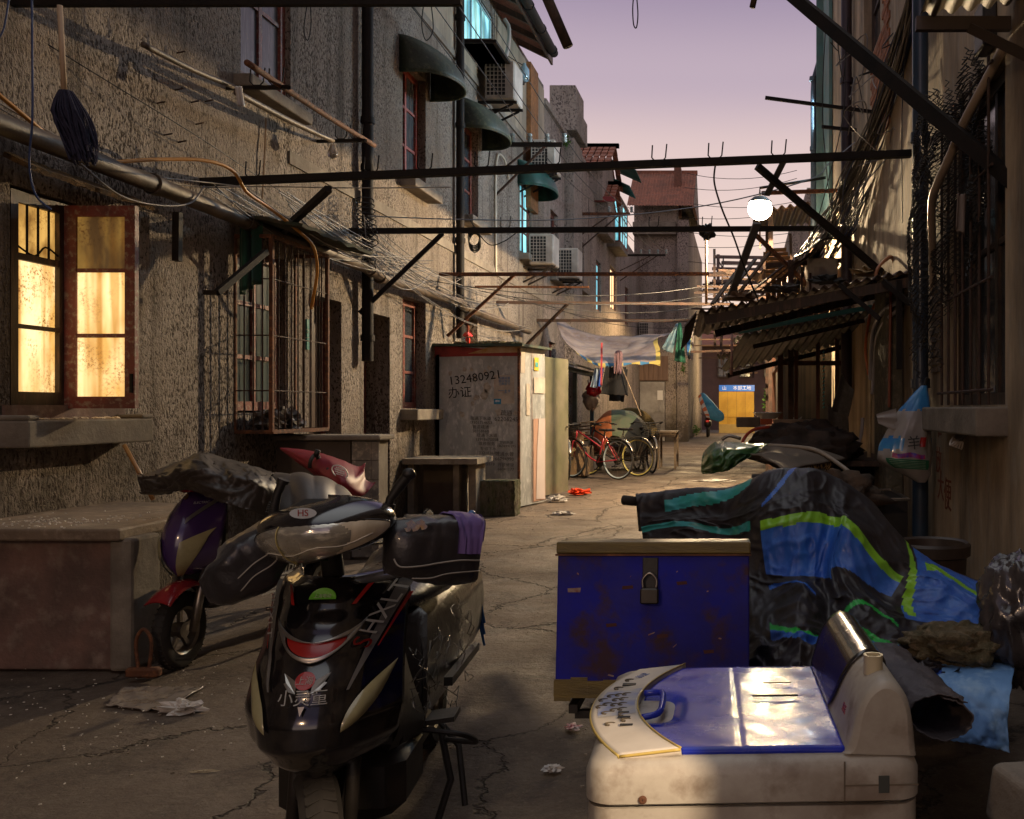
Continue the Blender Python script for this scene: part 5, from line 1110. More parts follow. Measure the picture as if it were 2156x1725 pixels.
b = MB().grid(lambda u, v: pq4(u, v) + Vector((0, -.02 * (ridged(Vector((u * 9, v * 3, 3)), 1) - .5), .015 * sin(v * 9 + u * 3) * u)), 60, 30).build("canopy", mat("crimson_nylon", (.26, .018, .035), (.18, .012, .025), rough=.5, scale=4), ru, smooth=True, solid=.003)
c = pq4(.56, .42) + Vector((0, -.03, .005)); em = MB()
for k in range(4): em.cbox(c + Vector((.0, 0, -.022 + .015 * k)), ((.055, .075, .075, .055)[k], .003, .007), (0, .35, 0))
for k in range(24): a = 2 * pi * k / 24; a2 = 2 * pi * (k + 1) / 24; em.beam(c + Vector((.056 * cos(a), 0, .042 * sin(a) - .02 * cos(a))), c + Vector((.056 * cos(a2), 0, .042 * sin(a2) - .02 * cos(a2))), .007, .007)
em.build("emblem", whitep, b)
# ---- iron window cage, its junk and green curtain
ic = thing("window_cage", "rusty iron burglar cage over the second ground floor window", "window cage", (-4.15, 8.6, 1.18))
b = MB(); Z0, Z1, Y0, Y1, XO = 1.2, 2.86, 8.06, 9.14, -3.99
for y in (Y0, Y1):
    b.beam((XO, y, Z0), (XO, y, Z1), .032, .032, (0, 1, 0)); b.beam((XL, y, Z0), (XL, y, Z1), .025, .025, (0, 1, 0))
    for z in (Z0, Z1): b.beam((XL, y, z), (XO, y, z), .03, .03)
for z in (Z0, Z1): b.beam((XO, Y0, z), (XO, Y1, z), .034, .034)
fo = b.build("frame", M['rust'], ic)
b = MB()
for z in (1.55, 2.02, 2.5): b.cyl((XO, Y0, z), (XO, Y1, z), .006, 6); b.cyl((XL, Y0, z), (XO, Y0, z), .006, 6)
for k in range(1, 9): y = Y0 + (Y1 - Y0) * k / 9; b.cyl((XO, y, Z0), (XO, y, Z1), .0065, 6)
for k in range(1, 4): x = XL + (XO - XL) * k / 4; b.cyl((x, Y0, Z0), (x, Y0, Z1), .0065, 6); b.cyl((x, Y1, Z0), (x, Y1, Z1), .0065, 6)
b.build("bars", M['rustdark'], ic); MB().box((XL, Y0, 1.19), (XO, Y1, 1.205)).build("floor_plate", M['rustdark'], ic)
b = MB().blob((-4.13, 8.28, 1.29), (.11, .14, .09), 12, .6, 3, 1, flat=-.08); b.blob((-4.12, 8.6, 1.28), (.10, .16, .10), 12, .7, 3, 5, flat=-.075)
tag(b.build("plastic_scraps", mat("crumpled_black_plastic", (.03, .027, .026), (.12, .10, .09), rough=.3, scale=7, coat=.3)), "crumpled black plastic scraps lying inside the iron window cage", "plastic scraps")
b = MB().grid(lambda u, v: (-4.24 + .16 * u + .012 * sin(u * 20), 8.02 + .05 * sin(u * 14), 2.98 - .62 * v * (1 - .15 * u)), 30, 12)
tag(b.build("curtain", mat("dark_green_cloth", (.012, .085, .05), (.01, .05, .03), rough=.8, scale=5, sheen=.2), smooth=True, solid=.004), "dark green cloth hung at the near top corner of the window cage", "curtain")
b = MB().grid(lambda u, v: (XL + .62 * v, 7.95 + 1.5 * u, 3.02 - .10 * v + .02 * noise.noise(Vector((u * 9, v * 5, 1)))), 40, 6); tag(b.build("cage_canopy", mat("rotten_green_board", (.02, .04, .025), (.05, .035, .02), rough=.9, scale=9, bump=.01), solid=.03), "rotten dark green board canopy nailed above the window cage", "canopy")
# door number sign
dn = thing("house_number_plate", "small teal house number plate beside the first recessed door", "number plate", (-4.46, 9.36, 1.96))
MB().box((-4.30, 9.36, 1.98), (-4.285, 9.415, 2.28)).build("plate", mat("teal_enamel", (.01, .18, .17), rough=.35), dn)
placed(text_mb("12\n—", .06, .001), (-4.292, 9.358, 2.13), (1, 0, 0), (0, 0, 1)).build("lettering", whitep, dn)
# ---- tiled counter
tc_ = thing("tiled_counter", "brick counter faced with grey and white tiles under a rough concrete top", "counter", (-3.9, 9.2, 0))
MB().box((-4.3, 8.78, 0), (-3.62, 9.06, 1.10)).build("body", mat("brown_counter_render", (.13, .10, .08), (.09, .07, .055), rough=.85, scale=3, dirt=.5), tc_)
b = MB()
for r_ in range(6):
    for k in range(1):
        b.box((-3.615 + .20 * k, 8.80, .02 + r_ * .18), (-3.43 + .2 * k, 8.82, .195 + r_ * .18))
    b.box((-3.425, 8.79, .02 + r_ * .18), (-3.36, 8.82, .195 + r_ * .18))
b.build("tiles", mat("grey_glazed_tiles", (.32, .29, .26), (.22, .2, .19), (.5, .44, .36), rough=.25, scale=5, dirt=.5), tc_, bevel=.003)
MB().box((-3.61, 8.821, 0), (-3.37, 9.04, 1.10)).build("end_wall", conc, tc_)
b = MB().box((-4.3, 8.7, 1.105), (-3.32, 9.1, 1.155)); b.build("slab_top", conc, tc_, bevel=.015)
# ---- stone table, mossy block
stt = thing("stone_table", "rough stone slab table on upright slabs, between the house wall and the metal shed", "table", (-3.9, 12.4, 0))
b = MB().grid(lambda u, v: (-4.28 + .95 * u + .02 * noise.noise(Vector((v * 9, 1, u))), 11.95 + .75 * v + .03 * noise.noise(Vector((u * 9, 4, v))), .765 + .006 * noise.noise(Vector((u * 20, v * 20, 0)))), 30, 20); b.build("slab_top", conc, stt, solid=.07)
for x0_, x1_ in ((-4.28, -4.2), (-3.70, -3.62), (-3.5, -3.40)): MB().box((x0_, 12.15, 0), (x1_, 12.6, .695)).build("leg", conc, stt, bevel=.01)
MB().box((-4.2, 12.52, 0), (-3.7, 12.58, .695)).build("back_board", mat("brown_stone_board", (.17, .13, .09), (.12, .09, .07), rough=.9, scale=3, dirt=.4), stt)
mb_ = MB().cbox((-3.2, 12.5, .225), (.50, .30, .45), ch=.03)
b = MB(); b.grid(lambda u, v: (0, 0, 0), 1, 1); b = MB()
def blk(s_, n=16):
    pass
bb = MB()
for face in range(5):
    def fn(u, v, face=face):
        a, c = u - .5, v - .5
        q = [Vector((a, -.5, c)), Vector((a, .5, -c)), Vector((-.5, a, -c)), Vector((.5, a, c)), Vector((a, c, .5))][face]
        d = 1 + .05 * noise.fractal(q * 6, .6, 2, 4); p = Vector((q.x * .50 * d, q.y * .32 * d, q.z * .46 * (1 if q.z < .49 else 1 + .05 * noise.noise(Vector((a * 9, 1, 1))))))
        return Vector((-3.2, 12.5, .225)) + p
    bb.grid(fn, 20, 20)
tag(bb.build("mossy_block", mat("mossy_concrete_block", (.05, .065, .018), (.16, .13, .09), (.025, .02, .012), rough=.95, scale=9, bump=.02, stretch=(1, 1, .35), dirt=.5), smooth=False), "squat concrete block streaked with moss in front of the metal shed", "block")
# ---- shed with red band, posters, handwriting
sh = thing("metal_shed", "grey sheet metal shed with red top band, torn posters and handwritten numbers", "shed", (-3.7, 13.6, 0))
A_, B_, C_, D_ = Vector((-4.28, 13.3, 0)), Vector((-3.12, 13.3, 0)), Vector((-2.93, 14.12, 0)), Vector((-4.28, 14.12, 0))
b = MB().prism([A_, B_, C_, D_], (0, 0, .02), (0, 0, 2.26)); b.build("wall", M['metalgrey'], sh)
def sp(px, py, o=.006): q = P(px, py, 13.3 - o); return q
def onfront(pts, nm, m_, o=.004, par=sh): return MB().add([sp(x, y, o) for x, y in pts], [tuple(range(len(pts)))]).build(nm, m_, par)
rband = onfront([(912, 726), (1097, 741), (1097, 750), (1000, 750), (912, 752)], "red_band", mat("brushed_red_paint_band", (.36, .025, .02), (.24, .02, .015), rough=.6, scale=6, dirt=.3), .005)
onfront([(985, 745), (1096, 742), (1096, 729), (1070, 727), (1030, 731)], "cardboard_strip", mat("pale_torn_board", (.55, .42, .30), (.4, .2, .05), rough=.8, scale=3), .008)
b = MB()
for k in range(2): b.box((-4.275 + .0 * k, 13.27, .1), (-4.235, 13.30, 2.15))
b.build("edge_batten", mat("orange_wood_batten", (.34, .17, .05), (.22, .1, .03), rough=.7, scale=3, stretch=(3, 3, .3)), sh)
MB().beam(B_ + Vector((0, -.006, .1)), B_ + Vector((0, -.006, 2.24)), .035, .035, (0, 1, 0)).build("corner_post", M['rust'], sh)
wp = mat("worn_paper", (.58, .50, .42), (.42, .36, .3), rough=.85, scale=5, dirt=.3)
pp = onfront([(1040, 790), (1083, 790), (1083, 850), (1040, 850)], "poster", wp, .007)
ink = mat("black_marker", (.02, .018, .018), rough=.6); inkb = mat("blue_poster_print", (.10, .22, .42), rough=.6); inkg = mat("grey_stencil_ink", (.055, .05, .048), (.14, .125, .115), rough=.7, scale=30)
def wr(txt, px, py, hpx, m_, nm="lettering", par=sh, o=.012, ang=0, res=2):
    sz = hpx * 13.3 / 2000 * 1.25; c_ = cos(radians(ang)); s_ = sin(radians(ang))
    return placed(text_mb(txt, sz, .0006, res), sp(px, py, o), (c_, 0, s_), (-s_, 0, c_)).build(nm, m_, par)
wr("一±+", 1062, 824, 10, inkb, par=pp); wr("招聘启事\n面议电话\n工种若干", 1062, 803, 5, inkb, par=pp)
pb_ = onfront([(1040, 840), (1055, 840), (1055, 851), (1040, 851)], "blue_sticker", mat("blue_sticker", (.02, .24, .45), rough=.4), .010); wr("通知", 1047, 845, 4, whitep, par=pb_, o=.014)
wr("132480921", 1000, 796, 20, ink, "handwriting", ang=8); wr("办证", 968, 828, 20, ink, "handwriting", ang=4)
for t_, x_, y_, h_ in (("疏通\n62206245", 1066, 877, 10), ("疏通下水道\n17301714653", 1012, 886, 7), ("管道疏通\n58358668", 1012, 904, 7), ("疏通下水道\n13918670058\n维修服务", 1025, 926, 7), ("空调拆装\n13636991395", 1066, 936, 6), ("专修下水\n13321836707", 1028, 950, 7), ("疏通水管\n66794990", 1062, 962, 8), ("高价回收\n67915578", 1024, 973, 7), ("开锁修锁\n66041177", 1065, 984, 7)): wr(t_, x_, y_, h_, inkg, "stencil_lettering", ang=-1)
sc_ = mat("scraped_paint", (.45, .40, .34), (.3, .26, .22), rough=.8, scale=20)
b = MB()
for (cx_, cy_, r_) in ((948, 786, 5), (978, 779, 5), (993, 779, 4), (1030, 775, 5), (1022, 783, 4), (928, 865, 5), (928, 875, 4), (973, 872, 6), (995, 850, 4), (1000, 795, 5), (1025, 815, 9), (1022, 830, 11), (1003, 838, 6), (1050, 868, 8), (1085, 870, 6)):
    b.add([sp(cx_ + r_ * cos(k * .7) * random.uniform(.5, 1.3), cy_ + r_ * 1.2 * sin(k * .7) * random.uniform(.5, 1.3), .0055) for k in range(9)], [tuple(range(9))])
b.build("scraped_patches", sc_, sh)
def sd(t, z, o=.006): q = B_.lerp(C_, t); n_ = Vector(((C_ - B_).y, -(C_ - B_).x, 0)).normalized(); return Vector((q.x, q.y, z)) + n_ * o
def onside(t0, t1, z0, z1, nm, m_, o=.006, par=sh): return MB().add([sd(t0, z0, o), sd(t1, z0, o), sd(t1, z1, o), sd(t0, z1, o)], [(0, 1, 2, 3)]).build(nm, m_, par)
onside(.45, .47, .05, 2.2, "seam_strip", M['rust'], .012)
dp = onside(.52, 1.0, .05, 1.25, "board_patch", mat("pinkish_board", (.42, .25, .18), (.34, .2, .15), rough=.8, scale=2), .010)
MB().add([sd(.62, .08, .016), sd(.97, .06, .016), sd(.97, 1.25, .016), sd(.72, 1.25, .016), sd(.66, .8, .016)], [(0, 1, 2, 3, 4)]).build("white_sheet", mat("dirty_white_laminate", (.55, .47, .45), (.45, .38, .36), rough=.5, scale=2), sh)
onside(.53, .98, 1.62, 1.85, "white_patch", wp, .014)
yp = onside(.55, .72, 1.95, 2.14, "yellow_leaflet", mat("yellow_leaflet", (.62, .42, .04), rough=.6), .014); onside(.58, .69, 2.0, 2.07, "leaflet_picture", mat("teal_leaflet_print", (.05, .3, .3), rough=.6), .018, yp)
onside(.05, .2, 1.9, 2.2, "torn_paper", wp, .01); onside(.25, .38, 1.3, 1.75, "torn_paper", wp, .01)
b = MB().prism([A_ + Vector((-.02, -.12, 0)), B_ + Vector((.08, -.14, 0)), C_ + Vector((.1, .05, 0)), D_ + Vector((-.02, .05, 0))], (0, 0, 2.265), (0, 0, 2.30)); rf = b.build("roof", mat("dark_green_roof_sheet", (.02, .06, .045), (.05, .05, .03), rough=.6, scale=6, dirt=.4), sh)
b = MB()
for k in range(26): b.blob((random.uniform(-4.2, -3.1), random.uniform(13.2, 13.7), 2.315), (random.uniform(.03, .09), random.uniform(.03, .07), random.uniform(.012, .035)), 5, .5, 3, k)
tag(b.build("roof_rubble", mat("leafy_roof_litter", (.16, .11, .06), (.08, .10, .03), (.25, .2, .15), rough=.95, scale=20)), "litter and broken bits lying on the shed roof", "rubble", kind="stuff")
b = MB().grid(lambda u, v: Vector(P(985, 716, 13.4)) + Vector((.07 * cos(2 * pi * u) * (1 - .5 * v), .07 * sin(2 * pi * u) * (1 - .5 * v), .075 + .05 * v - .03 * abs(sin(u * 12)))), 20, 4); b.cbox(P(985, 718, 13.4), (.05, .05, .08))
tag(b.build("red_plastic_pot", mat("bright_red_plastic", (.60, .03, .015), rough=.35)), "small bright red plastic pot on the shed roof", "pot")
# cabinet behind the shed with its door ajar
cb = thing("metal_cabinet", "tall olive metal cabinet with its door ajar, just behind the grey shed", "cabinet", (-3.3, 14.9, 0))
b = MB().box((-4.2, 14.3, 0), (-3.18, 15.4, 2.15)); b.build("body", mat("olive_sheet_metal", (.10, .10, .05), (.16, .13, .06), rough=.45, metal=.3, scale=3, dirt=.4), cb)
b = MB().beam((-3.12, 14.45, .04), (-2.93, 15.5, .04), .05, .02); b = MB(); a_, c_ = Vector((-3.10, 14.6, 0)), Vector((-2.87, 15.55, 0)); nn = Vector((.03, -.006, 0))
b.prism([a_, a_ + nn, c_ + nn, c_], (0, 0, .05), (0, 0, 2.2)); do = b.build("door", mat("grey_green_metal_door", (.20, .20, .12), (.28, .25, .18), rough=.4, metal=.35, scale=2, dirt=.4), cb)
MB().cyl(c_ + Vector((.02, -.1, 1.1)), c_ + Vector((.06, -.11, 1.1)), .015, 8).build("handle", chrome, do)
# awnings
def bullnose(name, label, y0, y1, zt, proj, hgt, m_, group="moulded green canopies above the windows"):
    t = thing(name, label, "canopy", (XL, (y0 + y1) / 2, zt - hgt), group=group)
    def f(u, v):
        ph = pi * u; y = (y0 + y1) / 2 - (y1 - y0) / 2 * cos(ph); r = sin(ph) ** .6
        th = v * pi / 2; return (XL + .005 + proj * r * sin(th), y, zt - hgt * (1 - cos(th)) * (.9 + .1 * r) - .05 * (1 - r))
    MB().grid(f, 40, 16).build("shell", m_, t, smooth=True, solid=.012)
    MB().tube([Vector(f(k / 40, 1)) for k in range(41)], .014, 6).build("rim", m_, t, smooth=True)
    return t
bullnose("window_canopy", "largest green moulded canopy, over the red window with the dusty curtain", 11.92, 13.1, 6.12, .62, .48, M['greenaw'])
bullnose("window_canopy", "green moulded canopy above the dark window between the second drainpipe and the pale lit wall", 14.4, 15.7, 6.15, .6, .48, M['greenaw'])
bullnose("window_canopy", "teal moulded canopy above the narrow cyan lit window", 18.2, 19.7, 6.2, .6, .5, M['tealaw'])
# ============================================================ bicycles and the covered corner in the middle distance
def bicycle(label, loc, rz, frame_m, rim_m, basket=False, ladies=True, sc_=1.0, group="bicycles parked behind the metal cabinet"):
    t = thing("bicycle", label, "bicycle", loc, rz, group, world=False); R_ = .335
    for x in (-.53, .53):
        M4 = Matrix.Translation((x, 0, R_ + .015))
        w_ = MB().lathe((0, 0, 0), [(R_ - .012, -.017), (R_, -.018), (R_ + .013, 0), (R_, .018), (R_ - .012, .017)], 40, 'Y').xf(M4).build("wheel", rubber, t, smooth=True)
        r_ = MB().lathe((0, 0, 0), [(R_ - .012, -.014), (R_ - .03, -.010), (R_ - .03, .010), (R_ - .012, .014)], 40, 'Y').xf(M4).build("rim", rim_m, w_, smooth=True)
        s_ = MB()
        for k in range(28): a = 2 * pi * k / 28; a2 = a + (.5 if k % 2 else -.5); s_.tube([(.022 * cos(a2), .02 * (1 if k % 4 < 2 else -1), .022 * sin(a2)), ((R_ - .03) * cos(a), 0, (R_ - .03) * sin(a))], .0018, 4, cap=False)
        s_.cyl((0, -.03, 0), (0, .03, 0), .022, 10); s_.xf(M4).build("spokes", chrome, w_)
        MB().grid(lambda u, v: (x + (R_ + .035) * cos(.35 + 2.1 * u + (.3 if x < 0 else 0)), (v - .5) * .06, R_ + .015 + (R_ + .035) * sin(.35 + 2.1 * u + (.3 if x < 0 else 0))), 20, 2).build("mudguard", chrome, t, smooth=True, solid=.003)
    b = MB(); bb, st, hd, hl_ = Vector((-.08, 0, .29)), Vector((-.22, 0, .76)), Vector((.40, 0, .84)), Vector((.44, 0, .68)); rr, ff = Vector((-.53, 0, .35)), Vector((.53, 0, .35))
    b.tube([bb, st], .015, 8); b.tube([hd, hl_], .018, 8)
    b.tube(curve([hl_, (.15, 0, .40), bb], 12) if ladies else [hl_, bb], .016, 8); b.tube([hd, Vector((-.17, 0, .55)) if ladies else st], .014, 8)
    for s_ in (-.045, .045): b.tube([bb + Vector((0, s_, 0)), rr + Vector((0, s_, 0))], .009, 6); b.tube([st, rr + Vector((0, s_, 0))], .008, 6); b.tube([hl_, hl_ + Vector((.02, s_, -.03)), ff + Vector((0, s_, 0))], .010, 6)
    b.build("frame", frame_m, t, smooth=True)
    b = MB().tube([hd, hd + Vector((-.02, 0, .12))], .012, 8); b.tube(curve([(.2, -.28, .95), (.32, -.27, .98), (.40, -.1, .96), (.40, .1, .96), (.32, .27, .98), (.2, .28, .95)], 24), .011, 8)
    b.tube([(.2, -.28, .95), (.1, -.29, .94)], .017, 8); b.tube([(.2, .28, .95), (.1, .29, .94)], .017, 8); b.build("handlebar", satin, t, smooth=True)
    b = MB().grid(lambda u, v: (-.38 + .27 * u, (.10 - .075 * u ** .7) * (2 * v - 1), .86 + .02 * cos((2 * v - 1) * 1.5) + .015 * (u - .5) ** 2), 14, 10).build("saddle", leather, t, smooth=True, solid=.03)
    b = MB().tube([st, (-.235, 0, .85)], .012, 8).build("seat_post", chrome, t)
    b = MB()
    for s_ in (-.06, .06): b.tube([(-.25, s_, .72), (-.68, s_, .72), (-.53, s_, .36)], .005, 6)
    for k in range(5): b.cyl((-.3 - .08 * k, -.06, .72), (-.3 - .08 * k, .06, .72), .004, 5)
    b.build("carrier", chrome, t)
    b = MB().lathe((bb.x, -.04, bb.z), [(.005, 0), (.09, 0), (.09, -.004), (.005, -.004)], 20, 'Y'); b.tube([(bb.x, -.06, bb.z), (bb.x + .10, -.06, bb.z - .13)], .008, 6); b.cbox((bb.x + .10, -.1, bb.z - .13), (.09, .08, .02)); b.tube([(bb.x, .06, bb.z), (bb.x - .1, .06, bb.z + .13)], .008, 6); b.cbox((bb.x - .1, .1, bb.z + .13), (.09, .08, .02)); b.build("crank", satin, t)
    t.scale = (1.13, 1.13, 1.13)
    if basket:
        b = MB()
        for q in range(6):
            z = .72 + .04 * q; e = .11 + .006 * q; b.tube([(.50 - e * .7, -e, z), (.50 + e, -e, z), (.50 + e, e, z), (.50 - e * .7, e, z)], .0035, 5, closed=True)
        for k in range(24):
            a = k / 24 * 4; i = int(a); f_ = a - i; cs = [(-.7, -1), (1, -1), (1, 1), (-.7, 1), (-.7, -1)]; x, y = [cs[i][q] + (cs[i + 1][q] - cs[i][q]) * f_ for q in (0, 1)]; b.tube([(.50 + x * .11, y * .11, .72), (.50 + x * .142, y * .142, .93)], .003, 4)
        b.build("basket", satin, t)
    return t
redbike = mat("red_bike_enamel", (.48, .03, .05), (.36, .02, .035), rough=.3, coat=.5, scale=4, dirt=.2); yrim = mat("yellow_wheel_rim", (.55, .48, .14), (.4, .34, .1), rough=.4)
bicycle("red framed bicycle with a black basket, nearest of the parked bicycles", (-2.93, 18.9, 0), radians(180 - 32), redbike, mat("pale_blue_rim", (.35, .42, .46), rough=.35), True)
bicycle("dark bicycle with yellow rimmed wheels, half hidden by the red framed bicycle", (-2.68, 19.7, 0), radians(180 - 24), satin, yrim)
bicycle("black bicycle with a basket and kickstand, standing next to the small wooden table", (-2.15, 20.9, 0), radians(-68), satin, rubber, True, False)
bicycle("rusty black bicycle jammed against the cabinet beneath the basket of the red framed bicycle", (-3.55, 18.7, 0), radians(-70), M['rustdark'], M['rust'], False)
bicycle("red bicycle at the back of the row, behind the cabinet edge", (-3.75, 19.6, 0), radians(-75), redbike, chrome, False)
# wooden table beside them
wt_ = thing("wooden_table", "small worn wooden table with slim legs beside the last bicycle", "table", (-1.75, 22.2, 0)); wood = mat("worn_grey_wood", (.28, .20, .13), (.17, .12, .08), rough=.75, scale=5, stretch=(1, .3, 1), dirt=.3)
MB().box((-2.0, 21.9, .83), (-1.5, 22.9, .87)).build("tabletop", wood, wt_)
for x in (-1.96, -1.57):
    for y in (21.95, 22.8): MB().box((x, y, 0), (x + .05, y + .05, .829)).build("leg", wood, wt_)
MB().box((-1.96, 21.93, .74), (-1.53, 21.949, .828)).build("apron", wood, wt_)
# pile of planks and junk
jb = MB()
for k in range(22):
    z = .62 + .022 * k; a = random.uniform(-.5, .5); jb.cbox((-3.75 + random.uniform(-.1, .1), 20.3 + random.uniform(-.2, .2), z), (random.uniform(.5, 1.1), random.uniform(.06, .14), .02), (random.uniform(-.08, .08), random.uniform(-.12, .12), a))
tag(jb.build("plank_pile", mat("pile_brown_wood", (.26, .15, .07), (.15, .09, .05), rough=.8, scale=3, dirt=.4)), "pile of brown planks stacked behind the red framed bicycle", "planks")
tag(MB().cbox((-3.7, 20.2, .3), (1.0, .6, .6), ch=.02).build("wooden_crate", wood), "wooden crate under the plank pile behind the bicycles", "crate")
tag(MB().lathe((-3.35, 19.4, .62), [(.10, 0), (.14, .26), (.15, .27), (.15, .3), (.135, .3), (.12, .25)], 20).build("bucket", mat("brown_bucket", (.2, .13, .08), rough=.6), smooth=True, auto=40), "brown bucket on the junk behind the basket of the red bicycle", "bucket")
tag(MB().cbox((-3.35, 19.45, .31), (.4, .4, .6), ch=.02).build("cardboard_box", mat("brown_cardboard", (.30, .19, .10), (.22, .14, .08), rough=.9, scale=3)), "brown cardboard box under the bucket", "box")
hb = MB().blob((-3.2, 20.2, 1.60), (.17, .15, .22), 14, .3, 2, 3); hb.tube([(-3.2, 20.2, 1.78), (-3.28, 20.2, 2.0)], [.05, .01], 8)
tag(hb.build("plastic_bag", mat("dirty_clear_plastic_bag", (.45, .40, .36), (.25, .2, .18), rough=.25, coat=.4, scale=6), smooth=True), "bulging clear plastic bag hanging below the red bag over the bicycles", "bag")
tag(MB().blob((-3.14, 20.1, 1.80), (.15, .12, .15), 12, .4, 2, 9).build("plastic_bag", mat("red_plastic_bag", (.58, .015, .03), rough=.3, coat=.3, tl=.3), smooth=True), "red plastic bag hanging over the bicycles", "bag")
# covered tricycle behind the yellow rimmed bicycle
tcv = thing("cargo_tricycle", "cargo tricycle hooded with red, green and black cloth behind the yellow rimmed bicycle", "tricycle", (-2.7, 21.4, 0))
def hood(u, v): th = pi * u; e = min(1, .12 + 1.6 * v) ** .5; return (-2.75 + .68 * e * cos(th) * -1, 20.6 + 1.3 * v, .45 + .98 * e * sin(th) ** .8 + .03 * sin(v * 12 + u * 5) - .1 * v + .03 * noise.noise(Vector((u * 9, v * 7, 1))))
b = MB().grid(hood, 48, 14)
for k in range(len(b.f)): i = k % 48; b.mi[k] = 0 if i < 9 else 1 if i < 20 else 2 if i < 34 else 3
b.build("hood", [mat("faded_red_cloth", (.38, .07, .03), (.28, .05, .03), rough=.8), mat("orange_cloth", (.45, .14, .05), rough=.8), mat("grey_green_cloth", (.10, .15, .09), (.15, .15, .1), rough=.8, scale=4), mat("black_cloth", (.015, .015, .014), rough=.7)], tcv, smooth=True, solid=.01)
MB().box((-3.3, 20.95, .35), (-2.2, 22.0, .55)).build("cargo_bed", M['rustdark'], tcv)
wheel("wheel", tcv, (-3.2, 21.4, .3), .3, .05, 0, 12, chrome, rubber, .9); wheel("wheel", tcv, (-2.2, 21.4, .3), .3, .05, 0, 12, chrome, rubber, .9)
b = MB().grid(lambda u, v: (-2.62 + .55 * cos(pi * u) * -1, 22.3, .75 + .85 * sin(pi * u) * (.9 + .1 * v)), 24, 2)
tag(MB().lathe((-2.62, 22.4, .78), [(.001, -.02), (.62, -.02), (.64, 0), (.62, .02), (.001, .02)], 32, 'Y').build("round_board", mat("ochre_round_board", (.22, .15, .05), (.14, .1, .04), rough=.8)), "ochre round board propped behind the hooded tricycle", "board")
# ---- hanging sheet canopy over the middle of the alley
cl_a = mat("dirty_patterned_sheet", (.40, .34, .32), (.22, .17, .17), (.30, .26, .30), rough=.85, scale=2.2, tl=.25, dirt=.3); cl_b = mat("blue_yellow_hem", (.05, .18, .34), rough=.8, tl=.2); cl_y = mat("yellow_hem", (.50, .38, .10), rough=.8, tl=.2)
rows = [[(1168, 660, 20.5), (1215, 690, 20.5), (1270, 704, 20.6), (1330, 705, 20.8), (1390, 700, 21), (1440, 695, 21)], [(1176, 690, 19.8), (1215, 715, 19.8), (1270, 725, 19.8), (1320, 730, 19.9), (1352, 722, 20), (1388, 708, 20.1)],
        [(1190, 715, 19.2), (1225, 740, 19.2), (1265, 748, 19.1), (1310, 748, 19.2), (1350, 740, 19.3), (1390, 735, 19.4)], [(1215, 740, 18.9), (1240, 758, 18.9), (1268, 768, 18.8), (1310, 766, 18.9), (1350, 764, 19), (1390, 767, 19.1)]]
pq5 = patch([[P(*p) for p in r] for r in rows])
b = MB().grid(lambda u, v: pq5(u, v) + Vector((0, 0, -.05 * ridged(Vector((u * 5, v * 4, 2)), 1))), 80, 40)
for k in range(len(b.f)):
    i, j = k % 80, k // 80
    if j > 35: b.mi[k] = 1 if (i // 7) % 2 else 2
    if i > 74 and j > 14: b.mi[k] = 2
hs = thing("hanging_sheet", "dirty patterned sheet with a blue and yellow hem, sagging over the bicycles", "sheet", tuple(P(1280, 760, 19.5))); b.build("cloth", [cl_a, cl_b, cl_y], hs, smooth=True, solid=.006)
def cloth(name, label, cat, pts, m_, amp=.03, n=24, thick=.006, seed=0, fr=8):
    "pts: 4 corners tl,tr,br,bl"
    a, c, d, e = [Vector(p) for p in pts]
    f = lambda u, v: a.lerp(c, u).lerp(e.lerp(d, u), v) + Vector((0, amp * sin(u * fr + seed) * (.4 + .6 * v), amp * .5 * noise.noise(Vector((u * 5, v * 3, seed)))))
    o = MB().grid(f, n, n).build(name, m_, smooth=True, solid=thick); return tag(o, label, cat)
blk_c = mat("black_wool_cloth", (.008, .008, .009), (.014, .012, .013), rough=.95)
cloth("trousers", "black trousers hanging from the canopy above the bicycles", "trousers", (P(1275, 772, 18.8), P(1318, 772, 18.8), P(1322, 834, 18.8), P(1265, 830, 18.8)), blk_c, .06)
cloth("skirt", "ragged black skirt hanging just behind the black trousers", "skirt", (P(1285, 775, 19.0), P(1322, 778, 19.0), P(1314, 846, 19.0), P(1282, 844, 19.0)), blk_c, .05, seed=2)
cloth("towel", "pale blue towel hanging left of the black trousers", "towel", (P(1252, 775, 18.9), P(1262, 775, 18.9), P(1258, 818, 18.9), P(1242, 815, 18.9)), mat("pale_blue_towel", (.3, .38, .48), rough=.9), .03, seed=1)
cloth("towel", "deep blue towel squeezed between the pale blue towel and the black trousers", "towel", (P(1263, 775, 18.85), P(1271, 775, 18.85), P(1266, 816, 18.85), P(1256, 812, 18.85)), mat("royal_blue_towel", (.02, .08, .35), rough=.9), .03, seed=1)
cloth("strap", "long red strap hanging in front of the sheet canopy", "strap", (P(1265, 722, 18.7), P(1269, 722, 18.7), P(1268, 812, 18.7), P(1264, 812, 18.7)), mat("red_strap", (.38, .05, .06), rough=.8), .0)
cloth("flag_cloth", "grey and teal cloth hooked up at the right end of the sheet canopy", "cloth", (P(1424, 682, 19.2), P(1430, 682, 19.2), P(1416, 745, 19.2), P(1392, 735, 19.2)), mat("grey_teal_cloth", (.22, .26, .27), (.05, .2, .3), rough=.85, scale=3), .06)
cloth("cloth", "dark green cloth hanging from the rusty beam right of the sheet canopy", "cloth", (P(1428, 680, 19.1), P(1434, 680, 19.1), P(1444, 765, 19.1), P(1420, 760, 19.1)), mat("dark_green_hanging_cloth", (.01, .06, .04), (.01, .12, .07), rough=.8, scale=3), .05)
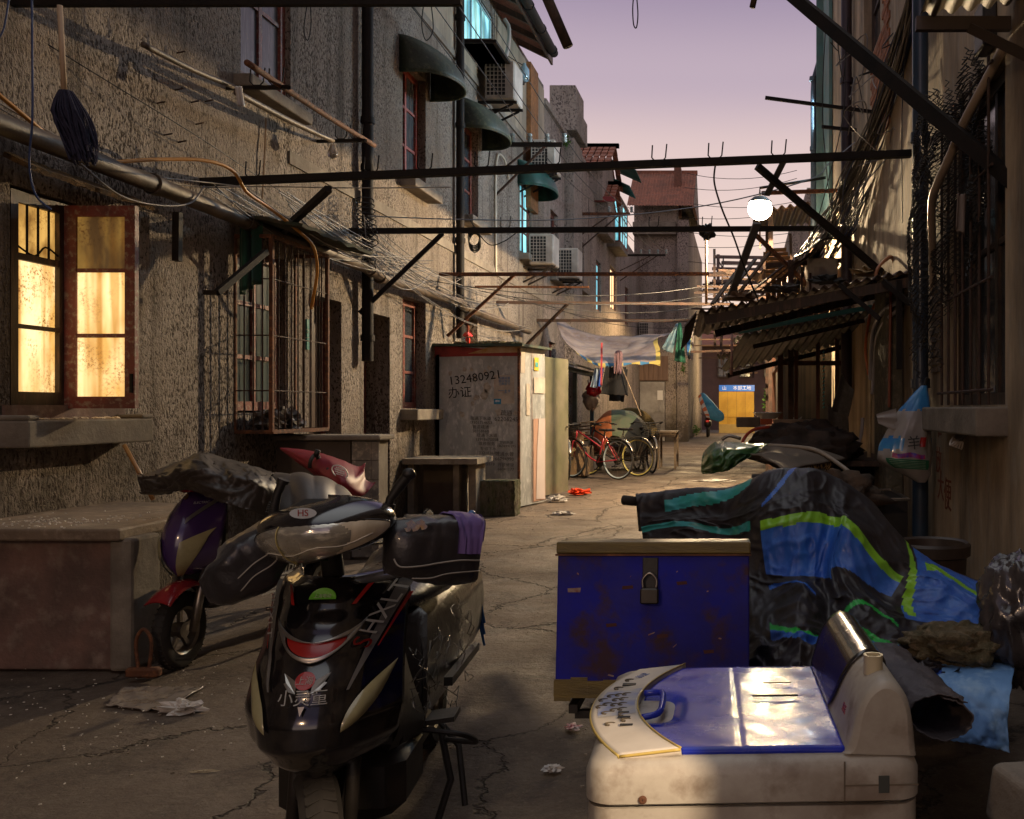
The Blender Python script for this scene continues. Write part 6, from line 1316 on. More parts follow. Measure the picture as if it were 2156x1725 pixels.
cloth("bunting_cloth", "grey cloth with a blue and yellow stripe, rightmost of the hanging cloths", "cloth", (P(1440, 700, 19.3), P(1462, 698, 19.3), P(1458, 760, 19.3), P(1448, 755, 19.3)), mat("grey_cloth", (.3, .27, .27), rough=.85), .05)
cloth("striped_patch", "blue and yellow striped patch pinned on the rightmost hanging cloth", "cloth", (P(1446, 712, 19.2), P(1456, 712, 19.2), P(1455, 748, 19.2), P(1447, 750, 19.2)), mat("blue_yellow_stripe", (.03, .15, .45), (.5, .5, .05), rough=.8, scale=4, stretch=(6, 1, .1), lo=.5, hi=.52), .01)
mp_ = thing("mop", "string mop hanging upside down from the sheet canopy with its stick slanting down", "mop", tuple(P(1300, 790, 18.7)))
MB().tube([P(1306, 765, 18.7), P(1350, 876, 18.7)], .012, 8).build("handle", wood, mp_)
b = MB()
for k in range(46):
    a = random.uniform(0, 6.28); r_ = random.uniform(.02, .1); b.tube(curve([P(1303, 738, 18.7), P(1303, 745, 18.7) + Vector((r_ * cos(a), r_ * .6 * sin(a), 0)), P(1301, 778, 18.7) + Vector((r_ * .9 * cos(a), .05 * sin(a), random.uniform(-.1, .05)))], 6), .007, 4)
b.build("mop_head", mat("pinkish_mop_strings", (.28, .16, .17), (.16, .1, .12), rough=.95, scale=30), mp_)
# far scooter under blue tarp
fs_ = thing("scooter", "distant dark scooter seen from behind with a red tail lamp, beside the tower house", "scooter", (-1.66, 46, 0), 0, world=False)
wheel("wheel", fs_, (0, 0, .25), .25, .12, 0, 5); MB().cbox((0, .6, .65), (.34, 1.2, .4), ch=.1).build("body", satin, fs_, smooth=True); MB().cbox((0, -.03, .78), (.16, .05, .10), ch=.02).build("tail_lamp", mat("red_tail_lamp", (.5, .01, .01), rough=.3, emit=(1, .05, .03), estr=.25), fs_)
MB().tube(curve([(-.38, 1.3, 1.15), (-.2, 1.4, 1.05), (.2, 1.4, 1.05), (.38, 1.3, 1.15)], 12), .02, 8).build("handlebar", satin, fs_); MB().cbox((0, .5, .90), (.3, .8, .1), ch=.04).build("seat", leather, fs_)
wheel("wheel", fs_, (0, 1.35, .25), .25, .12, 0, 5)
rows = [[(1470, 835, 46.5), (1480, 828, 46.5), (1492, 838, 46.5), (1500, 850, 46.5)], [(1476, 855, 46), (1488, 845, 46), (1502, 850, 46), (1512, 862, 46)], [(1484, 872, 45.8), (1498, 872, 45.8), (1512, 876, 45.8), (1524, 872, 45.8)], [(1488, 880, 45.8), (1500, 884, 45.8), (1514, 888, 45.8), (1524, 884, 45.8)]]
pq6 = patch([[P(*p) for p in r] for r in rows]); b = MB().grid(pq6, 24, 18)
for k in range(len(b.f)): b.mi[k] = 1 if k % 24 < 5 and (k // 24) % 4 < 2 else 2 if k % 24 < 5 else 0
tag(b.build("rain_cape", [mat("blue_rain_cape", (.02, .16, .30), (.03, .22, .38), rough=.6), mat("orange_check", (.45, .12, .05)), mat("white_check", (.5, .48, .5))], smooth=True, solid=.02), "blue rain cape with a checked edge draped over the distant scooter", "cape")
# plants
def shrub(label, c, r, n, name="potted_plant", m_=None, leafs=.05):
    b = MB(); rnd = random.Random(int(c[0] * 100))
    for k in range(n):
        d = Vector((rnd.gauss(0, 1), rnd.gauss(0, 1), rnd.gauss(0, 1))).normalized() * rnd.uniform(.3, 1) ; p = Vector(c) + Vector((d.x * r[0], d.y * r[1], d.z * r[2]))
        a = Vector((rnd.uniform(-1, 1), rnd.uniform(-1, 1), rnd.uniform(-.5, .5))).normalized() * leafs; q = Vector((rnd.uniform(-1, 1), rnd.uniform(-1, 1), rnd.uniform(-1, 1))).normalized() * leafs * .4
        b.add([p - a, p + q, p + a, p - q], [(0, 1, 2, 3)])
    b.tube([Vector(c) - Vector((0, 0, r[2] * 1.3)), Vector(c) + Vector((0, 0, r[2] * .4))], .008, 5)
    return tag(b.build(name, m_ or mat("green_leaves", (.05, .14, .02), (.10, .22, .03), rough=.6, tl=.3)), label, "plant")
shrub("bright green leafy plant standing between the open timber front and the hoarding", P(1617, 845, 34), (.22, .22, .5), 160, leafs=.09)
shrub("small weeds growing at the foot of the tower house corner", P(1467, 905, 43), (.2, .2, .25), 90, "weeds", leafs=.07)
shrub("tuft of fern growing high on the corner of the tower house", P(1440, 775, 39.8), (.12, .1, .28), 60, "fern", leafs=.08)
shrub("weed sprouting from the parapet beside the pier", P(1192, 298, 22.9), (.1, .1, .16), 70, "weed", leafs=.05)
# ground litter
def crumple(name, label, cat, c, r, m_, seed=0): return tag(MB().blob(c, r, 12, .8, 2.5, seed, flat=-.01).build(name, m_, smooth=False), label, cat)
wpl = mat("crumpled_white_plastic", (.62, .58, .54), (.45, .42, .38), rough=.4, scale=9); 
crumple("plastic_bag", "crumpled white plastic bag lying flat on the alley floor past the shed", "bag", G(1184, 1084) + Vector((0, 0, .01)), (.13, .06, .03), wpl, 2)
crumple("plastic_bag", "crumpled white plastic bag at the foot of the metal shed", "bag", G(1172, 1056) + Vector((0, 0, .02)), (.14, .08, .055), wpl, 5)
crumple("plastic_bag", "crumpled orange red plastic bag lying before the parked bicycles", "bag", G(1218, 1042) + Vector((0, 0, .02)), (.15, .1, .07), mat("orange_red_bag", (.6, .06, .015), rough=.35), 7)
crumple("paper_scrap", "white paper scrap in the alley near the green plastic sheet", "paper", G(1505, 1014) + Vector((0, 0, .01)), (.34, .07, .025), wpl, 8)
crumple("tissue", "crumpled white tissue beside the flat clear plastic bag", "tissue", G(382, 1500) + Vector((0, 0, .015)), (.085, .05, .035), wpl, 3)
crumple("leaf_litter", "dry curled leaf on the concrete between the tissue and the black scooter", "leaf", G(432, 1627) + Vector((0, 0, .004)), (.05, .012, .006), mat("dry_leaf", (.4, .33, .22), rough=.8), 6)
crumple("tissue", "torn white tissue left of the washing machine", "tissue", G(1163, 1622) + Vector((0, 0, .008)), (.03, .025, .012), wpl, 12)
crumple("wrapper", "red and white sweet wrapper on the ground beside the washing machine", "wrapper", G(1205, 1535) + Vector((0, 0, .008)), (.03, .03, .01), mat("red_white_wrapper", (.5, .04, .05), (.7, .65, .6), rough=.5, scale=30), 14)
pk = [G(222, 1490), G(260, 1452), G(430, 1450), G(345, 1505)]
b = MB().grid(lambda u, v: pk[0].lerp(pk[3], u).lerp(pk[1].lerp(pk[2], u), v) + Vector((0, 0, .014 + .012 * noise.fractal(Vector((u * 4, v * 4, 2)), .7, 2, 4))), 40, 30)
tag(b.build("plastic_bag", mat("flat_clear_plastic", (.34, .29, .24), (.22, .18, .15), rough=.22, scale=8, coat=.6), smooth=True, solid=.002), "flat clear plastic bag lying on the concrete before the purple scooter", "bag")
b = MB(); rnd = random.Random(5)
for k in range(420):
    y = rnd.uniform(2.2, 18); x = rnd.uniform(-3.6, 1.1); s_ = rnd.uniform(.004, .014); b.cbox((x, y, .006), (s_, s_ * rnd.uniform(.3, 1), .004), (0, 0, rnd.random() * 3))
tag(b.build("debris", mat("pale_ground_debris", (.4, .32, .24), (.1, .08, .06), rough=.9, scale=50)), "small crumbs and chips strewn over the alley floor", "debris", kind="stuff")
# ============================================================ street lamp
sl = thing("street_lamp", "lit street lamp with a wide shade on a bracket arm reaching over the alley", "street lamp", tuple(LAMP))
MB().blob(LAMP + Vector((0, 0, -.01)), (.19, .19, .18), 16, 0).build("opal_bowl", mat("lamp_bulb_glow", (1, .9, .7), emit=(1, .86, .62), estr=60), sl, smooth=True)
MB().lathe(LAMP, [(.03, .19), (.10, .175), (.19, .10), (.19, .085), (.09, .15)], 28).build("lamp_shade", M['black'], sl, smooth=True, auto=40)
MB().tube([LAMP + Vector((0, 0, .18)), LAMP + Vector((0, 0, .32)), Vector((XR, 15.2, 5.1))], .022, 8).build("bracket_arm", M['black'], sl, smooth=True)
# ============================================================ bars, poles and beams over the alley
def bar(name, label, cat, a, c, wd, h, m_, hooks=(), group=None):
    t = MB().beam(a, c, wd, h) if h else MB().tube([a, c], wd, 10); a, c = Vector(a), Vector(c)
    o = t.build(name, m_, smooth=not h); tag(o, label, cat, group)
    if hooks:
        for f in hooks:
            p = a.lerp(c, f); b = MB(); s_ = .055
            b.tube([p + Vector((-s_ * .9, 0, .15)), p + Vector((-s_, 0, .05)), p + Vector((-s_ * .5, 0, .02)), p + Vector((s_ * .5, 0, .02)), p + Vector((s_, 0, .05)), p + Vector((s_ * 1.2, 0, .16))], .006, 6)
            hk = b.build("hook", M['black'], smooth=True); w_ = hk.location.copy(); hk.parent = o; hk.location = w_ - o.location
    return o
K_ = M['black']
bar("cross_beam", "longest black steel cross beam with U hooks, reaching the blue drainpipe", "beam", L(425, 384), P(1918, 324, 7.7), .07, .055, K_, (.07, .235, .31, .39, .49, .64, .72, .81))
bar("cross_beam", "black steel cross beam below the longest one, knotted with rags near the lamp", "beam", L(735, 487), P(1795, 481, 12.0), .05, .062, K_, (.28, .57, .68))
bar("cross_beam", "rust orange cross beam just below the wall mounted air conditioners", "beam", L(925, 578), P(1492, 577, 14.4), .06, .05, M['rust'])
bar("cross_beam", "dark cross beam at the height of the corrugated awning", "beam", L(1045, 637), P(1545, 641, 17.4), .05, .05, M['rustdark'])
bar("cross_beam", "dark cross beam carrying the sheet canopy and the hanging cloths", "beam", L(1130, 675), P(1620, 676, 19.6), .05, .06, M['rustdark'])
bar("cross_beam", "short rusty angle beam left of the lower air conditioner brackets", "beam", L(1000, 604), P(1240, 605, 15.4), .04, .03, M['rust'])
bar("top_pole", "black steel bar crossing the top edge of the photo, with the mop hung on it", "bar", P(-60, 4, 5.6), P(972, 2, 5.6), .04, .055, K_)
bar("wall_brace", "black diagonal brace from the longest cross beam down to the cage canopy", "brace", P(692, 398, 7.55), L(575, 505, .02), .05, .05, K_)
bar("wall_brace", "black diagonal brace from the second cross beam down to the first drainpipe", "brace", P(932, 492, 10.9), L(757, 660, .02), .05, .05, K_)
bar("wall_brace", "rusty diagonal brace ending just above the shed roof", "brace", P(1084, 578, 13.8), L(942, 708, .05), .05, .04, M['rust'])
bar("wall_brace", "rusty diagonal brace above the metal cabinet", "brace", P(1195, 640, 17.2), L(1090, 745, .05), .05, .04, M['rustdark'])
bar("wall_brace", "bent black bracket arm left of the green curtain", "brace", P(430, 616, 7.2), P(458, 617, 7.2), .035, .035, K_); bar("wall_brace", "black arm rising from the bent bracket to the cage canopy", "brace", P(457, 617, 7.2), P(560, 530, 7.7), .045, .045, K_)
bar("wall_bracket", "short black upright bracket under the drainpipe beside the casement", "bracket", L(374, 448, .12), L(373, 550, .12), .05, .05, K_)
bar("diagonal_beam", "thick black diagonal beam crossing the cable bundle at the upper right", "beam", P(1655, -20, 6.6), P(2140, 388, 5.0), .06, .08, K_)
bar("diagonal_beam", "black diagonal beam from the longest cross beam down to the corrugated awning", "beam", P(1594, 350, 8.05), P(1856, 574, 8.7), .05, .055, K_)
bar("diagonal_beam", "rusty thin diagonal beam behind the street lamp glare", "beam", P(1588, 492, 12.0), P(1712, 612, 12.6), .05, .045, M['rust'])
bar("steel_plate_strut", "pale grey steel strut leaning across the street lamp, upper part", "strut", P(1651, 338, 8.0), P(1614, 412, 8.3), .055, .012, mat("pale_zinc_strut", (.20, .20, .20), (.12, .12, .12), rough=.45, metal=.5, scale=5))
bar("steel_plate_strut", "pale grey steel strut below the street lamp, running down towards the corrugated awning", "strut", P(1594, 470, 8.3), P(1537, 628, 9.0), .07, .02, mat("pale_zinc_strut", (.2, .2, .2)))
bar("wall_bar", "long thin dark bar jutting from the right wall into the sky", "bar", P(1611, 206, 10.2), P(1838, 236, 10.2), .03, .035, K_)
bar("wall_bar", "short dark bar below the long thin bar on the right wall", "bar", P(1730, 267, 11.6), P(1806, 275, 11.6), .03, .04, K_)
bar("wall_bar", "rusty insulator bar right of the street lamp", "bar", P(1604, 407, 12.6), P(1778, 401, 12.9), .04, .05, M['rust'])
bar("broken_pole", "frayed dark pole end hanging into the sky at the top", "pole", P(1145, -20, 5.0), P(1196, 98, 5.0), .028, 0, mat("frayed_black_pole", (.03, .02, .015), (.09, .05, .03), rough=.9, scale=30, bump=.01))
bar("pipe_end", "short dark pipe end poking down at the very top of the sky", "pipe", P(1592, -20, 5.0), P(1584, 16, 5.0), .016, 0, M['rustdark'])
b = MB(); b.tube(curve([P(1334, -10, 5), P(1332, 20, 5), P(1334, 52, 5), P(1340, 58, 5), P(1343, 30, 5), P(1340, -10, 5)], 24), .0035, 5); tag(b.build("hanging_wire", K_), "loop of black wire hanging in the sky at the top of the photo", "wire")
# bamboo/steel laundry poles on the left wall with bracket
lp = [("laundry_pole", "slim dark pole on the left wall from the nails to the white rag", P(302, 94, 6.3), P(490, 182, 7.4), .022), ("laundry_pole", "pale laundry pole under the sill of the upper red window", P(498, 195, 7.4), P(700, 296, 9.2), .026), ("laundry_pole", "rust brown pole slanting from the upper red window to the first drainpipe", P(520, 132, 6.9), P(788, 306, 9.6), .024)]
for nm, lb_, a, c, r_ in lp: tag(MB().tube(curve([a, a.lerp(c, .5) + Vector((0, 0, -.015)), c], 12), r_, 8).build(nm, M['rust'] if 'rust' in lb_ else M['clay'], smooth=True), lb_, "pole", "laundry poles")
for nm, lb_, a, c in (("laundry_bracket", "black comb bracket holding the poles below the upper red window", L(478, 186), P(608, 184, 7.4)), ("laundry_bracket", "black comb bracket crossing the first drainpipe", L(668, 298), P(770, 296, 9.2))): bar(nm, lb_, "bracket", a, c, .03, .03, K_, (.5, .8))
b = MB().grid(lambda u, v: P(494 + 14 * u + 6 * v, 182 + 42 * v, 7.35) + Vector((0, .01 * sin(u * 14), 0)), 10, 10); tag(b.build("white_rag", wpl, smooth=True, solid=.003), "torn white rag knotted on the end of the laundry pole", "rag")
# mop hanging at the upper left
mpp = thing("mop", "navy string mop hanging head down from the top bar at the upper left", "mop", tuple(P(150, 250, 5.4)))
MB().tube([P(126, 12, 5.4), P(136, 205, 5.4)], .0145, 10).build("handle", mat("pale_wood_handle", (.50, .36, .24), (.4, .28, .18), rough=.6, scale=3, stretch=(4, 4, .3)), mpp, smooth=True)
b = MB(); rnd = random.Random(3)
for k in range(190):
    a = rnd.uniform(0, 6.28); r_ = sqrt(rnd.random()) * .095; top = P(139, 200, 5.4); ln = rnd.uniform(.26, .40)
    mid = top + Vector((r_ * cos(a) + .02, r_ * sin(a) * .8, -.10)); end = top + Vector((r_ * .8 * cos(a) + .10, r_ * .7 * sin(a), -ln)); b.tube(curve([top + Vector((r_ * .35 * cos(a), r_ * .35 * sin(a), .02)), mid, mid.lerp(end, .5) + Vector((rnd.uniform(-.01, .01),) * 3), end], 6), .005, 4)
b.build("mop_head", mat("navy_mop_strings", (.015, .014, .035), (.03, .028, .06), rough=.95, scale=30), mpp)
# ============================================================ drainpipes
def pipe(name, label, pts, r_, m_, joints=(), cat="drainpipe", n=14):
    t = thing(name, label, cat, tuple(Vector(pts[-1]))); MB().tube(pts, r_, n).build("tube", m_, t, smooth=True, auto=50)
    if joints:
        pts = [Vector(p) for p in pts]
        for f in joints: c = cat_interp(pts, f); d = (cat_interp(pts, min(f + .01, 1)) - cat_interp(pts, max(f - .01, 0))).normalized() * .035; MB().tube([c - d, c + d], r_ * 1.22, n).build("joint_collar", m_, t, smooth=True, auto=50)
    return t
pipe("drainpipe", "thick black vertical drainpipe between the iron cage and the second door", [(-4.20, 10.66, 8.1), (-4.20, 10.66, 1.93)], .062, M['black'], (.25, .55, .62, .93))
pipe("drainpipe", "second black vertical drainpipe, just before the bright strip of wall", [(-4.21, 14.2, 8.1), (-4.21, 14.2, 2.45)], .06, M['black'], (.2, .45, .7))
zz = lambda px: None
pipe("long_drainpipe", "long grimy horizontal drainpipe sloping along the left wall above the doors", [(-4.15, 4.3, 3.0), (-4.15, 7.9, 2.97), (-4.15, 8.0, 2.955), (-4.15, 9.6, 2.96), (-4.14, 10.5, 2.95), (-4.16, 11.2, 2.9), (-4.15, 14.0, 2.96), (-4.15, 14.2, 2.90), (-4.15, 18.5, 2.9)], .062, M['clay'], (.08, .13, .33, .52, .6, .88))
pipe("conduit", "pale bent conduit on the wall between the two green canopies", curve([(-4.27, 16.5, 3.7), (-4.27, 16.5, 5.6), (-4.24, 16.9, 5.85), (-4.27, 17.4, 5.6)], 20), .02, mat("pale_plastic_conduit", (.55, .48, .38), rough=.5, dirt=.3), cat="pipe")
pipe("large_drainpipe", "big blue black drainpipe down the right wall, with the plastic bag tied on it", [(1.30, 6.92, 5.2), (1.30, 6.92, 0)], .058, mat("blue_black_pipe", (.015, .055, .11), (.018, .022, .035), rough=.4, scale=1.4, coat=.3, dirt=.4, dirtc=(.05, .035, .025)), (.15, .38, .66), n=20)
pipe("drainpipe", "dark purple drainpipe behind the cable bundle on the right wall", [(1.31, 11.9, 9.4), (1.31, 11.9, 1.6)], .068, mat("dark_purple_pipe", (.03, .02, .035), (.05, .03, .03), rough=.5, scale=2, dirt=.3), (.3, .5, .7))
pipe("drainpipe", "blue grey drainpipe with an elbow at the far corner of the right house", [(1.45, 15.9, 7.7), (1.22, 15.9, 6.9), (1.21, 15.9, 6.7), (1.21, 15.9, 4.2)], .06, mat("blue_grey_pipe", (.05, .07, .09), (.03, .04, .05), rough=.4, dirt=.3), (.5, .8))
pipe("water_pipe", "thin yellowed vertical water pipe in front of the concrete pier", [P(1831, 700, 9.2), P(1831, 905, 9.2), P(1827, 1060, 9.0)], .019, mat("yellowed_pvc", (.50, .38, .20), (.38, .28, .15), rough=.45, dirt=.3), (.35, .6), "pipe", 10)
pipe("water_pipe", "thin grey vertical water pipe beside the yellowed one", [P(1846, 700, 9.0), P(1846, 1060, 9.0)], .014, mat("grey_pvc", (.26, .24, .22), rough=.5, dirt=.4), (), "pipe", 8)
hoses = [("hose", "looping white hose that drops from the bracket to the water pipe", [P(1900, 632, 8.0), P(1860, 655, 8.3), P(1838, 700, 8.8), P(1834, 760, 9.1), P(1832, 800, 9.2)], .02, "pale_grey_hose", (.36, .34, .36)),
 ("hose", "second white hose curving parallel beneath the bracket", [P(1900, 650, 8.0), P(1872, 668, 8.2), P(1848, 705, 8.7), P(1842, 760, 9.0), P(1836, 830, 9.1)], .017, "pale_grey_hose", None),
 ("hose", "orange hose curving down to the water pipe joint", [P(1842, 640, 9.0), P(1830, 672, 9.1), P(1822, 735, 9.2), P(1829, 790, 9.2)], .015, "orange_hose", (.42, .10, .02)),
 ("hose", "straight red brown hose right of the concrete pier", [P(1876, 600, 8.1), P(1874, 700, 8.1), P(1872, 858, 8.1)], .013, "red_brown_hose", (.22, .05, .02)),
 ("hose", "grey hose end curling out beside the hanging felt sheets", [P(1816, 880, 9.2), P(1812, 920, 9.2), P(1795, 955, 9.2), P(1780, 962, 9.2)], .018, "pale_grey_hose", None),
 ("hose", "thick taped cream hose twisting over the torn netting", [P(2118, 92, 5.0), P(2092, 140, 5.1), P(2060, 200, 5.2), P(2028, 262, 5.35), P(2000, 330, 5.5), P(1975, 385, 5.7), P(1962, 430, 5.9), P(1963, 520, 6.2), P(1966, 620, 6.4)], .026, "taped_cream_hose", (.34, .26, .19)),
 ("hose", "copper brown looped pipe standing on the corrugated awning", [P(1842, 592, 8.6), P(1848, 566, 8.6), P(1868, 545, 8.7), P(1880, 545, 8.8), P(1888, 588, 8.8)], .016, "copper_pipe", (.36, .15, .07)),
 ("hose", "orange yellow hose looping over the long drainpipe and into the iron cage", [P(-20, 185, 5.3), P(70, 260, 5.6), P(165, 337, 6.0), P(230, 342, 6.2), P(330, 336, 6.6), P(430, 338, 7.0), P(490, 360, 7.3), P(520, 405, 7.5), P(570, 440, 7.8), P(630, 488, 8.1), P(660, 520, 8.3), P(668, 570, 8.5), P(660, 625, 8.6), P(655, 650, 8.7)], .0135, "orange_yellow_hose", (.50, .22, .03))]
for nm, lb_, pts, r_, mn, c_ in hoses: tag(MB().tube(curve(pts, 60), r_, 10).build(nm, mat(mn, c_ or (.3, .3, .3), rough=.4, scale=5, dirt=.3), smooth=True), lb_, "hose")
# ============================================================ cables
cb_ = mat("black_cable", (.012, .011, .011), rough=.5); cw = mat("grey_white_cable", (.27, .25, .23), rough=.5); cbl = mat("blue_cable", (.03, .06, .18), rough=.5); cgr = mat("grey_cable", (.14, .13, .13), rough=.5)
def wire(label, pts, r_, m_, group=None, n=40, straight=False, name="cable"):
    return tag(MB().tube([Vector(p) for p in pts] if straight else curve(pts, n), r_, 6).build(name, m_, smooth=True), label, "cable", group)
wire("thin blue cable hanging down past the mop to the lit window", [P(67, -10, 5.2), P(68, 120, 5.2), P(68, 252, 5.2), P(62, 345, 5.25), P(75, 410, 5.3), P(108, 442, 5.35)], .0055, cbl)
wire("thin dark blue cable at the very left edge of the photo", [P(20, -10, 5.2), P(8, 60, 5.2), P(-10, 90, 5.2)], .005, cbl)
wire("straight thin black wire running down the upper left wall towards the first drainpipe", [P(-10, 25, 5.6), P(200, 155, 6.2), P(420, 290, 7.2), P(620, 420, 8.8), P(740, 470, 9.9)], .004, cb_)
wire("pale twin cable sagging from the left edge to the longest cross beam", [P(-10, 212, 5.4), P(90, 270, 5.7), P(220, 340, 6.1), P(330, 372, 6.7), P(440, 385, 7.3), P(520, 395, 7.6)], .006, cw)
wire("second pale cable running just beneath the longest cross beam", [P(-10, 222, 5.45), P(95, 282, 5.7), P(250, 352, 6.3), P(400, 392, 7.2), P(560, 393, 7.6), P(760, 396, 7.7), P(950, 394, 7.8)], .005, cw)
wire("dark cable drooping below the long drainpipe to the longest beam", [P(170, 345, 5.9), P(250, 410, 6.2), P(330, 432, 6.6), P(400, 428, 7.0), P(430, 392, 7.2)], .007, cgr)
wire("white cable dropping from the longest beam to the iron cage canopy", [P(520, 398, 7.6), P(620, 470, 8.2), P(700, 520, 8.8), P(780, 540, 9.6), P(870, 540, 10.4)], .006, cw)
wire("blue grey wire sagging across the whole alley to the right wall", [P(775, 455, 10.2), P(960, 462, 10.0), P(1200, 462, 9.8), P(1480, 434, 9.6), P(1700, 380, 9.4), P(1745, 345, 9.6), P(1800, 300, 9.9)], .006, mat("blue_grey_cable", (.22, .26, .33), rough=.5))
wire("black twisted flex hanging from the longest beam past the street lamp", [P(1506, 348, 8.0), P(1504, 385, 8.0), P(1520, 440, 8.0), P(1545, 500, 8.1), P(1568, 565, 8.3), P(1600, 640, 8.6)], .008, cb_)
wire("black cable hooking down off the second cross beam", [P(978, 440, 11), P(1000, 480, 11), P(1030, 515, 11), P(1062, 508, 11), P(1090, 488, 11)], .006, cb_)
wire("black wire loop hanging in the sky left of the long green canopy", [P(895, -10, 8), P(888, 50, 8), P(897, 85, 8), P(912, 60, 8), P(905, -10, 8)], .005, cb_)
wire("thin wire loop hanging on the wall right of the upper red window", [P(650, -10, 7.5), P(640, 60, 7.5), P(648, 85, 7.5), P(655, 50, 7.5), P(652, -10, 7.5)], .004, cb_)
# bundle on the first drainpipe and along the wall
rnd = random.Random(11); b = MB()
for k in range(34):
    o_ = Vector((rnd.uniform(0, .22), rnd.uniform(-.3, .3), rnd.uniform(-.14, .16))); s0 = rnd.choice([(430, 388, 7.3), (600, 430, 8.5), (690, 470, 9.4), (752, 465, 10.2), (752, 500, 10.2)]); e0 = rnd.choice([(780, 540, 10.5), (900, 560, 12.2), (960, 590, 13.5), (1060, 640, 15.8), (1110, 690, 17)])
    a, c = P(*s0) + o_ * .5, P(*e0) + o_ * .5; b.tube(sag(a, c, rnd.uniform(.05, .38), 14), rnd.uniform(.003, .0065), 5, cap=False); b.mi.update({i: (0, 0, 1, 2)[k % 4] for i in range(len(b.f) - 14 * 5, len(b.f))})
tag(b.build("cable_tangle", [cb_, cw, cgr]), "tangle of thin black and pale cables strung along the left wall over the doors", "cables", kind="stuff")
b = MB()
for k in range(9):
    c = P(752, 425 + 9 * k, 10.25) + Vector((.08, 0, 0)); b.tube([c + Vector((.10 * cos(t) + .02 * k * .3, .03 * sin(t * 2), .05 * sin(t) - .01 * k)) for t in [2 * pi * q / 14 for q in range(14)]], .006, 5, closed=True)
for k in range(5):
    c = P(998, 495 + 3 * k, 11.2); b.tube([c + Vector((.07 * cos(t), .01 * k, .11 * sin(t) - .02)) for t in [2 * pi * q / 14 for q in range(14)]], .008, 5, closed=True)
tag(b.build("cable_coils", [cb_]), "coils of black cable tied round the first drainpipe and the second beam", "cables", kind="stuff")
# the great bundle on the right wall
b = MB(); rnd = random.Random(21)
for k in range(58):
    j = lambda s_: rnd.gauss(0, s_)
    q = rnd.random(); sp_ = (q - .5)
    pts = [P(1932 + 30 * sp_ + j(6), -20, 7.3), P(1897 + 50 * sp_ + j(5), 130, 8.1), P(1862 + 62 * sp_ + j(6), 250, 9.0), P(1815 + 70 * sp_ + j(8), 370, 10.1), P(1768 + 74 * sp_ + j(9), 460, 11.3), P(1722 + 66 * sp_ + j(8), 540, 12.6), P(1680 + 60 * sp_ + j(8), 620 + j(10), 13.8)]
    pts = [p + Vector((0, 0, j(.02))) for p in pts]
    n0 = len(b.f); b.tube(curve(pts, 36), rnd.uniform(.004, .009), 5, cap=False); ci = rnd.choice([0, 0, 1, 1, 2, 2, 3])
    for i in range(n0, len(b.f)): b.mi[i] = ci
for k in range(14):
    c = P(1800 + rnd.uniform(-20, 130), 200 + rnd.uniform(-190, 170), 9); n0 = len(b.f)
    b.tube(curve([c + Vector((rnd.uniform(-.25, .25), rnd.uniform(-.3, .3), rnd.uniform(-.3, .3))) for _ in range(5)], 20), .006, 5, cap=False)
    for i in range(n0, len(b.f)): b.mi[i] = k % 3
tag(b.build("cable_bundle", [cb_, cw, cgr, cbl]), "great sloping bundle of cables sweeping down the right wall", "cables", kind="stuff")
for k, (px0, px1) in enumerate(((1738, 1752), (1780, 1720), (1905, 1900), (1950, 1935))):
    wire("thin dark wire hanging down the right wall among several alike", [P(px0, 60 + 30 * k, 10 - k), P(px0 - 6, 250, 10 - k), P(px1, 470, 10 - k)], .005, cb_, "thin wires hanging on the right wall")
# receding power lines and their insulator racks
def rack(label, y, z, x1, n):
    t = thing("insulator_rack", label, "insulator rack", (XL, y, z), group="insulator racks on the left houses"); MB().beam((XL, y, z), (x1, y, z), .06, .07).build("crossbar", M['black'] if n != 3 else M['rust'], t)
    b = MB().beam((XL, y, z - .9), (x1 - .3, y, z - .03), .035, .035); b.beam((XL, y, z - .55), (x1 - .55, y, z - .04), .03, .03); b.build("strut", M['rustdark'], t)
    for k in range(n): MB().lathe((x1 + .04 - .30 * k, y, z + .035), [(.001, .16), (.035, .155), (.045, .12), (.025, .10), (.05, .075), (.03, .05), (.05, .03), (.02, 0)], 14).build("insulator", mat("glazed_insulator", (.35, .38, .36), (.1, .16, .16), rough=.2, scale=6, coat=.6), t, smooth=True)
    return [Vector((x1 + .04 - .30 * k, y, z + .13)) for k in range(n)]
r1 = rack("nearest insulator rack with four glazed insulators, beside the second green canopy", 16.5, 5.98, -3.12, 4)
r2_ = rack("rusty insulator rack with three insulators on the second left house", 25.5, 6.62, -3.0, 3); r3_ = rack("distant insulator rack with black arms in front of the tower house", 33.5, 6.8, -2.7, 4)
for k in range(4):
    wire("straight black power line running from the nearest insulator rack towards the camera", sag(r1[k], (r1[k].x + .1, -1, 6.5 + .1 * k), .12, 10), .007, cb_, "power lines along the left houses", straight=True, name="power_line")
    if k < 3: wire("black power line sagging between the nearest and the rusty insulator rack", sag(r1[k], r2_[k], .2, 12), .008, cb_, "power lines between the first two racks", straight=True, name="power_line"); wire("black power line between the rusty rack and the distant rack", sag(r2_[k], r3_[k], .2, 12), .009, cb_, "power lines between the last two racks", straight=True, name="power_line")
for k in range(7):
    z = 5.0 + k * .62; wire("fine wire stretched across the gap of sky beyond the street lamp", sag((-2.4, 40, z + 2.6), (2.2, 38, z + 2.2 + .3 * (k % 2)), .12 + .03 * k, 10), .012, cb_, "fine wires across the sky gap", straight=True)
for k in range(5):
    wire("fine wire strung low across the alley between the cross beams", sag(L(900 + 60 * k, 590 + 12 * k), P(1500 + 20 * k, 600 + 16 * k, 16 + k), .2 + .05 * k, 12), .006, cb_, "fine wires strung low across the alley", straight=True)
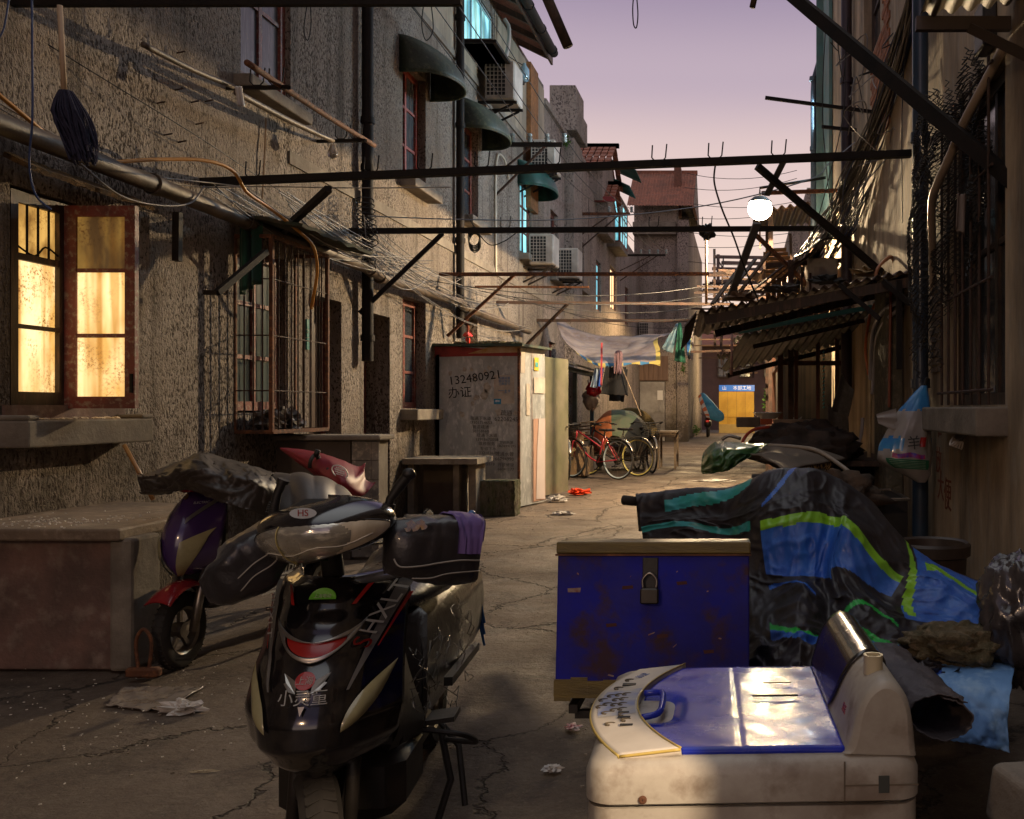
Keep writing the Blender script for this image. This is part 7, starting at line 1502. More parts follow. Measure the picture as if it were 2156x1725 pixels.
# ============================================================ air conditioners
def aircon(label, c, w_=.78, h=.55, d=.30, bracket=True, rz=0, dark=True):
    t = thing("air_conditioner", label, "air conditioner", tuple(c), rz, "air conditioning units on the house walls", world=False)
    MB().cbox((0, 0, h / 2), (w_ * .62, d * 2.0, h), ch=.02).build("case", M['acwhite'], t)
    X0, X1, yf = -w_ * .31 + .03, .10, -d - .002
    MB().box((X0, yf - .004, .05), (X1, yf, h - .05)).build("fan_opening", M['acdark'], t)
    b = MB()
    for k in range(6): x = X0 + (X1 - X0) * k / 5; b.box((x - .006, yf - .014, .045), (x + .006, yf - .005, h - .045))
    for k in range(9): z = .05 + (h - .1) * k / 8; b.box((X0 - .005, yf - .018, z - .006), (X1 + .005, yf - .0142, z + .006))
    b.build("grille", M['acwhite'], t)
    if bracket: b = MB().beam((-.5, -d * .7, -.03), (.26, -d * .7, -.03), .04, .04); b.beam((-.5, d * .7, -.03), (.26, d * .7, -.03), .04, .04); b.beam((-.5, -d * .7, -.4), (.2, -d * .7, -.05), .03, .03); b.beam((-.5, d * .7, -.4), (.2, d * .7, -.05), .03, .03); b.build("bracket", M['black'], t)
    return t
aircon("air conditioner below the large cyan lit window, glowing blue at its side", (-3.93, 15.7, 6.42), h=.62)
aircon("air conditioner on the second left house, just behind the insulators of the nearest rack", (-3.9, 18.9, 6.05), h=.62)
aircon("left one of the two lower air conditioners with a square grille and a rusty side", (-3.93, 18.9, 4.22), h=.60); aircon("right one of the two lower air conditioners with a coarse dark grille", (-3.95, 21.8, 4.35), h=.68)
aircon("small distant air conditioner low on the tower house wall", (-3.95, 39.3, 4.0), .9, .95, .3)
ra = thing("air_conditioner", "plain backed air conditioner on the right, sheltered by the black canopy", "air conditioner", (1.05, 12.6, 2.9), group="air conditioning units on the house walls", world=False)
MB().cbox((0, 0, .22), (.40, .5, .48), ch=.02).build("case", M['acwhite'], ra); MB().box((-.11, -.262, .1), (.03, -.252, .34)).build("hatch", mat("beige_hatch", (.36, .30, .25), rough=.5), ra); MB().beam((-.25, -.1, -.06), (.35, -.1, -.06), .04, .04).build("bracket", K_, ra)
# hood and bottle beneath the big cyan window, window box
b = MB().hexa(*[Vector(p) for p in ((-4.28, 14.5, 6.98), (-3.75, 14.5, 6.98), (-3.75, 16.4, 6.98), (-4.28, 16.4, 6.98), (-4.28, 14.5, 7.03), (-3.75, 14.5, 7.03), (-3.75, 16.4, 7.03), (-4.28, 16.4, 7.03))]); tag(b.build("window_shelf", K_), "black shelf jutting out beneath the large cyan lit window", "shelf")
b = MB().lathe(P(1104, 150, 17.2) - Vector((0, 0, .2)), [(.03, 0), (.09, .03), (.09, .22), (.04, .3), (.03, .34)], 14); tag(b.build("plastic_bottle", mat("pale_blue_bottle", (.4, .6, .7), rough=.1, trans=.5, coat=.5), smooth=True), "pale blue plastic bottle hanging under the gutter beyond the cyan window", "bottle")
wire("bent rod holding the plastic bottle out from the wall", [P(1065, 115, 16.8), P(1085, 128, 17), P(1102, 138, 17.2)], .008, K_, name="rod")
wire("pale flexible drain hose bending down beside the cyan window", [P(1062, 40, 16.6), P(1072, 60, 16.6), P(1070, 100, 16.5), P(1060, 135, 16.2)], .035, mat("pale_flex_hose", (.42, .36, .32), rough=.5), name="hose")
# ============================================================ right side: awnings, netting, heaps
rustsheet = mat("corrugated_rusty_sheet", (.10, .05, .03), (.045, .028, .02), (.16, .12, .09), rough=.55, metal=.3, scale=3, dirt=.4, bump=.002)
def corr(name, a, c, d, e, nw, amp, m_, par, nv=6):
    "a near-left, c near-right, d far-right, e far-left; waves run from near to far"
    a, c, d, e = [Vector(p) for p in (a, c, d, e)]
    return MB().grid(lambda u, v: a.lerp(c, u).lerp(e.lerp(d, u), v) + Vector((0, 0, amp * sin(u * 2 * pi * nw))), int(nw * 10), nv).build(name, m_, par, smooth=True, solid=.004)
aw = thing("corrugated_awning", "large rusty corrugated awning jutting from the right wall over the alley", "awning", (1.4, 8.0, 2.2))
A0, A1 = P(1472, 655, 8.0), P(1935, 566, 7.55)
corr("sheet", A0, A1, (1.38, 9.6, 2.62), (-.50, 9.6, 2.12), 21, .016, rustsheet, aw)
b = MB().beam(A0 + Vector((.05, .1, -.07)), A1 + Vector((-.02, .1, -.09)), .05, .08); b.beam(A0 + Vector((.1, 1.3, -.09)), Vector((1.38, 9.3, 2.52)), .05, .07); b.beam((1.1, 7.9, 2.44), (1.1, 9.5, 2.48), .05, .07); b.build("timber", M['darkwood'], aw)
b = MB().beam(P(1768, 600, 7.7), P(1852, 672, 7.6), .035, .04); b.beam(P(1860, 592, 7.6), P(1916, 640, 7.4), .035, .04); b.beam(P(1893, 590, 7.5), P(1893, 778, 7.5), .045, .045, (0, 1, 0)); b.build("bracket", K_, aw)
b = MB().grid(lambda u, v: A0.lerp(Vector((-.5, 9.6, 2.12)), u) + Vector((-.02 - .1 * v, 0, -.01 - .12 * v + .02 * sin(u * 40))), 60, 3).build("bent_edge", rustsheet, aw, solid=.003)
aw2 = thing("corrugated_awning", "green edged corrugated awning below and behind the large rusty one", "awning", (1.4, 10.2, 2.0))
C0, C1, C2, C3 = P(1567, 703, 10.0), P(1835, 652, 10.1), P(1775, 722, 13.5), P(1515, 782, 12.6)
corr("sheet", C0, C1, C2, C3, 15, .022, mat("green_black_corrugated", (.03, .045, .03), (.05, .035, .02), (.08, .075, .05), rough=.6, scale=3, dirt=.4), aw2, 8)
b = MB().beam(C0 + Vector((-.06, -.02, .02)), C1 + Vector((0, -.02, .025)), .03, .05); b.build("green_edge_board", mat("teal_green_board", (.01, .10, .07), (.03, .06, .04), rough=.6, scale=3, stretch=(.5, 2, 2)), aw2)
b = MB().beam(C3 + Vector((.1, -.1, -.06)), C2 + Vector((0, -.1, -.06)), .05, .06); b.beam(C0 + Vector((.1, .6, -.1)), C1 + Vector((0, .6, -.06)), .04, .05); b.build("timber", M['darkwood'], aw2)
aw3 = thing("corrugated_awning", "grey ribbed awning over the netted window at the upper right corner", "awning", (1.1, 4.0, 3.4))
corr("sheet", (.90, 3.0, 3.62), (1.39, 3.0, 3.70), (1.39, 4.9, 3.50), (.92, 4.9, 3.43), 5, .018, mat("grey_ribbed_sheet", (.26, .22, .17), (.16, .13, .10), rough=.6, scale=3, dirt=.4), aw3, 3)
b = MB().beam((.90, 4.92, 3.39), (1.39, 4.92, 3.39), .04, .07); b.beam((1.18, 4.9, 3.36), (1.39, 4.6, 3.1), .03, .05); b.build("bracket", mat("brown_steel_channel", (.08, .06, .05), rough=.5, metal=.4), aw3)
# canopy over the right air conditioner
cn = thing("tarpaper_canopy", "sagging black tarpaper canopy above the right hand air conditioner", "canopy", (1.1, 12.3, 3.4)); b = MB().grid(lambda u, v: P(1672 + 125 * u, 542 - 40 * sin(u * 2.2) + 4 * sin(u * 9), 11.8 + 1.6 * v) + Vector((0, 0, .03 * v)), 24, 6); b.build("sheet", mat("black_tarpaper", (.025, .02, .018), (.05, .035, .025), rough=.8, scale=4), cn, solid=.02)
b = MB().beam(P(1612, 560, 12.4), P(1780, 548, 12.4), .05, .06); b.beam(P(1665, 548, 12.3), P(1665, 905, 12.3), .07, .07, (0, 1, 0)); b.beam(P(1688, 575, 12.3), P(1688, 700, 12.3), .03, .03, (0, 1, 0)); b.beam(P(1706, 575, 12.3), P(1706, 700, 12.3), .03, .03, (0, 1, 0)); b.build("timber", M['rustdark'], cn)
b = MB()
for k in range(7): b.beam(P(1612, 528 + 9 * k, 12.6), P(1655 + 4 * (k % 3), 526 + 9 * k, 12.6), .10, .04)
b.build("plank_box", mat("yellowish_old_planks", (.30, .17, .06), (.18, .1, .04), rough=.85, scale=4, stretch=(.4, 3, 3)), cn)
# open timber window bay
tbay = thing("timber_bay_window", "open brown timber bay window under the green edged awning", "bay window", (1.0, 13, .9)); bw = mat("red_brown_timber", (.13, .05, .03), (.08, .035, .02), rough=.7, scale=5, stretch=(2, 2, .4))
b = MB()
for px, wd in ((1643, .07), (1676, .05), (1722, .05), (1762, .05), (1786, .08)): b.beam(P(px, 905, 12.6), P(px, 690, 12.6), wd, wd, (0, 1, 0))
for y in (900, 765, 708): b.beam(P(1640, y, 12.62), P(1790, y, 12.62), .06, .06)
b.beam((.52, 12.6, 1.14), (.52, 15.5, 1.14), .06, .06); b.beam((.52, 12.6, 2.0), (.52, 15.5, 2.0), .06, .06); b.beam((.52, 15.4, 1.14), (.52, 15.4, 2.4), .06, .06, (0, 1, 0)); b.build("frame", bw, tbay)
MB().box((.5, 12.55, 1.05), (1.39, 15.5, 1.09)).build("sill", K_, tbay); MB().box((.5, 13.4, .0), (1.39, 15.5, 1.04)).build("base_wall", mat("sooty_brown_render", (.12, .09, .07)), tbay)
MB().box((.56, 14.6, 1.1), (1.38, 14.63, 2.4)).build("curtained_pane", mat("dark_striped_curtain", (.05, .06, .07), (.12, .11, .10), rough=.8, scale=3, stretch=(9, 1, .2)), tbay)
b = MB()
for k in range(16): b.tube([(1.10, 12.9, 1.4 + .05 * k), (1.12, 12.9, 1.43 + .05 * k)], .012, 6)
b.build("bead_strip", mat("turquoise_beads", (.05, .35, .42), rough=.3), tbay)
rr = random.Random(9)
crumple("cloth_heap", "white crumpled cloth lying in the timber bay window", "cloth", (.72, 12.9, 1.16), (.12, .1, .09), wpl, 4); crumple("cloth_heap", "yellow folded cloth lying in the timber bay window", "cloth", (.98, 12.9, 1.14), (.16, .1, .05), mat("ochre_cloth", (.4, .25, .04), rough=.8), 5)
# felt sheets
felt = mat("grey_roofing_felt", (.085, .075, .065), (.13, .115, .10), rough=.9, scale=30, bump=.003)
for lb_, pts in (("upper grey felt sheet curling off the wall beside the timber bay window", ((1772, 785), (1799, 823), (1787, 877), (1750, 863))), ("lower grey felt sheet hanging beneath the upper one", ((1742, 852), (1785, 872), (1790, 935), (1742, 906)))):
    a, c, d, e = [P(x, y, 9.4) for x, y in pts]; tag(MB().grid(lambda u, v: a.lerp(c, u).lerp(e.lerp(d, u), v) + Vector((0, .10 * sin(u * pi), 0)), 14, 10).build("felt_sheet", felt, smooth=True, solid=.005), lb_, "felt sheet")

# heaps in front of the bay
ht = thing("stall_table", "cluttered low table heaped with covers under the green edged awning", "table", (.9, 9.3, 0)); MB().box((.35, 8.5, .88), (1.36, 10.4, .93)).build("tabletop", M['darkwood'], ht)
for x in (.4, 1.3):
    for y in (8.55, 10.3): MB().box((x - .03, y - .03, 0), (x + .03, y + .03, .88)).build("leg", M['darkwood'], ht)
MB().box((.36, 8.9, .3), (1.35, 10.3, .36)).build("shelf", M['darkwood'], ht); MB().box((.37, 8.95, .0), (1.34, 8.98, .87)).build("drape", blk_c, ht)
b = MB().blob(P(1700, 940, 8.6), (.48, .42, .20), 20, .35, 2.2, 6); tag(b.build("quilt", mat("black_patterned_quilt", (.03, .025, .022), (.07, .05, .04), rough=.85, scale=9, bump=.006), smooth=True), "dark quilt heaped on the cluttered table", "quilt")
tag(MB().tube(curve([P(1562, 945, 8.2), P(1566, 925, 8.2), P(1585, 906, 8.3), P(1620, 899, 8.4)], 16), .014, 8).build("red_piping", mat("orange_red_piping", (.45, .06, .03), rough=.5), smooth=True), "orange red curved rim at the left end of the dark quilt", "rim")
tag(MB().cbox(P(1575, 889, 9.6), (.24, .25, .10), ch=.008).build("concrete_block", conc), "grey concrete block at the left end of the cluttered table", "block")
br = MB().cbox(P(1613, 888, 9.3), (.115, .22, .055), ch=.004); tag(br.build("brick", mat("orange_red_brick", (.42, .09, .03), (.3, .07, .03), rough=.85, scale=9)), "orange red brick lying next to the grey concrete block", "brick")
tag(MB().cbox(P(1684, 889, 9.1), (.50, .35, .05), ch=.006).build("wood_board", wood), "worn board lying across the table behind the dark quilt", "board")
tag(MB().lathe(P(1616, 882, 10.2), [(.09, 0), (.15, .06), (.16, .065), (.15, .07), (.08, .01)], 24).build("basin", mat("white_enamel_basin", (.5, .46, .42), rough=.35), smooth=True), "shallow white basin behind the orange red brick", "basin")
# green plastic sheet and cardboard covered tricycle
rows = [[(1482, 952, 7.6), (1506, 931, 7.6), (1550, 932, 7.5), (1618, 934, 7.5)], [(1478, 968, 7.4), (1506, 950, 7.2), (1550, 948, 7.2), (1600, 948, 7.3)], [(1477, 992, 7.35), (1500, 978, 7.1), (1535, 968, 7.1), (1580, 962, 7.2)], [(1480, 998, 7.3), (1505, 996, 7.1), (1535, 990, 7.1), (1555, 975, 7.2)]]
pq7 = patch([[P(*p) for p in r] for r in rows])
tag(MB().grid(lambda u, v: pq7(u, v) + Vector((0, -.06 * (ridged(Vector((u * 6, v * 4, 7)), 1) - .5), 0)), 50, 30).build("green_plastic_sheet", mat("green_plastic_sheet", (.10, .20, .05), (.03, .12, .06), (.16, .26, .07), rough=.3, coat=.4, scale=3, tl=.35), smooth=True, solid=.002), "crumpled translucent green plastic sheet over the tricycle handlebar", "plastic sheet")
ct2 = thing("cargo_tricycle", "parked cargo tricycle buried under cardboard and fringed matting on the right", "tricycle", (.5, 7.0, 0))
MB().box((.08, 6.9, .42), (.95, 7.8, .86)).build("cargo_box", mat("rusty_black_box", (.03, .022, .018), (.07, .04, .03), rough=.7, scale=4), ct2)
wheel("wheel", ct2, (.12, 7.2, .3), .3, .05, 0, 12, chrome, rubber, .9); wheel("wheel", ct2, (.92, 7.3, .3), .3, .05, 0, 12, chrome, rubber, .9)
MB().tube(curve([P(1520, 926, 7.9), P(1535, 918, 7.9), P(1560, 924, 7.9)], 10), .014, 8).build("handlebar", chrome, ct2, smooth=True)
b = MB().cbox((.12, 6.86, .55), (.05, .03, .16)); b.build("red_reflector", redp, ct2)
a, c, d, e = P(1546, 949, 7.5), P(1625, 937, 7.9), P(1780, 966, 7.3), P(1650, 990, 6.7)
tag(MB().grid(lambda u, v: a.lerp(c, v).lerp(e.lerp(d, v), u) + Vector((0, 0, .04 * sin(u * 3) + .02 * noise.noise(Vector((u * 4, v * 4, 0))))), 24, 20).build("cardboard_sheet", mat("grey_brown_cardboard", (.17, .13, .10), (.11, .085, .065), rough=.9, scale=3, dirt=.3), smooth=True, solid=.012), "grey brown cardboard sheet covering the buried tricycle", "cardboard")
b = MB()
for k in range(40): p = P(1655 + 95 * k / 39, 990 - 22 * k / 39 * .9, 6.75 + .012 * k); b.tube([p, p + Vector((rr.uniform(-.02, .02), 0, -.03)), p + Vector((rr.uniform(-.03, .03), rr.uniform(-.02, .02), -.07))], .003, 4)
tag(b.build("fringe", mat("straw_fringe", (.38, .24, .10), rough=.9)), "straw fringe along the front edge of the cardboard sheet", "fringe")
tag(MB().tube(curve([P(1618, 938, 7.8), P(1680, 942, 7.5), P(1722, 950, 7.3), P(1770, 980, 7.0), P(1818, 1020, 6.8)], 24), .017, 8).build("plastic_tube", mat("pale_plastic_tube", (.34, .28, .22), rough=.4, dirt=.3), smooth=True), "pale plastic tube bent over the cardboard sheet", "tube")
b = MB().blob(P(1740, 1040, 6.9), (.36, .3, .17), 16, .5, 2.2, 2); tag(b.build("sack_heap", mat("brown_sacking", (.10, .06, .035), (.05, .035, .025), rough=.95, scale=7, bump=.01), smooth=True), "brown sacking stuffed beside the buried tricycle", "sacking")
# trough, tub, pier, plastic bag
tr2 = thing("trough", "black metal trough with a bright rim between the tarpaulin and the big drainpipe", "trough", (1.12, 7.4, 0)); b = MB().prism([Vector(p) for p in ((.93, 7.1, 0), (1.24, 7.1, 0), (1.24, 7.9, 0), (.93, 7.9, 0))], (0, 0, .42), (0, 0, .715)); b.build("body", satin, tr2)
b = MB().tube([(.92, 7.09, .72), (1.245, 7.09, .72), (1.245, 7.91, .72), (.92, 7.91, .72)], .012, 8, closed=True); b.build("rim", chrome, tr2); MB().box((.95, 7.15, 0), (1.22, 7.85, .419)).build("stand", satin, tr2)
tb_ = MB().lathe((1.03, 5.15, 0), [(.13, 0), (.15, .05), (.185, .60), (.205, .61), (.207, .665), (.195, .68), (.178, .67), (.170, .60), (.001, .585)], 40); tag(tb_.build("plastic_tub", mat("dark_brown_tub", (.035, .024, .018), (.06, .04, .03), rough=.5, scale=4, dirt=.3), smooth=True, auto=40), "large dark brown round tub standing against the right wall behind the tarpaulin", "tub")
pr = MB().box((1.24, 8.2, 0), (1.395, 8.9, 2.5)); tag(pr.build("concrete_pier", mat("mottled_green_grey_concrete", (.15, .13, .09), (.09, .09, .07), (.22, .18, .13), rough=.95, scale=4, bump=.02), bevel=.02), "mottled concrete pier on the right wall behind the water pipes", "pier")
pbg = thing("plastic_bag", "bulging blue and white printed plastic bag with a green label, tied to the big drainpipe", "bag", tuple(P(1905, 920, 6.5)))
prof = [(812, 1946, 6), (828, 1940, 15), (850, 1932, 27), (880, 1922, 40), (915, 1912, 50), (950, 1906, 55), (970, 1906, 54), (985, 1915, 45), (1000, 1930, 28), (1016, 1940, 8)]
def bagf(u, v, e=0):
    q = cat_interp([Vector(p) for p in prof], v); th = 2 * pi * u; c = P(q.y, q.x, 6.55); hw = q.z * 6.55 / 2000
    k = 1 + .10 * noise.fractal(Vector((cos(th) * 1.4, sin(th) * 1.4, v * 4)), .6, 2, 3) + .05 * noise.noise(Vector((cos(th) * 6, sin(th) * 6, v * 3)))
    return c + Vector(((hw + e) * cos(th) * k, (hw * .62 + e) * sin(th) * k, 0))
b = MB().grid(bagf, 64, 60)
for k in range(len(b.f)):
    i, j = k % 64, k // 64; v_ = j / 60 + .03 * noise.noise(Vector((i * .3, 0, 0))); b.mi[k] = 1 if v_ < .27 or (.45 < v_ < .53 and (i < 46 or i > 58) and i < 50) else 0
bgo = b.build("body", [mat("milky_plastic", (.42, .38, .35), (.30, .28, .27), rough=.28, coat=.4, scale=4, tl=.2), mat("blue_plastic_print", (.02, .12, .42), (.05, .25, .5), rough=.3, coat=.4, scale=4)], pbg, smooth=True, solid=0)
fr_ = lambda u, v, e: bagf(.75 + u, v, e)   # front centre is u = 0 (towards the camera)
lab = MB().grid(lambda u, v: fr_(-.13 + .27 * u, .62 + .15 * v + .035 * u, .004), 20, 10).build("green_label", mat("green_bag_print", (.015, .14, .07), rough=.4), bgo, smooth=True)
b = MB()
for q in range(5): b.grid(lambda u, v: fr_(-.11 + .22 * u, .64 + .025 * q + .006 * v + .035 * u, .0065), 14, 1)
b.build("label_lines", mat("pale_label_print", (.35, .45, .35), rough=.6), lab)
MB().grid(lambda u, v: fr_(-.09 + .2 * u, .56 + .05 * v + .02 * u + .01 * sin(u * 9), .005), 20, 4).build("red_blue_print", mat("red_blue_bag_print", (.45, .03, .04), (.02, .05, .4), rough=.4, scale=26), bgo, smooth=True)
placed(text_mb("羊", .10, .0006), fr_(.03, .5, .012), (1, 0, .1), (0, 0, 1)).build("lettering", ink, bgo)
MB().grid(lambda u, v: fr_(.07 + .035 * u, .46 + .06 * v, .008), 4, 4).build("red_seal", redp, bgo)
MB().grid(lambda u, v: P(1845 + 42 * v + 4 * u, 872 + 4 * u * 5 - 12 * v + 30 * u * v, 6.5) + Vector((0, .01 * sin(u * 12), 0)), 12, 12).build("side_handle", _mc["milky_plastic"], pbg, smooth=True)
MB().tube([P(1946, 812, 6.55), P(1950, 800, 6.7), P(1952, 796, 6.85)], .01, 6).build("knot", satin, pbg)
# torn netting on the right window
nw_ = thing("wire_netting", "torn black chain link netting drooping over the right wall window", "netting", (1.2, 5.8, 1.4)); b = MB(); rnd = random.Random(2)
def netp(s, t): 
    "s 0..1 along the wall (far to near), t 0..1 top to bottom"
    y = 6.9 - 1.75 * s - .25 * t * (1 - s); return Vector((1.27 - .11 * sin(t * 3 + s * 4) * (.4 + t * .5) + .05 * noise.noise(Vector((s * 7, t * 9, 1))), y + .10 * noise.noise(Vector((s * 5, t * 7, 5))), 3.45 - (2.05 - .5 * s) * t + .05 * noise.noise(Vector((s * 9, t * 9, 9)))))
NC = 66
for i in range(NC):
    lim = .72 + .28 * noise.noise(Vector((i * .35, 0, 3))) + (.1 if i < 20 else 0); pts = []; top = .0 + (.18 * rnd.random() if i > 30 else .1 * abs(noise.noise(Vector((i * .5, 2, 1)))))
    m_ = 64
    for k in range(m_ + 1):
        t = top + (min(lim, 1) - top) * k / m_; s = (i + (.55 if k % 2 else -.55)) / NC; pts.append(netp(s, t) + Vector((.008 if k % 2 else -.008, 0, 0)))
    b.tube(pts, .0042, 4, cap=False)
b.build("mesh", mat("black_netting_wire", (.014, .012, .011), rough=.6), nw_)
b = MB()
for k in range(7): b.cyl((1.33, 5.12 + .2 * k, 1.42), (1.33, 5.12 + .2 * k, 3.3), .009, 6)
for z in (1.5, 2.1, 2.7, 3.25): b.cyl((1.33, 5.05, z), (1.33, 6.45, z), .009, 6)
tag(b.build("window_bars", M['rustdark']), "rusty iron bars over the right wall window behind the netting", "window bars")
cloth("rag", "grey rag knotted in the netting below the taped hose", "rag", (P(2016, 408, 5.4), P(2036, 412, 5.4), P(2034, 500, 5.4), P(2012, 480, 5.4)), mat("grey_rag", (.20, .16, .14), rough=.9), .03)
b = MB()
for k in range(5): b.tube(curve([P(2030 + 4 * k, 905, 5.8), P(2008 + 3 * k, 920 + 3 * k, 5.7), P(2000 + 6 * k, 938 + 2 * k, 5.6), P(2012 + 4 * k, 930, 5.6)], 14), .006, 5)
tag(b.build("cloth_strips", mat("pale_cloth_strips", (.36, .30, .25), rough=.85)), "pale cloth strips curling off the window sill on the right wall", "strips")
# drying racks beyond the lamp
dr = thing("timber_rack", "weathered timber drying rack standing in the sky gap beyond the street lamp", "rack", (-.2, 30, 5)); b = MB()
for y, x0_, x1_ in ((541, 1505, 1622), (553, 1520, 1600), (566, 1500, 1618), (578, 1515, 1610), (592, 1500, 1625), (606, 1520, 1618)): b.beam(P(x0_, y, 30), P(x1_, y + 2, 30.5), .12, .09)
b.beam(P(1512, 536, 30), P(1512, 700, 30), .1, .1, (0, 1, 0)); b.beam(P(1604, 540, 30), P(1604, 730, 30), .1, .1, (0, 1, 0)); b.build("frame", mat("weathered_grey_timber", (.20, .14, .12), (.12, .08, .07), rough=.85, scale=2), dr)
for k in range(9):
    bar("cross_bar", "thin rusty bar crossing the far alley below the timber rack", "bar", P(1455 + 8 * (k % 3), 650 + 13 * k, 24 + 2 * k), P(1640, 655 + 12 * k, 24 + 2 * k), .04, .045, M['rustdark'], group="thin rusty bars across the far alley")
bar("striped_pole", "pink and white striped pole hanging below the rusty awning tip", "pole", P(1542, 660, 11), P(1540, 790, 11), .016, 0, mat("pink_white_pole", (.38, .12, .12), (.4, .35, .3), rough=.6, scale=12, stretch=(.2, .2, 3)))
bar("bamboo_post", "thin rope wrapped pole beside the sky gap", "pole", P(1487, 490, 15), P(1487, 640, 15), .022, 0, mat("rope_wrapped_pole", (.30, .2, .13), rough=.9, scale=20))
b = MB().blob(P(1488, 489, 12.0), (.10, .09, .09), 10, .7, 3, 3); tag(b.build("rag_knot", satin), "black rag knot tied on the second cross beam beside the sky gap", "rag")
# wall nails, bulb socket, stem of a dead weed
b = MB()
for x, y in ((330, 218), (368, 190), (372, 112), (412, 262), (375, 300), (432, 214), (345, 285), (402, 216)): p = L(x, y); b.tube([p, p + Vector((.07, -.01, .01))], .006, 6)
nl = b.build("nails", M['rustdark']); tag(nl, "rusty nails scattered over the upper left wall beside the laundry poles", "nails", kind="stuff")
tag(MB().tube(curve([L(560, 250, .03), L(557, 330, .04), L(552, 420, .03)], 10), .008, 5).build("dead_stem", mat("dry_stem", (.3, .2, .12), rough=.8)), "dry climbing stem hanging below the upper red window", "stem")
tag(MB().lathe(P(700, 305, 9.2) - Vector((0, 0, .14)), [(.001, 0), (.04, .02), (.05, .06), (.03, .10), (.018, .14)], 14).build("light_bulb", mat("clear_bulb_glass", (.5, .45, .4), rough=.1, trans=.6), smooth=True), "unlit clear light bulb under the laundry bracket by the drainpipe", "light bulb")
# ============================================================ more of the cluttered right middle distance
rn = random.Random(77)
sf = thing("scaffold", "dense rusty pipe scaffold filling the gap beneath the street lamp", "scaffold", (.6, 20, 0)); b = MB()
for k in range(9): x = rn.uniform(-.7, 1.3); y = rn.uniform(17, 27); b.beam((x, y, rn.uniform(2.2, 2.8)), (x + rn.uniform(-.1, .1), y, rn.uniform(3.6, 5.0)), .05, .05, (0, 1, 0))
for k in range(60): y = rn.uniform(16.5, 34); z = 2.35 + rn.random() * .09 * y + .1; x = rn.uniform(-1.0, .2); b.beam((x, y, z), (x + rn.uniform(.8, 2.0), y + rn.uniform(-.4, .4), z + rn.uniform(-.08, .08)), .035, .04)
for k in range(12): y = rn.uniform(16.5, 28); x = rn.uniform(-.6, .8); z = rn.uniform(2.6, 4.2); b.beam((x, y, z), (x + rn.uniform(-.7, .7), y, z + rn.uniform(.4, 1.0)), .03, .03)
b.build("frame", M['rustdark'], sf)
bc = thing("timber_balcony", "ragged timber balcony hung with washing above the green edged awning", "balcony", (1.0, 17, 3)); b = MB()
b.box((.45, 16.4, 3.0), (1.9, 18.6, 3.08))
for k in range(12): b.beam((.47, 16.45 + .19 * k, 3.08), (.47, 16.45 + .19 * k, 3.85), .03, .03, (0, 1, 0))
for k in range(7): b.beam((.5 + .2 * k, 16.43, 3.08), (.5 + .2 * k, 16.43, 3.85), .03, .03, (0, 1, 0))
b.beam((.47, 16.4, 3.86), (.47, 18.6, 3.86), .05, .05); b.beam((.47, 16.42, 3.86), (1.9, 16.42, 3.86), .05, .05)
for x, y in ((.5, 16.5), (1.2, 16.5), (.5, 18.5)): b.beam((x, y, 0), (x, y, 4.9), .08, .08, (0, 1, 0))
b.build("frame", M['rustdark'], bc)
corr("roof_sheet", (.2, 16.1, 4.75), (1.95, 16.1, 5.0), (1.95, 18.8, 5.15), (.2, 18.8, 4.9), 12, .03, rustsheet, bc)
for k, (lb_, c_) in enumerate((("grey shirt drying on the timber balcony", (.3, .26, .25)), ("ochre cloth drying on the timber balcony", (.34, .22, .08)), ("brown towel drying on the timber balcony", (.16, .09, .06)))):
    x = .6 + .35 * k; cloth("washing", lb_, "laundry", ((x, 16.38, 3.84), (x + .26, 16.38, 3.84), (x + .26, 16.36, 3.3), (x, 16.36, 3.26)), mat("balcony_cloth_%s" % "abc"[k], c_, rough=.9), .03, seed=k)
aw4 = thing("corrugated_awning", "small dark far awning just above the blue sign of the hoarding", "awning", (.3, 22, 2.4)); corr("sheet", (-.55, 20.5, 2.55), (1.3, 20.5, 2.95), (1.3, 23.5, 3.0), (-.55, 23.5, 2.6), 14, .03, rustsheet, aw4)
aw5 = thing("corrugated_awning", "pale grey far awning with sagging end beyond the small dark one", "awning", (.3, 27, 2.6)); corr("sheet", (-.3, 25.5, 3.3), (1.5, 25.5, 3.7), (1.5, 28.5, 3.75), (-.3, 28.5, 3.35), 12, .03, M['metalgrey'], aw5)
# lean-to behind the bicycles, the dim store on the left
lt = thing("lean_to", "dim lean-to of posts and boards behind the parked bicycles", "lean-to", (-3.9, 20, 0)); b = MB()
for y in (16.3, 18.2, 20.2, 22.5): b.beam((-3.55, y, 0), (-3.55, y, 2.2), .09, .09, (0, 1, 0))
b.beam((-3.55, 16.2, 2.2), (-3.55, 22.6, 2.2), .08, .1); b.build("posts", mat("painted_blue_post", (.10, .16, .18), (.07, .08, .08), rough=.7, scale=4), lt)
b = MB()
for k in range(18): y = 16.4 + .34 * k; b.box((-4.15 - .02 * (k % 2), y, .1), (-4.12 - .02 * (k % 2), y + .3, 2.2 - .15 * (k % 3)))
b.build("board_wall", mat("sooty_boards", (.09, .065, .045), (.05, .035, .03), (.14, .10, .07), rough=.85, scale=3, stretch=(2, 2, .3)), lt)
b = MB().grid(lambda u, v: (-4.25 + .95 * v, 17.2 + 5.6 * u, 2.50 - .25 * v + .03 * noise.noise(Vector((u * 20, v * 3, 0)))), 50, 5); b.build("roof_sheet", mat("dirty_roofing", (.09, .08, .07), (.05, .045, .04), rough=.9, scale=3), lt, solid=.02)
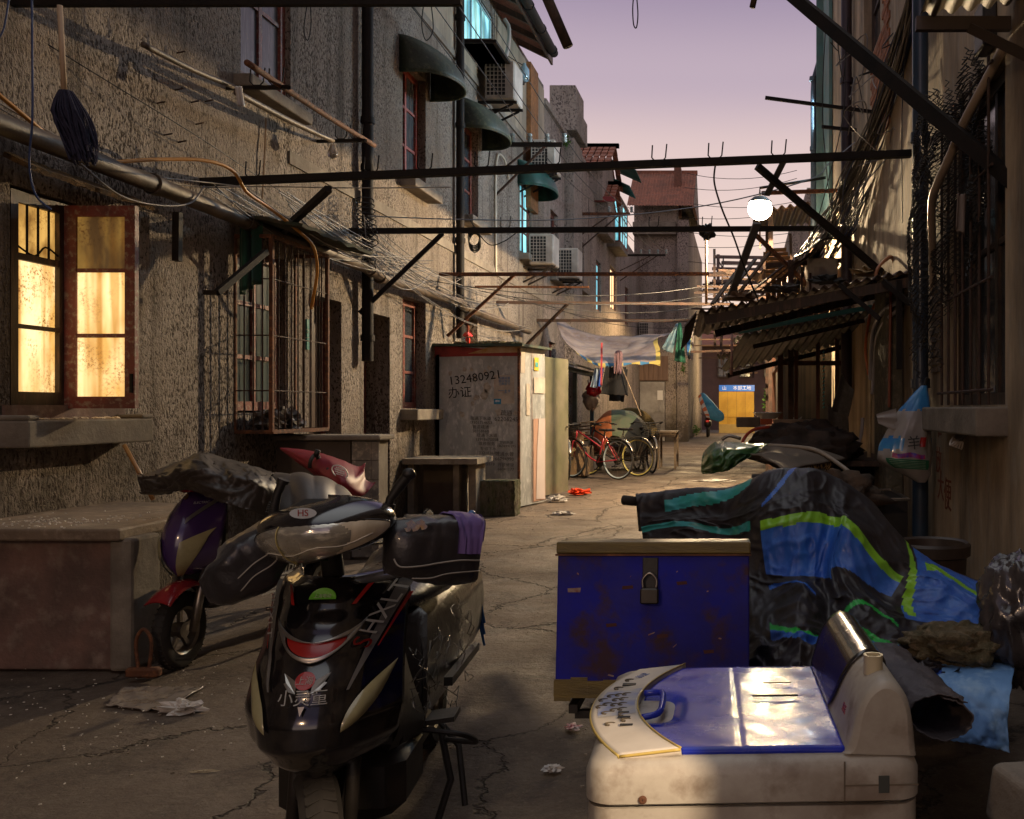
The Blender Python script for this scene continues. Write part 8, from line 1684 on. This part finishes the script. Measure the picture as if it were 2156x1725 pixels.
for k in range(5):
    c = (-3.9 + rn.uniform(-.1, .2), 16.6 + k * .62, .3 + .1 * (k % 2)); nm = ("sack", "crate", "bundle")[k % 3]
    crumple(nm, ("brown sack slumped behind the metal cabinet", "dark bundle beside the brown sack", "grey sack under the board wall of the lean-to", "black bundle behind the rusty black bicycle", "ochre sack in the shade of the lean-to")[k], "sack", c, (.32, .28, .34), mat("sack_%s" % "abcde"[k], ((.16, .1, .06), (.05, .04, .035), (.14, .13, .12), (.02, .02, .02), (.22, .15, .07))[k], rough=.9, scale=8, bump=.01), k)
# unseen board added outside the view to shade half the washing machine
dl = thing("shade_blocker_board", "plain dark board out of view, added to shade half the washing machine", "shade blocker", (1.1, .5, 0)); MB().box((.79, .48, 0), (1.39, .52, 2.5)).build("panel", M['darkwood'], dl, bevel=.004)
# paper, lids and cartons dropped in the alley, wall posters and meter boxes
fh = thing("distant_house", "low dark reddish house far behind the yellow hoarding", "house", (0, 62, 0)); b = MB().box((-6, 62, 0), (7, 70, 5.6)); b.box((1.0, 61.8, 5.6), (7, 70, 7.6)); b.build("wall", mat("dark_reddish_render", (.12, .07, .06), (.08, .05, .045), rough=.9, scale=1.2), fh)
for x in (-1.6, -.2, 1.4, 2.6): window(fh, 61.9, x, x + .8, 3.4, 4.7, M['darkwood'], M['glassdark'], 2, 2, .08, axis='Y')
b = MB().add([(-6.3, 61.5, 5.5), (1.0, 61.5, 5.5), (1.0, 65, 6.9), (-6.3, 65, 6.9)], [(0, 1, 2, 3)]); b.build("roof", M['tile'], fh, solid=.1)
tag(MB().cbox(R(2075, 60, .04) + Vector((0, 0, 0)), (.08, .2, .26), ch=.01).build("junction_box", satin), "black junction box high on the right wall above the netting", "junction box")
# shack of old boards under the black canopy, above the rusty awning
sk_ = thing("board_shack", "ragged shack of dark old boards perched above the rusty corrugated awning", "shack", (1.0, 13, 2.7)); b = MB()
for k in range(14): x = .34 + .075 * k; b.box((x, 13.4 + .02 * (k % 2), 2.45 - .1 * (k % 3)), (x + .07, 13.43 + .02 * (k % 2), 3.18 + .04 * (k % 4)))
b.box((.34, 13.45, 2.4), (1.38, 14.3, 2.46)); b.build("boards", mat("dark_old_boards", (.10, .055, .03), (.05, .03, .02), (.16, .09, .045), rough=.9, scale=4, stretch=(2, 2, .3)), sk_)
corr("roof_sheet", (.15, 13.1, 3.28), (1.38, 13.1, 3.42), (1.38, 14.4, 3.46), (.15, 14.4, 3.32), 10, .025, rustsheet, sk_)
for k in range(6):
    bar("leaning_plank", "old plank leaning at an angle above the corrugated awnings", "plank", P(1500 + 24 * k, 640 - 6 * k, 11 + .3 * k), P(1560 + 30 * k, 560 - 14 * (k % 3), 12.2), .05, .02, M['rustdark'] if k % 2 else _mc["dark_old_boards"], group="old planks leaning above the corrugated awnings")
for k in range(4):
    crumple("rag_bundle", ("brown rag bundle on the rusty awning roof", "dark rag bundle beside the brown one on the rusty awning", "black plastic heap at the tip of the rusty awning", "grey cloth lump on the rusty awning near the wall")[k], "rags", P(1560 + 90 * k, 628 - 17 * k, 8.9), (.14, .12, .05), mat("sack_%s" % "abde"[k], (.1, .07, .05), rough=.9), 20 + k)
# warm lit litter on the window sill, stains of soot drawn down from sills are in the plaster itself
b = MB(); rq = random.Random(4)
for k in range(26): b.blob((XL + rq.uniform(.0, .15), rq.uniform(5.62, 6.45), 1.335), (rq.uniform(.008, .03), rq.uniform(.01, .04), rq.uniform(.004, .012)), 5, .5, 3, k)
tag(b.build("sill_crumbs", mat("pale_sill_crumbs", (.55, .45, .32), rough=.9)), "pale crumbs and plaster bits lying along the lit window sill", "crumbs", kind="stuff")
b = MB()
for k in range(70):
    side = k % 2; y = rq.uniform(3.2, 19); x = (XL + .05 + abs(rq.gauss(0, .12))) if side else (XR - .05 - abs(rq.gauss(0, .10))); s_ = rq.uniform(.012, .045); b.blob((x, y, .01), (s_, s_ * rq.uniform(.4, 1), s_ * .4), 5, .6, 3, k)
tag(b.build("rubble", mat("wall_foot_rubble", (.22, .18, .13), (.1, .075, .055), rough=.95, scale=30, bump=.004)), "rubble and grit gathered along the foot of both walls", "rubble", kind="stuff")
